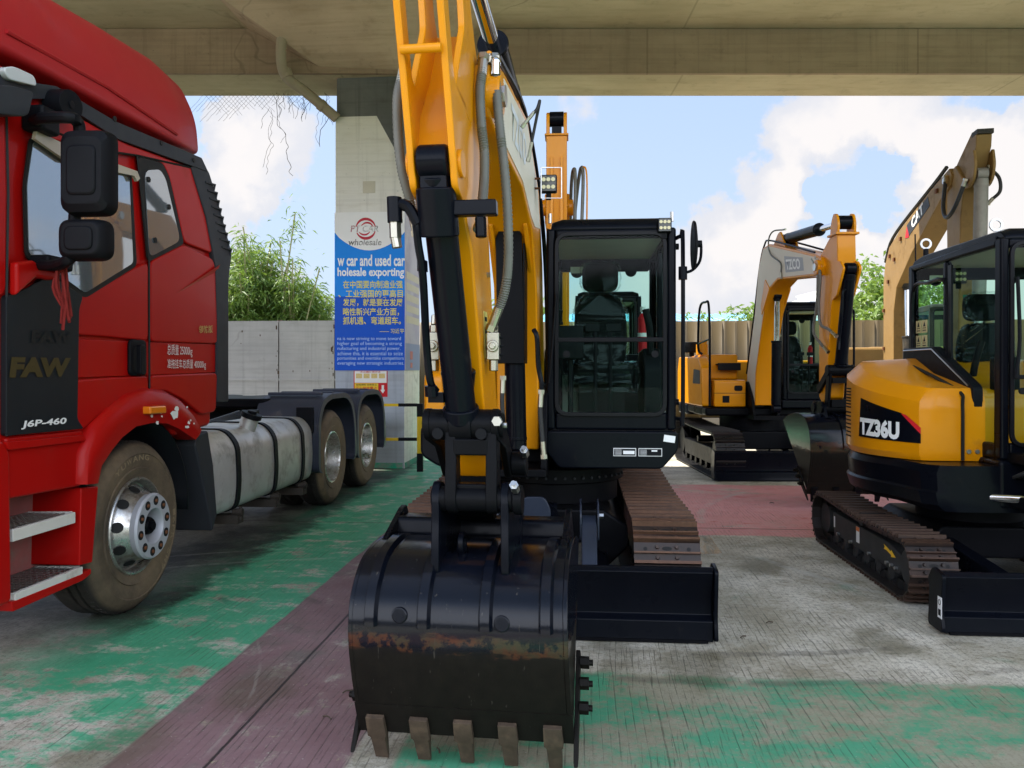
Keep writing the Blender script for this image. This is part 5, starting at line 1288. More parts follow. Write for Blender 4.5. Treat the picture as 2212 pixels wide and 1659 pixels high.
hp = [(-.74, 1.16), (-.74, 1.47), (-.40, 1.60), (.05, 1.78), (1.0, 1.78), (1.22, 1.6), (1.25, 1.16)]
m = MB(); m.prism(rp2(hp, .04), 'x', -.81, -.60); m.build('hood', YEL, exA, bevel=.025, seg=3)
m = MB(); m.prism(rp2(hp, .04), 'x', -.596, -.40); m.build('hood', YEL, exA, bevel=.02, seg=3)
m = MB(); m.prism(rp2([(.56, 1.13), (.56, 1.56), (1.0, 1.58), (1.25, 1.45), (1.28, 1.13)], .05), 'x', -.39, .82); m.build('engine_hood', YEL, exA, bevel=.03, seg=3)
m = MB(); m.prism(rp2([(.7, .9), (.7, 1.12), (1.27, 1.12), (1.33, 1.0), (1.25, .88)], .04), 'x', -.84, .82); m.build('counterweight', BLK, exA, bevel=.03)
for xx in (-.42, -.03):
    m = MB(); m.prism(rp2([(-.95, .87), (-.2, .87), (-.2, 1.3), (-.55, 1.42), (-.80, 1.35), (-.9, 1.1)], .05), 'x', xx - .02, xx + .02); m.build('swing_bracket', BLKM, exA, bevel=.008)
m = MB(); m.bx(-.44, -.01, -.98, -.60, .85, .90); m.bx(-.40, -.05, -.60, -.22, .90, 1.15); m.build('swing_base', BLKM, exA, bevel=.01)
cA = cab(exA, -.02, .79, -.76, .55, 1.125, 2.475, split=.415)
worklight(exA, (.715, -.78, 2.40))
# hand rail and mirror on the cab post
m = MB(); m.tube([(.79, -.70, 2.33), (.815, -.78, 2.33), (.825, -.80, 2.28), (.825, -.80, 1.24), (.815, -.78, 1.20), (.79, -.72, 1.20)], .013, 8, 4); m.build('grab_rail', BLK, exA)
m = MB(); m.cyl((.825, -.80, 2.06), (.825, -.80, 2.14), .027, n=14); m.tube([(.825, -.80, 2.10), (.885, -.80, 2.12), (.93, -.80, 2.18), (.935, -.80, 2.28), (.915, -.80, 2.28)], .009, 8, 4); m.build('mirror_stalk', BLK, exA)
m = MB(); m.loft([[(.89 + dx, -.80 + a * .11 * k, 2.27 + b * .155 * k) for a, b in [(math.cos(t), math.sin(t)) for t in [6.283 * i / 24 for i in range(24)]]] for dx, k in ((.018, .6), (.01, .95), (0, 1), (-.006, .97))]); m.build('mirror', BLKP, exA, smooth=50)
m = MB(); m.cyl((.91, -.8, 2.28), (.94, -.8, 2.28), .022, n=12); m.build('mirror_clamp', BLKP, exA)
for zz in (2.28, 1.30): 
    m = MB(); m.cyl((.795, -.70, zz), (.812, -.70, zz), .02, n=12); m.build('door_hinge', BLK, exA)
m = MB(); m.tube([(-.0, -.775, 1.42), (.018, -.785, 1.62), (.045, -.79, 1.98)], .008, 6, 3); m.build('wiper', BLKP, exA)
m = MB(); m.cyl((-.0, -.70, 2.44), (-.0, -.70, 2.50), .012, n=8); m.build('lifting_eye', STEEL, exA); m = MB(); m.cyl((.77, -.70, 2.44), (.77, -.70, 2.50), .012, n=8); m.build('lifting_eye', STEEL, exA)

# boom, arm and bucket stand in the slightly swung boom plane
BAf = Frame(.057, 5.2, .141)
xfA = FA.mat().inverted() @ BAf.mat()
ksh = .035
SH = Matrix(((1, 0, -ksh, ksh * 2.3), (0, 1, 0, 0), (0, 0, 1, 0), (0, 0, 0, 1)))
xfS = xfA @ SH
bpA = [(-.15, 1.0), (-.17, 1.5), (-.27, 2.02), (-.50, 2.32), (-.95, 2.47), (-1.70, 2.49), (-1.97, 2.52), (-2.02, 2.62), (-1.97, 2.74), (-1.62, 2.84), (-.75, 2.90), (-.15, 2.63), (.08, 2.2), (.15, 1.6), (.12, 1.0)]
bA = boom(exA, bpA, .135, xfA, decal=[(-.60, 2.39), (-.97, 2.50), (-1.66, 2.52), (-1.64, 2.80), (-.77, 2.86), (-.24, 2.62), (-.10, 2.40), (-.40, 2.36)], pivot=(-1.93, 2.62))
mlet = mat('pale_grey_letter', (.66, .68, .72), .5)
o_ = Vector((.139, -1.42, 2.60)); text_quad('TZCO', xfA @ o_, xfA.to_3x3() @ Vector((0, .58, 0)), xfA.to_3x3() @ Vector((0, 0, .17)), mlet, bA, bold=.03, depth=.001)
# boom cylinder with its guard plate
hyd(exA, (.03, -.42, .98), (.0, -.40, 2.28), .062, .036, .62, xfA)
m = MB(xfA); m.prism([(-.075, 1.54), (.085, 1.54), (.07, 2.30), (.03, 2.38), (-.045, 2.38), (-.085, 2.28)], 'y', -.50, -.485); m.bx(-.08, -.07, -.49, -.34, 1.54, 2.25); m.bx(.075, .085, -.49, -.34, 1.54, 2.25); m.build('cylinder_guard', BLKM, exA, bevel=.004)
for s in (-1, 1):
    m = MB(xfA); m.prism(rp2([(-.60, 2.35), (-.28, 2.05), (-.25, 2.12), (-.33, 2.30), (-.45, 2.42)], .03), 'x', s * .10 - .012, s * .10 + .012); m.build('cylinder_bracket', YEL, bA, bevel=.006)
# arm
armP = [(-1.97, 1.13), (-1.90, 1.06), (-1.76, 1.04), (-1.69, 1.12), (-1.76, 1.9), (-1.80, 2.40), (-1.84, 2.70), (-1.98, 2.86), (-2.16, 2.60), (-2.33, 2.42), (-2.40, 2.22), (-2.33, 2.12), (-2.17, 1.95)]
m = MB(xfS); m.prism(armP, 'x', -.085, .085); arm = m.build('arm', YEL, exA, bevel=.012)
for s in (-1, 1):
    x0, x1 = (s * .062, s * .088) if s > 0 else (-.088, -.062)
    m = MB(xfS)
    for q in ([(-2.30, 2.10), (-2.42, 2.14), (-2.45, 2.28), (-2.50, 2.50), (-2.57, 2.80), (-2.68, 3.42), (-2.61, 3.42), (-2.50, 2.86), (-2.42, 2.52), (-2.2, 2.5)],
              [(-2.10, 2.45), (-2.40, 2.50), (-2.19, 2.80), (-2.27, 3.42), (-2.14, 3.42), (-2.04, 2.92), (-1.98, 2.84)],
              [(-2.65, 3.43), (-2.65, 3.36), (-2.16, 3.36), (-2.16, 3.46)]):
        m.prism(rp2(q, .03), 'x', x0, x1)
    m.build('arm_side_plate', YEL, arm, bevel=.006)
m = MB(xfS); m.prism(rp2([(-1.90, 1.10), (-1.88, .90), (-1.80, .85), (-1.72, .90), (-1.70, 1.10)], .04), 'x', -.075, .075); m.build('arm_end', BLKM, arm, bevel=.008)
m = MB(xfS); m.cyl((-.07, -2.535, 2.585), (.07, -2.535, 2.585), .016, n=14); m.build('cross_tube', YEL, arm)
m = MB(xfS); m.cyl((-.09, -2.5, 3.38), (.09, -2.5, 3.38), .05, n=20); m.build('pin', BLK, arm)
for s in (-1, 1):
    m = MB(xfS); m.cyl((s * .086, -2.37, 2.235), (s * .100, -2.37, 2.235), .05, n=24); m.build('pin_cap', YEL, arm, bevel=.004)
LBY = mat('label_yellow', (.72, .60, .16), .5, var=.05)
m = MB(xfS); m.bx(.0852, .087, -1.98, -1.90, 1.55, 1.74); lb_ = m.build('warning_label', LBY, arm)
for zz in (1.58, 1.65, 1.70):
    m = MB(xfS); m.bx(.0872, .088, -1.965, -1.915, zz, zz + .018); m.build('label_print', BLKP, lb_)
for zz in (1.30, 1.9):
    m = MB(xfS); m.cyl((.085, -1.86, zz), (.098, -1.86, zz), .012, n=6); m.build('grease_nipple', BRASS, arm)
# arm cylinder on top of the boom
hyd(exA, (.02, -.62, 3.03), (.0, -2.48, 3.38), .072, .040, .30, xfA)
m = MB(xfA); m.prism(rp2([(-.85, 2.84), (-.45, 2.8), (-.55, 3.06), (-.68, 3.08)], .04), 'x', -.08, -.05); m.prism(rp2([(-.85, 2.84), (-.45, 2.8), (-.55, 3.06), (-.68, 3.08)], .04), 'x', .05, .08); m.build('cylinder_bracket', YEL, bA, bevel=.006)
# bucket cylinder in front of the arm
K = (-2.06, 1.285)
hyd(exA, (0, -2.40, 2.235), (0, K[0], K[1]), .06, .06, .97, xfS)
m = MB(xfS); m.cyl((0, -2.385, 2.15), (0, -2.35, 1.98), .072, n=28); m.build('cylinder_head', BLK, exA, bevel=.008); m = MB(xfS); m.cyl((0, -2.11, 1.50), (0, -2.085, 1.40), .07, .052, n=28); m.build('cylinder_head', BLK, exA, bevel=.008)
m = MB(xfS); m.cyl((-.055, -2.40, 2.235), (.055, -2.40, 2.235), .062, n=24); m.box((0, -2.385, 2.17), (.10, .09, .12)); m.build('cylinder_eye', BLK, exA, bevel=.012)
m = MB(xfS); m.box((.13, -2.37, 2.075), (.17, .05, .055)); m.cyl((.155, -2.37, 2.045), (.155, -2.37, 1.97), .022, n=6); m.build('cylinder_port', BLK, exA, bevel=.006)
m = MB(xfS); m.cyl((-.155, -2.38, 2.03), (-.155, -2.38, 2.12), .027, n=18); m.tube([(-.07, -2.38, 2.02), (-.11, -2.38, 2.09), (-.155, -2.38, 2.09)], .02, 8, 4); m.build('cylinder_port', BLK, exA)
m = MB(xfS); m.cyl((-.155, -2.38, 2.03), (-.155, -2.38, 1.975), .022, n=6); m.cyl((-.155, -2.38, 1.975), (-.15, -2.38, 1.94), .018, n=10); m.build('port_fitting', BRASS, exA)
m = MB(xfS); m.tube([(-.13, -2.38, 2.09), (-.085, -2.38, 2.06), (-.075, -2.37, 1.95), (-.072, -2.33, 1.84), (-.10, -2.2, 1.6), (-.10, -2.16, 1.46), (-.085, -2.13, 1.42)], .015, 8, 5); m.cyl((-.10, -2.155, 1.44), (-.10, -2.15, 1.40), .025, n=10); m.box((-.085, -2.12, 1.395), (.06, .05, .04)); m.build('cylinder_pipe', BLK, exA)
m = MB(xfS); m.bx(-.09, -.06, -2.34, -2.30, 1.86, 1.90); m.build('pipe_clamp', BLK, exA)
# link block, side links and yoke
m = MB(xfS); m.cyl((-.125, *K), (.125, *K), .062, n=24); m.cyl((-.045, *K), (.045, *K), .072, n=24); m.cyl((.125, *K), (.165, *K), .05, n=20); m.build('link_pin_block', BLKM, exA, bevel=.006)
for xx in (-.045, .045):
    m = MB(xfS); c = Vector((xx * 1.9, K[0] - .06, K[1] - .03)); m.cyl(c, c + Vector((0, -.012, 0)), .022, n=12); m.build('pin_bolt', BLKP, exA)
m = MB(xfS); c = Vector((.15, K[0] - .05, K[1] + .02)); m.cyl(c, c + Vector((0, -.03, 0)), .02, n=6); m.build('link_bolt', STEEL, exA); m = MB(xfS); c = Vector((.165, K[0], K[1])); m.cyl(c, c + Vector((.012, 0, 0)), .012, n=8); m.build('link_bolt', STEEL, exA)
def link(nm, a, b_, x, t, r0, r1, mt=BLKM, bow=0):
    a, b_ = Vector((0, *a)), Vector((0, *b_)); d = (b_ - a).normalized(); n_ = Vector((0, d.z, -d.y)); P_ = []
    for i in range(9): th = math.pi * (.5 + i / 8); P_.append(a + (d * math.cos(th) + n_ * math.sin(th)) * r0)
    P_.append(a.lerp(b_, .5) - n_ * (min(r0, r1) * .72 - bow))
    for i in range(9): th = math.pi * (-.5 + i / 8); P_.append(b_ + (d * math.cos(th) + n_ * math.sin(th)) * r1)
    P_.append(a.lerp(b_, .5) + n_ * (min(r0, r1) * .72 + bow))
    m = MB(xfS); m.loft([[p + Vector((x - t / 2, 0, 0)) for p in P_], [p + Vector((x + t / 2, 0, 0)) for p in P_]]); return m.build(nm, mt, exA, bevel=.006)
P2, P1, PA = (-2.10, 1.0), (-1.80, .93), (-1.77, 1.10)
for s in (-1, 1): link('tipping_link', K, PA, s * .135, .03, .065, .06, bow=-.03)
yk = [(-.115, 1.26), (-.10, 1.0), (.10, 1.0), (.115, 1.26)]
for s in (-1, 1): link('yoke_cheek', K, P2, .04 + s * .08, .045, .055, .055)
for z0, z1 in ((1.17, 1.235), (.98, 1.06)):
    m = MB(xfS); m.bx(-.03, .11, -2.12, -2.055, z0, z1); m.build('yoke_bridge', BLKM, exA, bevel=.008)
m = MB(xfS); m.cyl((-.12, *P2), (.20, *P2), .048, n=24); m.cyl((.20, *P2), (.235, *P2), .058, n=20); m.build('bucket_pin', BLKM, exA, bevel=.006)
m = MB(xfS); m.cyl((.15, *PA), (.215, *PA), .052, n=20); m.build('link_pin', BLKM, exA, bevel=.006)
for (y, z) in ((P2[0], P2[1]), (PA[0], PA[1])):
    m = MB(xfS); m.cyl((.215, y - .05, z + .045), (.215, y - .09, z + .07), .018, n=6); m.cyl((.215, y - .09, z + .07), (.215, y - .105, z + .08), .01, n=8); m.build('pin_nut', STEEL, exA)
for s in (-1, 1):
    er = rp2([(-2.20, .72), (-2.16, .92), (-2.15, 1.02), (-2.11, 1.07), (-2.05, 1.06), (-1.97, .98), (-1.84, .98), (-1.76, .99), (-1.70, .93), (-1.74, .76)], .03)
    m = MB(xfS); m.prism(er, 'x', .035 + s * .135 - .016, .035 + s * .135 + .016); m.build('bucket_ear', BLK, exA, bevel=.006)
BKM = bucket_mat('bucket_paint', .50, .042)
bkp = [(-1.50, .73), (-1.66, .775), (-1.90, .795), (-2.10, .775), (-2.21, .72), (-2.29, .63), (-2.315, .50), (-2.285, .33), (-2.225, .155)]
bk = bucket(exA, bkp, .39, xfS, (-1.50, .73), BKM, 5, toothm=TOOTH, tl=.15)
m = MB(xfS); m.loft([[Vector((x, a, b)) for a, b in rp2([(-1.60, .775), (-1.60, .85), (-1.76, .86), (-1.78, .78)], .02)] for x in (-.38, .38)]); m.build('torque_tube', BLK, bk, bevel=.008)
m = MB(xfS)
rg = [(-2.06 + .0, .85)]
tor = [[Vector((.0 + .014 * math.cos(u) * .9 - .0, -2.04, .0)) for u in (0,)]]
m.lathe([(.045, -.012), (.045, .012), (.026, .012), (.026, -.012), (.045, -.012)], (-.02, -2.05, .815), (1, 0, 0), 20); m.build('lifting_eye', BLK, bk, bevel=.006)
for (xx, zz) in ((-.21, .60), (.17, .585)):
    m = MB(xfS); m.cyl((xx, -2.26, zz - .01), (xx, -2.311, zz), .030, n=20); m.build('wear_plug', BKM, bk, bevel=.005)
for s in (-1, 1):
    m = MB(xfS); m.loft([[Vector((s * .375 + dx, a, b)) for a, b in rp2([(-1.52, .75), (-1.62, .89), (-1.68, .88), (-1.95, .79), (-1.95, .77)], .01)] for dx in (-.012, .012)]); m.build('bucket_gusset', BLK, bk, bevel=.004)
# guard in front of the swing motor
m = MB(); m.prism(rp2([(-.20, .50), (-.20, .66), (-.14, .74), (-.02, .74), (.02, .66), (.0, .5)], .03), 'y', -1.02, -.99); m.cyl((-.08, -1.02, .60), (-.08, -1.035, .60), .014, n=8); m.build('hose_guard', BLUEB, exA, bevel=.01)
# hoses: both sides of the arm, down to shut-off valves
def bp(px, py, d): return xfA.inverted() @ (FA.mat().inverted() @ W(px, py, d))
def pa(px, py, d): return FA.l(W(px, py, d))
hose(exA, [pa(868, 165, 3.0), pa(858, 215, 2.98), pa(860, 300, 2.98), pa(868, 370, 2.98), pa(884, 430, 3.0), pa(893, 470, 3.02)], .016)
hose(exA, [pa(906, 150, 3.15), pa(890, 200, 3.15), pa(885, 300, 3.14), pa(893, 400, 3.1), pa(900, 450, 3.05)], .014)
hose(exA, [pa(1042, 150, 3.2), pa(1037, 200, 3.16), pa(1040, 270, 3.14), pa(1046, 330, 3.13), pa(1045, 400, 3.1), pa(1038, 470, 2.98)], .017)
hose(exA, [pa(1070, 150, 3.25), pa(1073, 200, 3.20), pa(1080, 280, 3.18), pa(1088, 350, 3.17), pa(1096, 450, 3.16), pa(1098, 560, 3.16), pa(1090, 630, 3.18), pa(1072, 680, 3.2)], .017)
for (px, py) in ((1042, 146), (1070, 146), (905, 146)):
    m = MB(); c = pa(px, py, 3.22); m.cyl(c + Vector((0, 0, -.03)), c + Vector((0, 0, .02)), .019, n=12); m.sphere(c + Vector((0, .01, .025)), .022); m.build('pipe_elbow', CHR, exA)
m = MB(); c = pa(1058, 132, 3.28); m.box(c, (.085, .05, .035)); m.cyl(c + Vector((0, 0, .015)), c + Vector((0, 0, .03)), .014, n=6); m.build('hose_block', BRASS, exA, bevel=.006)
def valve(px, py, d):
    c = pa(px, py, d); m = MB(); m.box(c, (.05, .06, .11)); m.cyl(c + Vector((0, -.03, 0)), c + Vector((0, -.045, 0)), .024, n=16); m.cyl(c + Vector((0, -.045, 0)), c + Vector((0, -.058, 0)), .015, n=6)
    m.cyl(c + Vector((0, 0, .055)), c + Vector((0, 0, .085)), .02, n=6); m.cyl(c + Vector((0, 0, .085)), c + Vector((0, .01, .125)), .014, n=10); m.cyl(c + Vector((0, 0, -.055)), c + Vector((0, 0, -.10)), .02, n=6); m.build('shut_off_valve', BRASS, exA, bevel=.004)
    for k in (-1, 0, 1):
        m = MB(); q = c + Vector((.025, 0, k * .035)); m.cyl(q, q + Vector((.014, 0, 0)), .006, n=6); m.build('valve_bolt', BLKP, exA)
valve(1066, 748, 3.22); valve(938, 748, 3.2)
# boom cylinder pipes
m = MB(); m.tube([pa(1153, 712, 4.62), pa(1160, 730, 4.6), pa(1163, 790, 4.62), pa(1170, 830, 4.62), pa(1168, 860, 4.62)], .014, 8, 5); m.build('cylinder_pipe', BLK, exA)
hose(exA, [pa(1168, 868, 4.62), pa(1167, 890, 4.62), pa(1170, 930, 4.62), pa(1173, 965, 4.62)], .014, mt=HOSE, corr=0)
hose(exA, [pa(1086, 838, 4.6), pa(1085, 870, 4.6), pa(1088, 930, 4.62), pa(1090, 975, 4.7)], .014, mt=HOSE, corr=0)
hose(exA, [pa(1146, 252, 4.0), pa(1160, 235, 4.0), pa(1166, 218, 4.02), pa(1160, 250, 4.08), pa(1146, 320, 4.1)], .008, mt=HOSE, corr=0)
m = MB(xfA); m.tube([(.12, -1.7, 2.88), (.12, -.8, 2.94), (.13, -.16, 2.68), (.15, .11, 2.2), (.16, .19, 1.5)], .014, 8, 4); m.build('boom_pipe', BLK, bA)
m = MB(xfA); m.tube([(.08, -1.7, 2.89), (.08, -.8, 2.95), (.09, -.16, 2.69), (.11, .12, 2.2), (.12, .20, 1.5)], .014, 8, 4); m.build('boom_pipe', YEL, bA)
# work light on a wire guard at the boom side
wl_ = FA.l(W(1185, 398, 4.75)); worklight(exA, wl_, .10)
gq = [FA.l(W(*p, 4.72)) for p in ((1169, 362), (1213, 362), (1213, 428), (1169, 428), (1169, 362))]
m = MB(); m.tube(gq, .004, 5); m.build('light_guard', STEEL, exA)
m = MB(); a = FA.l(W(1148, 386, 4.78)); b_ = FA.l(W(1172, 386, 4.76)); m.cyl(a, b_, .007, n=6); a = FA.l(W(1148, 407, 4.78)); b_ = FA.l(W(1172, 407, 4.76)); m.cyl(a, b_, .007, n=6); m.build('light_bolt', RUST, exA)
# ------------------------------------------------------------------ far excavator by the tan fence
FD = Frame(3.66, 12.11, 0.0)
exD = thing('excavator', 'yellow excavator by the tan fence with its boom bent over and black bucket lowered', 'excavator', FD.o, FD.rz)
for s in (-1, 1):
    track(exD, s * .70, .40, -1.0, 1.22, .31, .33, .33, .35, TRK_B)
    roller_frame(exD, s * .70, .40, -1.0, 1.22, .31, .33, .33, .35)
dozer(exD, -.92, .95, -1.36, .40)
m = MB(); m.prism([(-.50, .52), (-.34, .62), (.34, .62), (.50, .52), (.50, .36), (-.50, .36)], 'y', -.6, .6); m.build('chassis', BLKM, exD, bevel=.02)
m = MB(); m.cyl((0, 0, .6), (0, 0, .86), .50, n=40); m.build('slew_ring', BLKM, exD)
m = MB(); m.bx(-.86, 1.15, -.55, 1.3, .84, .96); m.build('platform', BLKM, exD, bevel=.03)
m = MB(); m.prism(rp2([(-.87, -.30), (-.80, -.52), (-.25, -.52), (-.25, .2), (-.87, .2)], .05), 'z', .84, .962); m.build('skirt', BLK, exD, bevel=.015)
m = MB(); m.prism(rp2([(-.50, .97), (-.50, 1.34), (-.46, 1.36), (-.1, 1.36), (-.1, .97)], .02), 'x', -.72, -.26); tb = m.build('tool_box', YEL, exD, bevel=.015)
m = MB(); m.prism(rrect(-.43, -.31, 1.20, 1.28, .03), 'y', -.506, -.498); m.build('box_latch', BLKP, tb)
m = MB(); m.bx(-.60, -.50, -.505, -.499, 1.03, 1.13); m.build('vent_grille', BLKP, tb)
m = MB(); m.bx(-.722, -.258, -.503, -.498, 1.165, 1.172); m.build('lid_seam', SEAM, tb)
m = MB(); m.bx(-.74, -.26, -.10, .9, 1.36, 1.74); m.build('fuel_tank_cover', YEL, exD, bevel=.03)
m = MB(); m.bx(-.60, -.26, -.24, -.1, 1.58, 1.60); m.bx(-.60, -.26, -.25, -.235, 1.50, 1.61); m.build('step_plate', BLKP, exD, bevel=.006)
m = MB(); m.prism(rp2([(-.42, .97), (-.36, 1.55), (-.18, 1.70), (1.2, 1.72), (1.3, 1.5), (1.3, .97)], .04), 'x', -.88, -.735); sd = m.build('side_panel', YEL, exD, bevel=.02, seg=3)
m = MB(); m.prism(rp2([(-.31, 1.30), (-.29, 1.50), (.1, 1.52), (.16, 1.30)], .02), 'x', -.884, -.879); m.build('side_decal', GREYP, sd)
m = MB(); m.bx(-.86, 1.13, .62, 1.3, .97, 1.66); m.build('engine_hood', YEL, exD, bevel=.04)
m = MB(); m.prism(rp2([(-.88, .55), (-.88, 1.3), (-.6, 1.45), (.9, 1.45), (1.15, 1.3), (1.15, .55)], .12), 'z', .80, .97); m.build('counterweight', BLK, exD, bevel=.03)
m = MB(); m.cyl((-.72, .25, 1.74), (-.72, .25, 1.9), .09, n=20); m.cyl((-.72, .25, 1.9), (-.72, .25, 1.95), .075, n=20); m.build('air_cleaner', YEL, exD)
m = MB(); m.cyl((-.80, .6, 1.72), (-.80, .6, 1.78), .04, n=12); m.cyl((-.80, .6, 1.78), (-.80, .6, 1.95), .12, n=24); m.build('precleaner', BLKP, exD, bevel=.01)
m = MB(); m.tube([(-.80, -.56, .98), (-.80, -.56, 1.9), (-.80, -.50, 2.44), (-.82, -.40, 2.50), (-.86, -.2, 2.42), (-.86, -.10, 1.85), (-.80, -.10, 1.74)], .018, 8, 5); m.tube([(-.80, -.53, 1.95), (-.86, -.12, 1.90)], .014, 8); m.build('hand_rail', BLK, exD)
cab(exD, .20, 1.13, -.75, .60, 1.08, 2.49, split=.34)
m = MB(); m.bx(.18, 1.15, -.76, .6, .96, 1.08); m.build('cab_platform', BLK, exD, bevel=.02)
m = MB(); m.tube([(1.13, -.70, 2.35), (1.18, -.76, 2.33), (1.19, -.78, 2.25), (1.19, -.78, 1.2)], .016, 8, 4); m.build('grab_rail', BLK, exD)
for xx in (-.22, .12):
    m = MB(); m.prism(rp2([(-.80, .84), (-.2, .84), (-.2, 1.25), (-.45, 1.35), (-.70, 1.1)], .05), 'x', xx - .02, xx + .02); m.build('swing_bracket', BLKM, exD, bevel=.008)
m = MB(); m.bx(-.25, .2, -.85, -.2, .80, .86); m.build('swing_base', BLKM, exD)
BD = Frame(3.6, 11.5, .005); xD = FD.mat().inverted() @ BD.mat()
bpD = [(-.12, 1.0), (-.16, 1.45), (-.42, 2.05), (-.60, 2.42), (-.80, 2.60), (-1.10, 2.68), (-2.36, 2.58), (-2.58, 2.56), (-2.64, 2.66), (-2.58, 2.76), (-2.40, 2.82), (-.75, 3.20), (-.48, 3.19), (-.28, 2.94), (-.10, 2.32), (.28, 1.45), (.30, 1.0)]
bD = boom(exD, bpD, .135, xD, decal='all', pivot=(-2.52, 2.66))
m = MB(xD); dq = [Vector((-.1385, *p)) for p in ((-1.42, 2.735), (-2.06, 2.68), (-2.02, 2.84), (-1.36, 2.95))]; m.poly(dq); m.build('name_field', GREYDEC, bD)
a, u, v = Vector((-.139, -1.45, 2.765)), Vector((0, -.50, -.055)), Vector((0, .03, .135))
text_quad('TZCO', xD @ a, xD.to_3x3() @ u, xD.to_3x3() @ v, WHTW, bD, bold=.035, depth=.002)
hyd(exD, (.0, -.62, .98), (0, -.66, 2.52), .065, .036, .58, xD)
for s in (-1, 1):
    m = MB(xD); m.prism(rp2([(-.80, 2.60), (-.45, 2.25), (-.42, 2.4), (-.60, 2.75)], .04), 'x', s * .136 - .012, s * .136 + .012); m.build('cylinder_bracket', YEL, bD, bevel=.006)
hyd(exD, (.0, -1.0, 3.22), (0, -2.86, 3.10), .07, .036, .62, xD)
for s in (-1, 1):
    m = MB(xD); m.prism(rp2([(-1.35, 2.98), (-.75, 3.16), (-.95, 3.30), (-1.05, 3.32)], .03), 'x', s * .075 - .012, s * .075 + .012); m.build('arm_cylinder_bracket', YEL, bD, bevel=.006)
armD = [(-2.64, 1.20), (-2.52, 1.12), (-2.42, 1.20), (-2.42, 1.9), (-2.40, 2.45), (-2.36, 2.66), (-2.46, 2.80), (-2.80, 3.0), (-2.94, 2.98), (-2.96, 2.62), (-2.90, 2.40), (-2.78, 2.2)]
m = MB(xD); m.prism(armD, 'x', -.10, .10); aD = m.build('arm', YEL, exD, bevel=.014)
for s in (-1, 1):
    m = MB(xD); m.prism(rp2([(-2.74, 2.95), (-2.78, 3.12), (-2.84, 3.20), (-2.92, 3.18), (-2.96, 3.08), (-2.95, 2.95)], .03), 'x', s * .088 - .014, s * .088 + .014); m.build('arm_head_plate', YEL, aD, bevel=.006)
    m = MB(xD); m.prism(rp2([(-2.78, 2.25), (-2.85, 2.68), (-3.02, 2.66), (-3.10, 2.58), (-3.04, 2.48), (-2.92, 2.3)], .03), 'x', s * .088 - .014, s * .088 + .014); m.build('cylinder_bracket', YEL, aD, bevel=.006)
m = MB(xD); m.bx(-.125, .125, -2.98, -2.72, 2.955, 2.98); m.build('head_plate', YEL, aD, bevel=.006)
m = MB(xD); m.cyl((-.07, -2.86, 3.10), (.07, -2.86, 3.10), .075, n=20); m.build('cylinder_eye', BLK, exD)
KD = (-2.78, 1.50)
hyd(exD, (0, -3.03, 2.58), (0, *KD), .065, .04, .93, xD)
m = MB(xD); m.tube([(-.10, -2.98, 1.72), (-.085, -2.97, 1.85), (-.085, -3.03, 2.1), (-.085, -3.05, 2.32), (-.05, -3.04, 2.36)], .014, 8, 4); m.build('cylinder_pipe', BLK, exD)
m = MB(xD); m.cyl((-.15, *KD), (.15, *KD), .06, n=20); m.build('link_pin_block', BLKM, exD, bevel=.006)
for s in (-1, 1):
    for (pa_, pb_, w_) in ((KD, (-2.72, 1.10), .05), (KD, (-2.50, 1.30), .045)):
        a_, b_ = Vector((s * .12, *pa_)), Vector((s * .12, *pb_)); d = (b_ - a_).normalized(); n_ = Vector((0, d.z, -d.y)) * w_
        m = MB(xD); m.loft([[p + Vector((dx, 0, 0)) for p in (a_ - d * .05 + n_, a_ - d * .05 - n_, b_ + d * .05 - n_, b_ + d * .05 + n_)] for dx in (-.016, .016)]); m.build('bucket_link', BLKM, exD, bevel=.01)
for q in ((-2.80, -2.74, 1.10, 1.18), (-2.82, -2.76, 1.36, 1.42)):
    m = MB(xD); m.bx(-.10, .10, *q); m.build('yoke_bridge', BLKM, exD)
m = MB(xD); m.cyl((-.2, -2.72, 1.08), (.2, -2.72, 1.08), .05, n=20); m.cyl((-.2, -2.5, 1.08), (.2, -2.5, 1.08), .05, n=20); m.build('bucket_pin', BLKM, exD)
BKD = bucket_mat('far_bucket_paint', .68, .07)
bD_k = bucket(exD, [(-2.15, .92), (-2.35, .99), (-2.62, 1.03), (-2.82, 1.0), (-2.96, .90), (-3.02, .74), (-3.03, .60), (-2.99, .42), (-2.93, .20)], .40, xD, (-2.15, .92), BKD, 4, toothm=BLKM, ribs=(-.05, .2), tl=.12)
for s in (-1, 1):
    m = MB(xD); m.prism(rp2([(-2.85, .97), (-2.78, 1.10), (-2.70, 1.16), (-2.46, 1.15), (-2.42, .97)], .03), 'x', s * .17 - .014, s * .17 + .014); m.build('bucket_ear', BLK, bD_k)
hose(exD, [xD @ Vector(p) for p in ((-.13, -2.35, 2.74), (-.15, -2.52, 2.6), (-.15, -2.50, 2.25), (-.16, -2.42, 1.95), (-.14, -2.58, 1.80), (-.12, -2.66, 1.74))], .016, corr=0)
hose(exD, [xD @ Vector(p) for p in ((-.13, -2.45, 2.74), (-.16, -2.62, 2.55), (-.16, -2.58, 2.25), (-.15, -2.60, 2.02), (-.13, -2.78, 1.95), (-.11, -2.86, 1.90))], .016, corr=0)
hose(exD, [xD @ Vector(p) for p in ((-.05, -1.05, 3.34), (-.10, -.8, 3.36), (-.12, -.68, 3.26), (-.15, -.85, 3.05), (-.15, -1.25, 2.88), (-.15, -1.28, 2.74))], .010, corr=0)
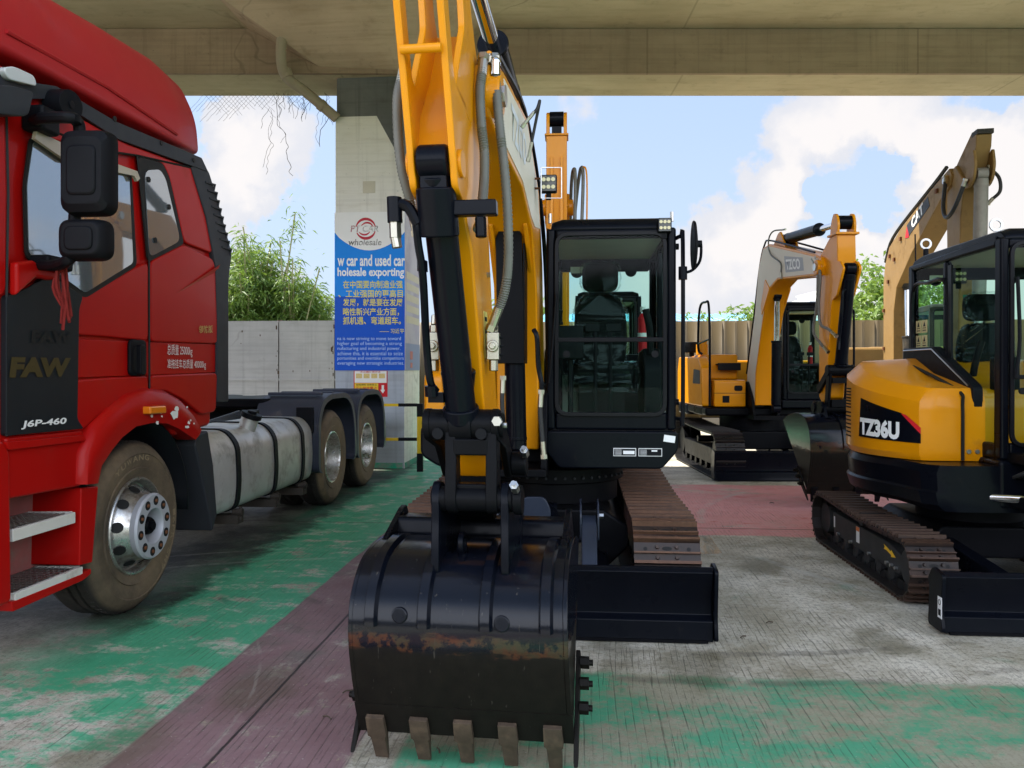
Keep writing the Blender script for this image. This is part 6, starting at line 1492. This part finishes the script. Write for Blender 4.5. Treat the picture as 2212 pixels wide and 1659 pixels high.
m = MB(xD); m.tube([(.10, -2.3, 2.86), (.1, -.75, 3.25), (.1, -.44, 3.24), (.1, -.20, 2.94), (.12, -.02, 2.32), (.12, .36, 1.45)], .013, 6, 4); m.tube([(-.10, -2.3, 2.86), (-.1, -.75, 3.245), (-.1, -.44, 3.235), (-.1, -.215, 2.94), (-.12, -.035, 2.32), (-.12, .345, 1.45)], .013, 6, 4); m.build('boom_pipe', BLK, bD)

# ------------------------------------------------------------------ mini excavator on the right
FC = Frame(3.43, 6.0, SL)
FRM = mat('dark_grey_frame', (.030, .031, .033), .55, var=.15, vs=4, dirt=(.07, .065, .055), dirt_amt=.1)
exC = thing('mini_excavator', 'rounded yellow mini excavator with black cab cut off by the right picture edge', 'mini excavator', FC.o, FC.rz)
for s in (-1, 1):
    tr = track(exC, s * .695, .30, -.86, .86, .19, .20, .215, .225, TRK_M, step=.10)
    fr = roller_frame(exC, s * .695, .30, -.86, .86, .19, .20, .215, .225, mt=FRM, h0=.13, h1=.31)
    if s < 0:
        def sk(mb, y0, y1, z0, z1, o=.0015): mb.bx(-.695 - .09 - o - .001, -.695 - .09 - o, y0, y1, z0, z1)
        m = MB(); sk(m, .02, .09, .18, .30); st_ = m.build('warning_label', WHTW, fr)
        m = MB(); sk(m, .02, .09, .268, .30, .0035); m.build('label_top', mat('label_orange', (.7, .2, .05), .5), st_)
        m = MB(); sk(m, .60, .63, .19, .28); m.build('warning_label', WHTW, fr)
        m = MB(); X_ = -.695 - .0925; ar = [(-.47, .285), (-.52, .275), (-.60, .258), (-.60, .272), (-.68, .235), (-.60, .222), (-.60, .236), (-.52, .252), (-.47, .25), (-.49, .268)]
        m.prism(ar, 'x', X_ - .001, X_); m.build('arrow_decal', YELD, fr)
        for yy in (-.70, -.62, -.54, -.2, .2, .5):
            m = MB(); c = Vector((-.695 - .09, yy, .155 if yy > -.5 else .17)); m.cyl(c, c + Vector((-.02, 0, 0)), .013, n=6); m.build('frame_bolt', STEEL, fr)
bC = dozer(exC, -.86, .86, -1.56, .34, arms=(-.38, .38), yarm=-.3)
m = MB(); m.bx(-.886, -.884, -1.59, -1.54, .10, .22); dl = m.build('hook_label', WHTW, bC)
m = MB(); m.lathe([(.012, 0), (.016, 0), (.016, .001), (.012, .001), (.012, 0)], (-.8865, -1.565, .19), (-1, 0, 0), 14); m.bx(-.8875, -.8865, -1.58, -1.55, .115, .15); m.build('hook_mark', BLKP, dl)
m = MB(); m.prism([(-.40, .42), (.40, .42), (.50, .34), (.50, .2), (-.50, .2), (-.50, .34)], 'y', -.5, .5); m.build('chassis', BLKM, exC, bevel=.02)
m = MB(); m.cyl((0, 0, .40), (0, 0, .56), .36, n=40); m.build('slew_ring', BLKM, exC)
RC = .85
def plan(k=1.0, front=-.62, x_in=-.20, r=RC):
    """outline of the rear half: front face, rounded corner, quarter and half circle round the tail, other flank"""
    pts = [(x_in, front)]
    a0 = 180 + math.degrees(math.asin(min(.99, -front / r)))
    a0 = max(a0, 181)
    pts += [(-.50 * k, front), (-.545 * k, front + .005)]
    n = 30
    for i in range(n + 1): a = R(a0 - 2 - (a0 - 2) * i / n); pts.append((r * k * math.cos(a), r * k * math.sin(a)))
    pts += [(.80 * k, -.5), (.7, front), (x_in + .2, front)]
    return pts
def hoodtop(x, y): return 1.36 + .20 * max(0, min(1, (y + .62) / 1.0)) - .02 * max(0, -x - .5)
m = MB(); rings = []
for k, z, hh in ((.97, .885, 0), (1.0, .93, 0), (1.0, 1.22, 0), (.992, None, -.075), (.885, None, .012), (.87, None, .018), (.5, None, .035)):
    ring = []
    for x, y in plan(1.0):
        yy = y * k if y > -.5 else y + (1 - k) * .25; xx = x * k if abs(x) > .25 else x
        ring.append((xx, yy, z if z is not None else hoodtop(x, y) + hh))
    rings.append(ring)
m.loft(rings); m.build('hood', YEL, exC, smooth=24)
m = MB(); rings = []
for k, z in ((.90, .58), (.97, .62), (.995, .70), (.975, .715), (.985, .83), (.95, .88)):
    rings.append([(x * k, (y * k if y > -.5 else y - .25), z) for x, y in plan(1.0)])
m.loft(rings); m.build('counterweight', BLK, exC, smooth=30)
# seams, bolts and grille on the hood
m = MB(); m.tube([(-.33, -.628, .89), (-.33, -.628, 1.26), (-.33, -.60, 1.345), (-.34, -.30, 1.435), (-.36, .1, 1.53)], .012, 6, 4); m.build('hood_seam', SEAM, exC)
for xx in (-.29, -.235):
    m = MB(); m.cyl((xx, -.62, .95), (xx, -.632, .95), .016, n=6); m.build('hood_bolt', STEEL, exC)
def cylmap(mb_pts, r): return [(r * math.cos(a), r * math.sin(a), z) for a, z in mb_pts]
def chit(px, py, r):
    c = Vector((0, 0, CAMH)); d = Vector(((px - CX) / FPX, 1, (HY - py) / FPX)); o = c - FC.o
    a_ = d.x ** 2 + d.y ** 2; b_ = 2 * (o.x * d.x + o.y * d.y); cc = o.x ** 2 + o.y ** 2 - r * r
    t = (-b_ - math.sqrt(max(0, b_ * b_ - 4 * a_ * cc))) / (2 * a_); q = FC.l(c + d * t); ang = math.atan2(q.y, q.x)
    return (ang if ang > 0 else ang + 2 * math.pi, q.z)
def curved_patch(name, poly, r, mt, par, nx=20, off=.0):
    """polygon given as (angle, z) laid on the cylinder in narrow upright slices"""
    a0, a1 = min(p[0] for p in poly), max(p[0] for p in poly); m = MB(); prev = None
    def span(a):
        zs = []
        for (p, q) in zip(poly, poly[1:] + poly[:1]):
            if (p[0] - a) * (q[0] - a) <= 0 and abs(p[0] - q[0]) > 1e-9: f = (a - p[0]) / (q[0] - p[0]); zs.append(p[1] + (q[1] - p[1]) * f)
        return (min(zs), max(zs)) if zs else None
    for i in range(nx + 1):
        a = a0 + (a1 - a0) * (i + (1e-4 if i == 0 else -1e-4 if i == nx else 0)) / nx; s = span(a)
        if s and prev:
            m.poly([(r * math.cos(prev[0]), r * math.sin(prev[0]), prev[1]), (r * math.cos(a), r * math.sin(a), s[0]), (r * math.cos(a), r * math.sin(a), s[1]), (r * math.cos(prev[0]), r * math.sin(prev[0]), prev[2])])
        if s: prev = (a, s[0], s[1])
    return m.build(name, mt, par, smooth=60)
lp = [chit(px, py, RC + .004) for px, py in ((1857, 858), (1950, 893), (1968, 906), (1989, 930), (1989, 958), (1855, 942))]
lb = curved_patch('name_panel', lp, RC + .004, BLK, exC)
rs = [chit(px, py, RC + .006) for px, py in ((1946, 893), (1957, 896), (1989, 924), (1989, 938))]
curved_patch('red_flash', rs, RC + .006, REDB, lb)
cu = bpy.data.curves.new('lettering', 'FONT'); cu.body = 'TZ36U'; cu.offset = .055; cu.resolution_u = 3
t_ = bpy.data.objects.new('lettering', cu); COL.objects.link(t_); dg = bpy.context.evaluated_depsgraph_get(); dg.update(); me = bpy.data.meshes.new_from_object(t_.evaluated_get(dg)); bpy.data.objects.remove(t_)
xs = [v.co.x for v in me.vertices]; ys = [v.co.y for v in me.vertices]
A0, A1 = chit(1860, 920, RC), chit(1944, 930, RC); zb_, zt_ = chit(1860, 938, RC)[1], chit(1860, 900, RC)[1]
for v in me.vertices:
    f, g = (v.co.x - min(xs)) / (max(xs) - min(xs)), (v.co.y - min(ys)) / (max(ys) - min(ys))
    a = A0[0] + (A1[0] - A0[0]) * f; v.co = ((RC + .0075) * math.cos(a), (RC + .0075) * math.sin(a), zb_ - .012 * f + (zt_ - zb_) * g)
me.materials.clear(); me.materials.append(WHTW); to = bpy.data.objects.new('lettering', me); COL.objects.link(to); to.parent = lb
fr_ = [chit(px, py, RC + .002) for px, py in ((1848, 848), (1852, 846), (1958, 886), (2000, 928), (2000, 968), (1848, 950))]
for z0, z1 in ((1.22, 1.36), (1.0, 1.18)):
    m = MB()
    for i in range(9):
        for k in range(7):
            a = R(168 + i * 1.3); z = z0 + (z1 - z0) * k / 6; m.bolt((RC * math.cos(a), RC * math.sin(a), z), (math.cos(a), math.sin(a), 0), .006, .004)
    m.build('vent_grille', BLKP, exC)
m = MB(); rings = []
cab(exC, -.20, .78, -.86, .60, .92, 2.44, split=.34)
m = MB(); m.bx(-.22, .80, -.88, .3, .60, .92); m.build('cab_platform', BLK, exC, bevel=.03)
m = MB(); m.prism(rp2([(.55, 1.46), (.55, 1.68), (.0, 1.68), (-.58, 1.41), (-.62, 1.38), (-.62, 1.24)], .02), 'x', -.262, -.19); m.build('cab_skirt', BLKP, exC, bevel=.012)
m = MB(); m.tube([(-.264, .53, 1.66), (-.264, .01, 1.66), (-.264, -.56, 1.395)], .006, 6); m.build('skirt_trim', STEEL, exC)
m = MB(); m.bx(-.215, -.200, -.20, -.15, 1.0, 2.27); m.tube([(-.208, -.12, 1.52), (-.208, -.12, 2.12), (-.208, .2, 2.18), (-.208, .48, 2.14), (-.208, .48, 1.60)], .016, 6, 4); m.build('window_frame', TRIM, exC)
m = MB(); m.cyl((-.10, .50, 2.43), (-.10, .50, 2.49), .02, n=12); m.build('eye_base', BLKP, exC)
m = MB(); m.lathe([(.03, -.006), (.045, -.006), (.045, .006), (.03, .006), (.03, -.006)], (-.10, .50, 2.53), (0, 1, 0), 20); m.build('lifting_eye', STEEL, exC)
m = MB(); m.lathe([(.03, -.006), (.045, -.006), (.045, .006), (.03, .006), (.03, -.006)], (-.10, -.60, 2.485), (0, 1, 0), 20); m.build('lifting_eye', STEEL, exC)
m = MB(); m.cyl((-.16, .55, 2.38), (-.16, .56, 2.62), .006, n=6); m.build('aerial', BLKP, exC)
worklight(exC, (.0, .15, 2.22), .10)
m = MB(); m.tube([(-.12, -.885, 1.45), (-.10, -.89, 1.7), (-.11, -.885, 2.1)], .012, 6, 3); m.build('wiper', BLKP, exC)
m = MB(); m.bx(-.06, .04, -.874, -.872, 2.02, 2.16); sl = m.build('lock_label', GREYP, exC)
m = MB(); m.lathe([(.018, 0), (.026, 0), (.026, .001), (.018, .001), (.018, 0)], (-.01, -.8745, 2.115), (0, -1, 0), 16); m.bx(-.035, .015, -.8755, -.8745, 2.05, 2.10); m.build('lock_mark', WHTW, sl)
def stick(nm, y0, y1, z0, z1, mt):
    m = MB(); m.bx(-.1815, -.1805, y0, y1, z0, z1); return m.build(nm, mt, exC)
lbm = mat('pale_yellow_label', (.55, .48, .25), .6, var=.05)
for z0 in (1.68, 1.80):
    for y0 in (.28, .39):
        o = stick('safety_label', y0, y0 + .10, z0, z0 + .10, lbm)
        m = MB(); m.bx(-.1835, -.1825, y0 + .02, y0 + .08, z0 + .015, z0 + .022); m.bx(-.1835, -.1825, y0 + .02, y0 + .08, z0 + .035, z0 + .040); m.prism([(y0 + .03, z0 + .05), (y0 + .07, z0 + .05), (y0 + .05, z0 + .09)], 'x', -.1835, -.1825); m.build('label_mark', BLKP, o)
# swing post, swing cylinder and boom foot at the front
hyd(exC, (-.52, -.62, .66), (-.06, -1.02, .69), .055, .028, .42)
m = MB(); m.prism(rp2([(-.16, -.80), (.16, -.80), (.14, -1.12), (.05, -1.20), (-.05, -1.20), (-.14, -1.12)], .03), 'z', .62, .70); m.prism(rp2([(-.16, -.80), (.16, -.80), (.14, -1.12), (.05, -1.20), (-.05, -1.20), (-.14, -1.12)], .03), 'z', .90, .97); m.build('swing_post', BLKM, exC, bevel=.01)
m = MB(); m.cyl((0, -1.06, .55), (0, -1.06, 1.0), .075, n=20); m.build('swing_pin', BLKM, exC)
for s in (-1, 1):
    m = MB(); m.prism(rp2([(-1.02, .70), (-1.02, 1.1), (-1.12, 1.25), (-1.30, 1.22), (-1.30, 1.05), (-1.16, .72)], .05), 'x', s * .11 - .015, s * .11 + .015); m.build('boom_bracket', BLKM, exC, bevel=.006)
for k in range(3): hose(exC, [(-.10 + k * .03, -.78, .80), (-.14 + k * .03, -.95, .83), (-.10 + k * .02, -1.1, .92), (-.06 + k * .02, -1.2, 1.1)], .014, mt=HOSE, corr=0)
m = MB(); m.prism(rp2([(-.09, 1.0), (.09, 1.0), (.09, 1.3), (.07, 1.3), (.0, 1.3), (-.09, 1.3)], .02), 'y', -1.36, -1.2); m.build('boom_foot', YEL, exC, bevel=.02)
bmC = boom(exC, [(-1.22, 1.10), (-1.38, 1.08), (-1.55, 1.9), (-2.0, 2.5), (-2.75, 2.9), (-2.75, 3.1), (-1.9, 2.8), (-1.35, 2.2), (-1.2, 1.3)], .085, None)
hyd(exC, (0, -1.30, .86), (0, -1.72, 2.05), .05, .03, .6)
m = MB(); m.prism([(-2.68, 3.12), (-2.8, 3.12), (-2.95, 1.75), (-2.85, 1.7)], 'x', -.07, .07); m.build('arm', YEL, exC, bevel=.01)
bucket(exC, [(-2.5, 1.45), (-2.7, 1.62), (-2.95, 1.60), (-3.1, 1.42), (-3.1, 1.2), (-2.98, 1.02)], .25, None, (-2.5, 1.45), BLK, 4, ribs=())

# ------------------------------------------------------------------ old excavator in the back right corner
FE = Frame(7.75, 16.0, .2)
exE = thing('excavator', 'old dirty tan yellow excavator with tall raised boom behind the mini excavator', 'excavator', FE.o, FE.rz)
BE = Frame(7.1, 15.0, .2); xE = FE.mat().inverted() @ BE.mat()
OLDB = mat('old_black_steel', (.035, .032, .028), .6, var=.3, dirt=(.12, .09, .05), dirt_amt=.3)
bpE = [(-.90, 1.2), (-.92, 2.55), (-1.10, 2.95), (-2.0, 3.42), (-3.45, 4.0), (-3.80, 4.10), (-3.90, 4.24), (-3.8, 4.36), (-3.0, 4.24), (-1.3, 3.92), (-.62, 3.72), (-.34, 3.45), (-.22, 3.1), (-.22, 1.2)]
bE = boom(exE, bpE, .17, xE, YELB, pivot=(-3.72, 4.20))
m = MB(xE); m.prism([(-1.85, 3.72), (-2.95, 4.0), (-2.85, 4.16), (-1.75, 3.92)], 'x', -.176, -.1712); nf = m.build('name_field', GREYP, bE)
text_quad('CAT', xE @ Vector((-.1775, -2.05, 3.80)), xE.to_3x3() @ Vector((0, -.62, .16)), xE.to_3x3() @ Vector((0, .05, .17)), WHTW, nf, bold=.04, depth=.002)
m = MB(xE); m.prism([(-1.85, 3.70), (-1.65, 3.72), (-1.75, 3.90), (-1.86, 3.75)], 'x', -.1765, -.1712); m.build('red_corner', REDB, nf)
for (y, z) in ((-.30, 1.9), (-.30, 2.6), (-.7, 3.55), (-1.0, 3.45), (-1.4, 3.75), (-3.3, 4.15), (-.6, 3.1)):
    m = MB(xE); m.box((-.185, y, z), (.03, .08, .06)); m.build('pipe_clip', RUST, bE)
m = MB(xE); m.tube([(-.14, -3.6, 4.42), (-.14, -3, 4.30), (-.14, -1.3, 4.0), (-.14, -.6, 3.8), (-.14, -.27, 3.5)], .03, 6, 3); m.tube([(.1, -3.6, 4.42), (.1, -3, 4.30), (.1, -1.3, 4.0), (.1, -.6, 3.8)], .03, 6, 3); m.build('boom_pipe', OLDB, bE)
hyd(exE, (.0, -1.3, 1.1), (0, -1.12, 3.02), .10, .055, .5, xE, bar=OLDB)
armE = [(-3.66, 1.5), (-4.05, 1.5), (-4.16, 3.6), (-4.32, 4.1), (-4.62, 4.42), (-4.66, 4.60), (-4.40, 4.70), (-4.0, 4.50), (-3.62, 4.30), (-3.60, 3.6)]
armL = [(-3.66, 1.5), (-4.05, 1.5), (-4.16, 3.6), (-4.30, 4.05), (-3.95, 4.36), (-3.62, 4.28), (-3.60, 3.6)]; armU = [(-4.29, 4.0), (-4.60, 4.44), (-4.62, 4.60), (-4.45, 4.68), (-3.97, 4.44), (-3.7, 4.3)]
m = MB(xE); m.prism(armL, 'x', -.14, .14); aE = m.build('arm', YELB, exE, bevel=.02)
m = MB(xE); m.prism(armU, 'x', -.095, .095); m.build('arm_upper', YELB, aE, bevel=.015)
m = MB(xE); m.bx(-.10, .10, -4.66, -4.46, 4.60, 4.66); m.build('arm_head', OLDB, aE)
for s in (-1, 1):
    m = MB(xE); m.prism(rp2([(-4.28, 3.95), (-4.40, 4.3), (-4.60, 4.42), (-4.66, 4.2), (-4.60, 4.02), (-4.48, 3.95)], .05), 'x', s * .112 - .018, s * .112 + .018); m.build('cylinder_bracket', YELB, aE, bevel=.008)
hyd(exE, (0, -4.52, 4.10), (0, -4.40, 1.9), .085, .05, .75, xE, bar=mat('weathered_steel', (.26, .24, .21), .6, .3, var=.3, vs=8), rod=STEEL)
hose(exE, [xE @ Vector(p) for p in ((-.2, -3.75, 4.2), (-.26, -3.85, 3.8), (-.28, -4.05, 3.62), (-.26, -4.3, 3.7), (-.17, -4.40, 4.0))], .028, mt=HOSE, corr=0)
hose(exE, [xE @ Vector(p) for p in ((.12, -4.52, 4.15), (.19, -4.58, 4.02), (.20, -4.58, 3.85), (.12, -4.52, 3.75))], .022, mt=HOSE, corr=0)
for s in (-1, 1):
    track(exE, s * 1.0, .5, -1.5, 1.5, .38, .38, .40, .40, TRK_B, step=.18, detail=False); roller_frame(exE, s * 1.0, .5, -1.5, 1.5, .38, .38, .40, .40)
m = MB(); m.bx(-.8, .8, -.8, .8, .35, .75); m.cyl((0, 0, .75), (0, 0, 1.0), .6, n=32); m.build('chassis', OLDB, exE)
m = MB(); m.bx(-1.2, 1.2, -1.2, 1.8, 1.0, 1.2); m.build('platform', OLDB, exE, bevel=.03)
m = MB(); m.bx(-1.2, -.35, -.6, 1.7, 1.2, 1.95); m.bx(-.35, 1.2, .9, 1.9, 1.2, 2.0); m.build('body', YELB, exE, bevel=.06)
cab(exE, .25, 1.2, -1.1, .75, 1.2, 2.75, bodym=OLDB, seat=False)
bucket(exE, [(-3.35, .9), (-3.6, 1.3), (-4.0, 1.5), (-4.35, 1.3), (-4.45, .9), (-4.3, .5)], .55, xE, (-3.35, .9), OLDB, 5, ribs=())

# ------------------------------------------------------------------ excavator standing behind the near one
FF = Frame(.83, 10.8, .07)
exF = thing('excavator', 'yellow excavator hidden behind the near one, its raised arm showing above the near cab', 'excavator', FF.o, FF.rz)
for s in (-1, 1):
    track(exF, s * .69, .38, -.95, 1.1, .30, .31, .32, .33, TRK_M, detail=False); roller_frame(exF, s * .69, .38, -.95, 1.1, .30, .31, .32, .33)
m = MB(); m.bx(-.5, .5, -.5, .5, .35, .6); m.cyl((0, 0, .6), (0, 0, .86), .48, n=32); m.build('chassis', BLKM, exF)
m = MB(); m.bx(-.85, .85, -.7, 1.2, .86, 1.0); m.build('platform', BLKM, exF, bevel=.03)
m = MB(); m.prism(rp2([(-.6, 1.0), (-.6, 1.45), (-.1, 1.7), (1.1, 1.7), (1.2, 1.0)], .05), 'x', -.85, -.42); m.bx(-.42, .84, .7, 1.2, 1.0, 1.65); m.build('hood', YEL, exF, bevel=.03)
cab(exF, .02, .84, -.8, .55, 1.0, 2.50, seat=False)
BFr = Frame(.60, 10.2, .07); xF = FF.mat().inverted() @ BFr.mat()
bF = boom(exF, [(-.15, 1.0), (-.2, 1.9), (-.5, 2.8), (-1.0, 3.05), (-1.75, 3.05), (-1.95, 3.2), (-1.8, 3.36), (-.7, 3.42), (-.2, 3.1), (.1, 2.2), (.15, 1.0)], .13, xF, pivot=(-1.85, 3.2))
armF = [(-1.75, 1.3), (-1.95, 1.3), (-2.12, 2.8), (-2.15, 3.6), (-2.16, 3.88), (-1.95, 3.88), (-1.75, 3.3), (-1.68, 2.8)]
m = MB(xF); m.prism(armF, 'x', -.105, .105); aF = m.build('arm', YEL, exF, bevel=.012)
for s in (-1, 1):
    m = MB(xF); m.prism(rp2([(-1.98, 3.86), (-1.98, 4.08), (-2.05, 4.14), (-2.14, 4.08), (-2.16, 3.86)], .03), 'x', s * .088 - .017, s * .088 + .017); m.build('arm_head_plate', YEL, aF, bevel=.006)
    m = MB(xF); m.bx(s * .05 - .014, s * .05 + .014, -2.172, -2.15, 2.5, 3.65); m.build('arm_rib', YEL, aF, bevel=.006)
m = MB(xF); m.bx(-.12, .12, -2.18, -1.95, 3.865, 3.885); m.build('head_plate', YEL, aF, bevel=.005)
m = MB(xF); m.cyl((-.07, -2.06, 4.06), (.07, -2.06, 4.06), .075, n=20); m.box((0, -2.03, 3.98), (.10, .08, .12)); m.build('cylinder_eye', BLK, exF)
hyd(exF, (0, -.7, 3.52), (0, -2.06, 4.06), .07, .036, .6, xF)
hose(exF, [xF @ Vector(p) for p in ((.14, -1.6, 3.1), (.15, -1.8, 3.45), (.17, -1.9, 3.58), (.19, -2.0, 3.45), (.18, -2.05, 2.6))], .018, corr=0)
hose(exF, [xF @ Vector(p) for p in ((.18, -1.6, 3.1), (.22, -1.8, 3.45), (.25, -1.9, 3.60), (.27, -2.0, 3.45), (.24, -2.05, 2.6))], .018, corr=0)
m = MB(xF); m.tube([(.30, -2.0, 2.6), (.31, -2.0, 3.3), (.30, -2.0, 3.55), (.27, -1.95, 3.6)], .010, 6, 3); m.build('steel_pipe', YEL, exF)
hyd(exF, (0, -2.25, 2.9), (0, -2.1, 1.6), .06, .036, .7, xF)
bucket(exF, [(-1.45, .95), (-1.75, 1.15), (-2.0, 1.15), (-2.2, .95), (-2.28, .7), (-2.2, .35)], .38, xF, (-1.45, .95), BLK, 5, ribs=())

# ------------------------------------------------------------------ small things
CRT = mat('crate_board', (.36, .26, .14), .8, var=.2, vs=12)
p = W(1878, 800, 17.2)
cr = thing('wooden_crate', 'small tan wooden crate stacked on a dark stand between the far excavator and old boom', 'crate', (p.x, 17.2, 1.38), FE.rz)
m = MB(); m.bx(-.14, .14, -.14, .14, .0, .26); m.build('crate_box', CRT, cr, bevel=.006)
m = MB(); m.bx(-.155, .155, -.155, .155, .262, .30); m.build('crate_lid', CRT, cr, bevel=.004)
rk = thing('steel_rack', 'dark steel rack behind the far excavator, carrying the tan crate', 'rack', (p.x + .25, 17.25, 0), FE.rz)
for nm, zz in (('shelf', 1.34), ('shelf', .7), ('shelf', 1.62)):
    m = MB(); m.bx(-.45 if zz < 1.5 else -.02, .45, -.22, .22, zz, zz + .035); m.build(nm, OLDB, rk)
for xx in (-.43, .43):
    for yy in (-.2, .2):
        m = MB(); m.bx(xx - .02, xx + .02, yy - .02, yy + .02, 0, 1.34 if xx < 0 else 1.62); m.build('leg', OLDB, rk)
m = MB(); q = [G.l(W(a, b, 2588 / (b - 800))) for a, b in ((1503, 1160), (1532, 1158), (1560, 1197), (1508, 1199))]
rr = [(v.x, v.y) for v in q]
nx = 8; vs = [[None] * (nx + 1) for _ in range(nx + 1)]; rnd = random.Random(5)
for i in range(nx + 1):
    for k in range(nx + 1):
        a = q[0].lerp(q[1], i / nx); b = q[3].lerp(q[2], i / nx); v = a.lerp(b, k / nx); v.z = .004 + rnd.random() * .005; vs[i][k] = m.V(v)
for i in range(nx):
    for k in range(nx): m.face([vs[i][k], vs[i + 1][k], vs[i + 1][k + 1], vs[i][k + 1]])
o = m.build('plastic_sheet', WRAP); o.matrix_world = G.mat(); setp(o, 'crumpled clear plastic sheet lying on the concrete beside the rusty right track', 'plastic sheet')
# fallen leaves and bits of grit
for k, (px, py) in enumerate(((715, 1556), (1655, 1348), (1672, 1088), (1600, 1380), (740, 1500), (950, 1630))):
    d = 2588 / (py - 800); v = W(px, py, d); m = MB(); rnd = random.Random(k); a = rnd.uniform(0, 3)
    m.tube([(v.x, v.y, .006), (v.x + .02 * math.cos(a), v.y + .02 * math.sin(a), .012), (v.x + .05 * math.cos(a), v.y + .05 * math.sin(a), .005)], .0035, 4, 3)
    o = m.build('twig', BARK); setp(o, 'tiny dry twig lying on the painted concrete floor', 'twig', 'dry twigs on the ground')
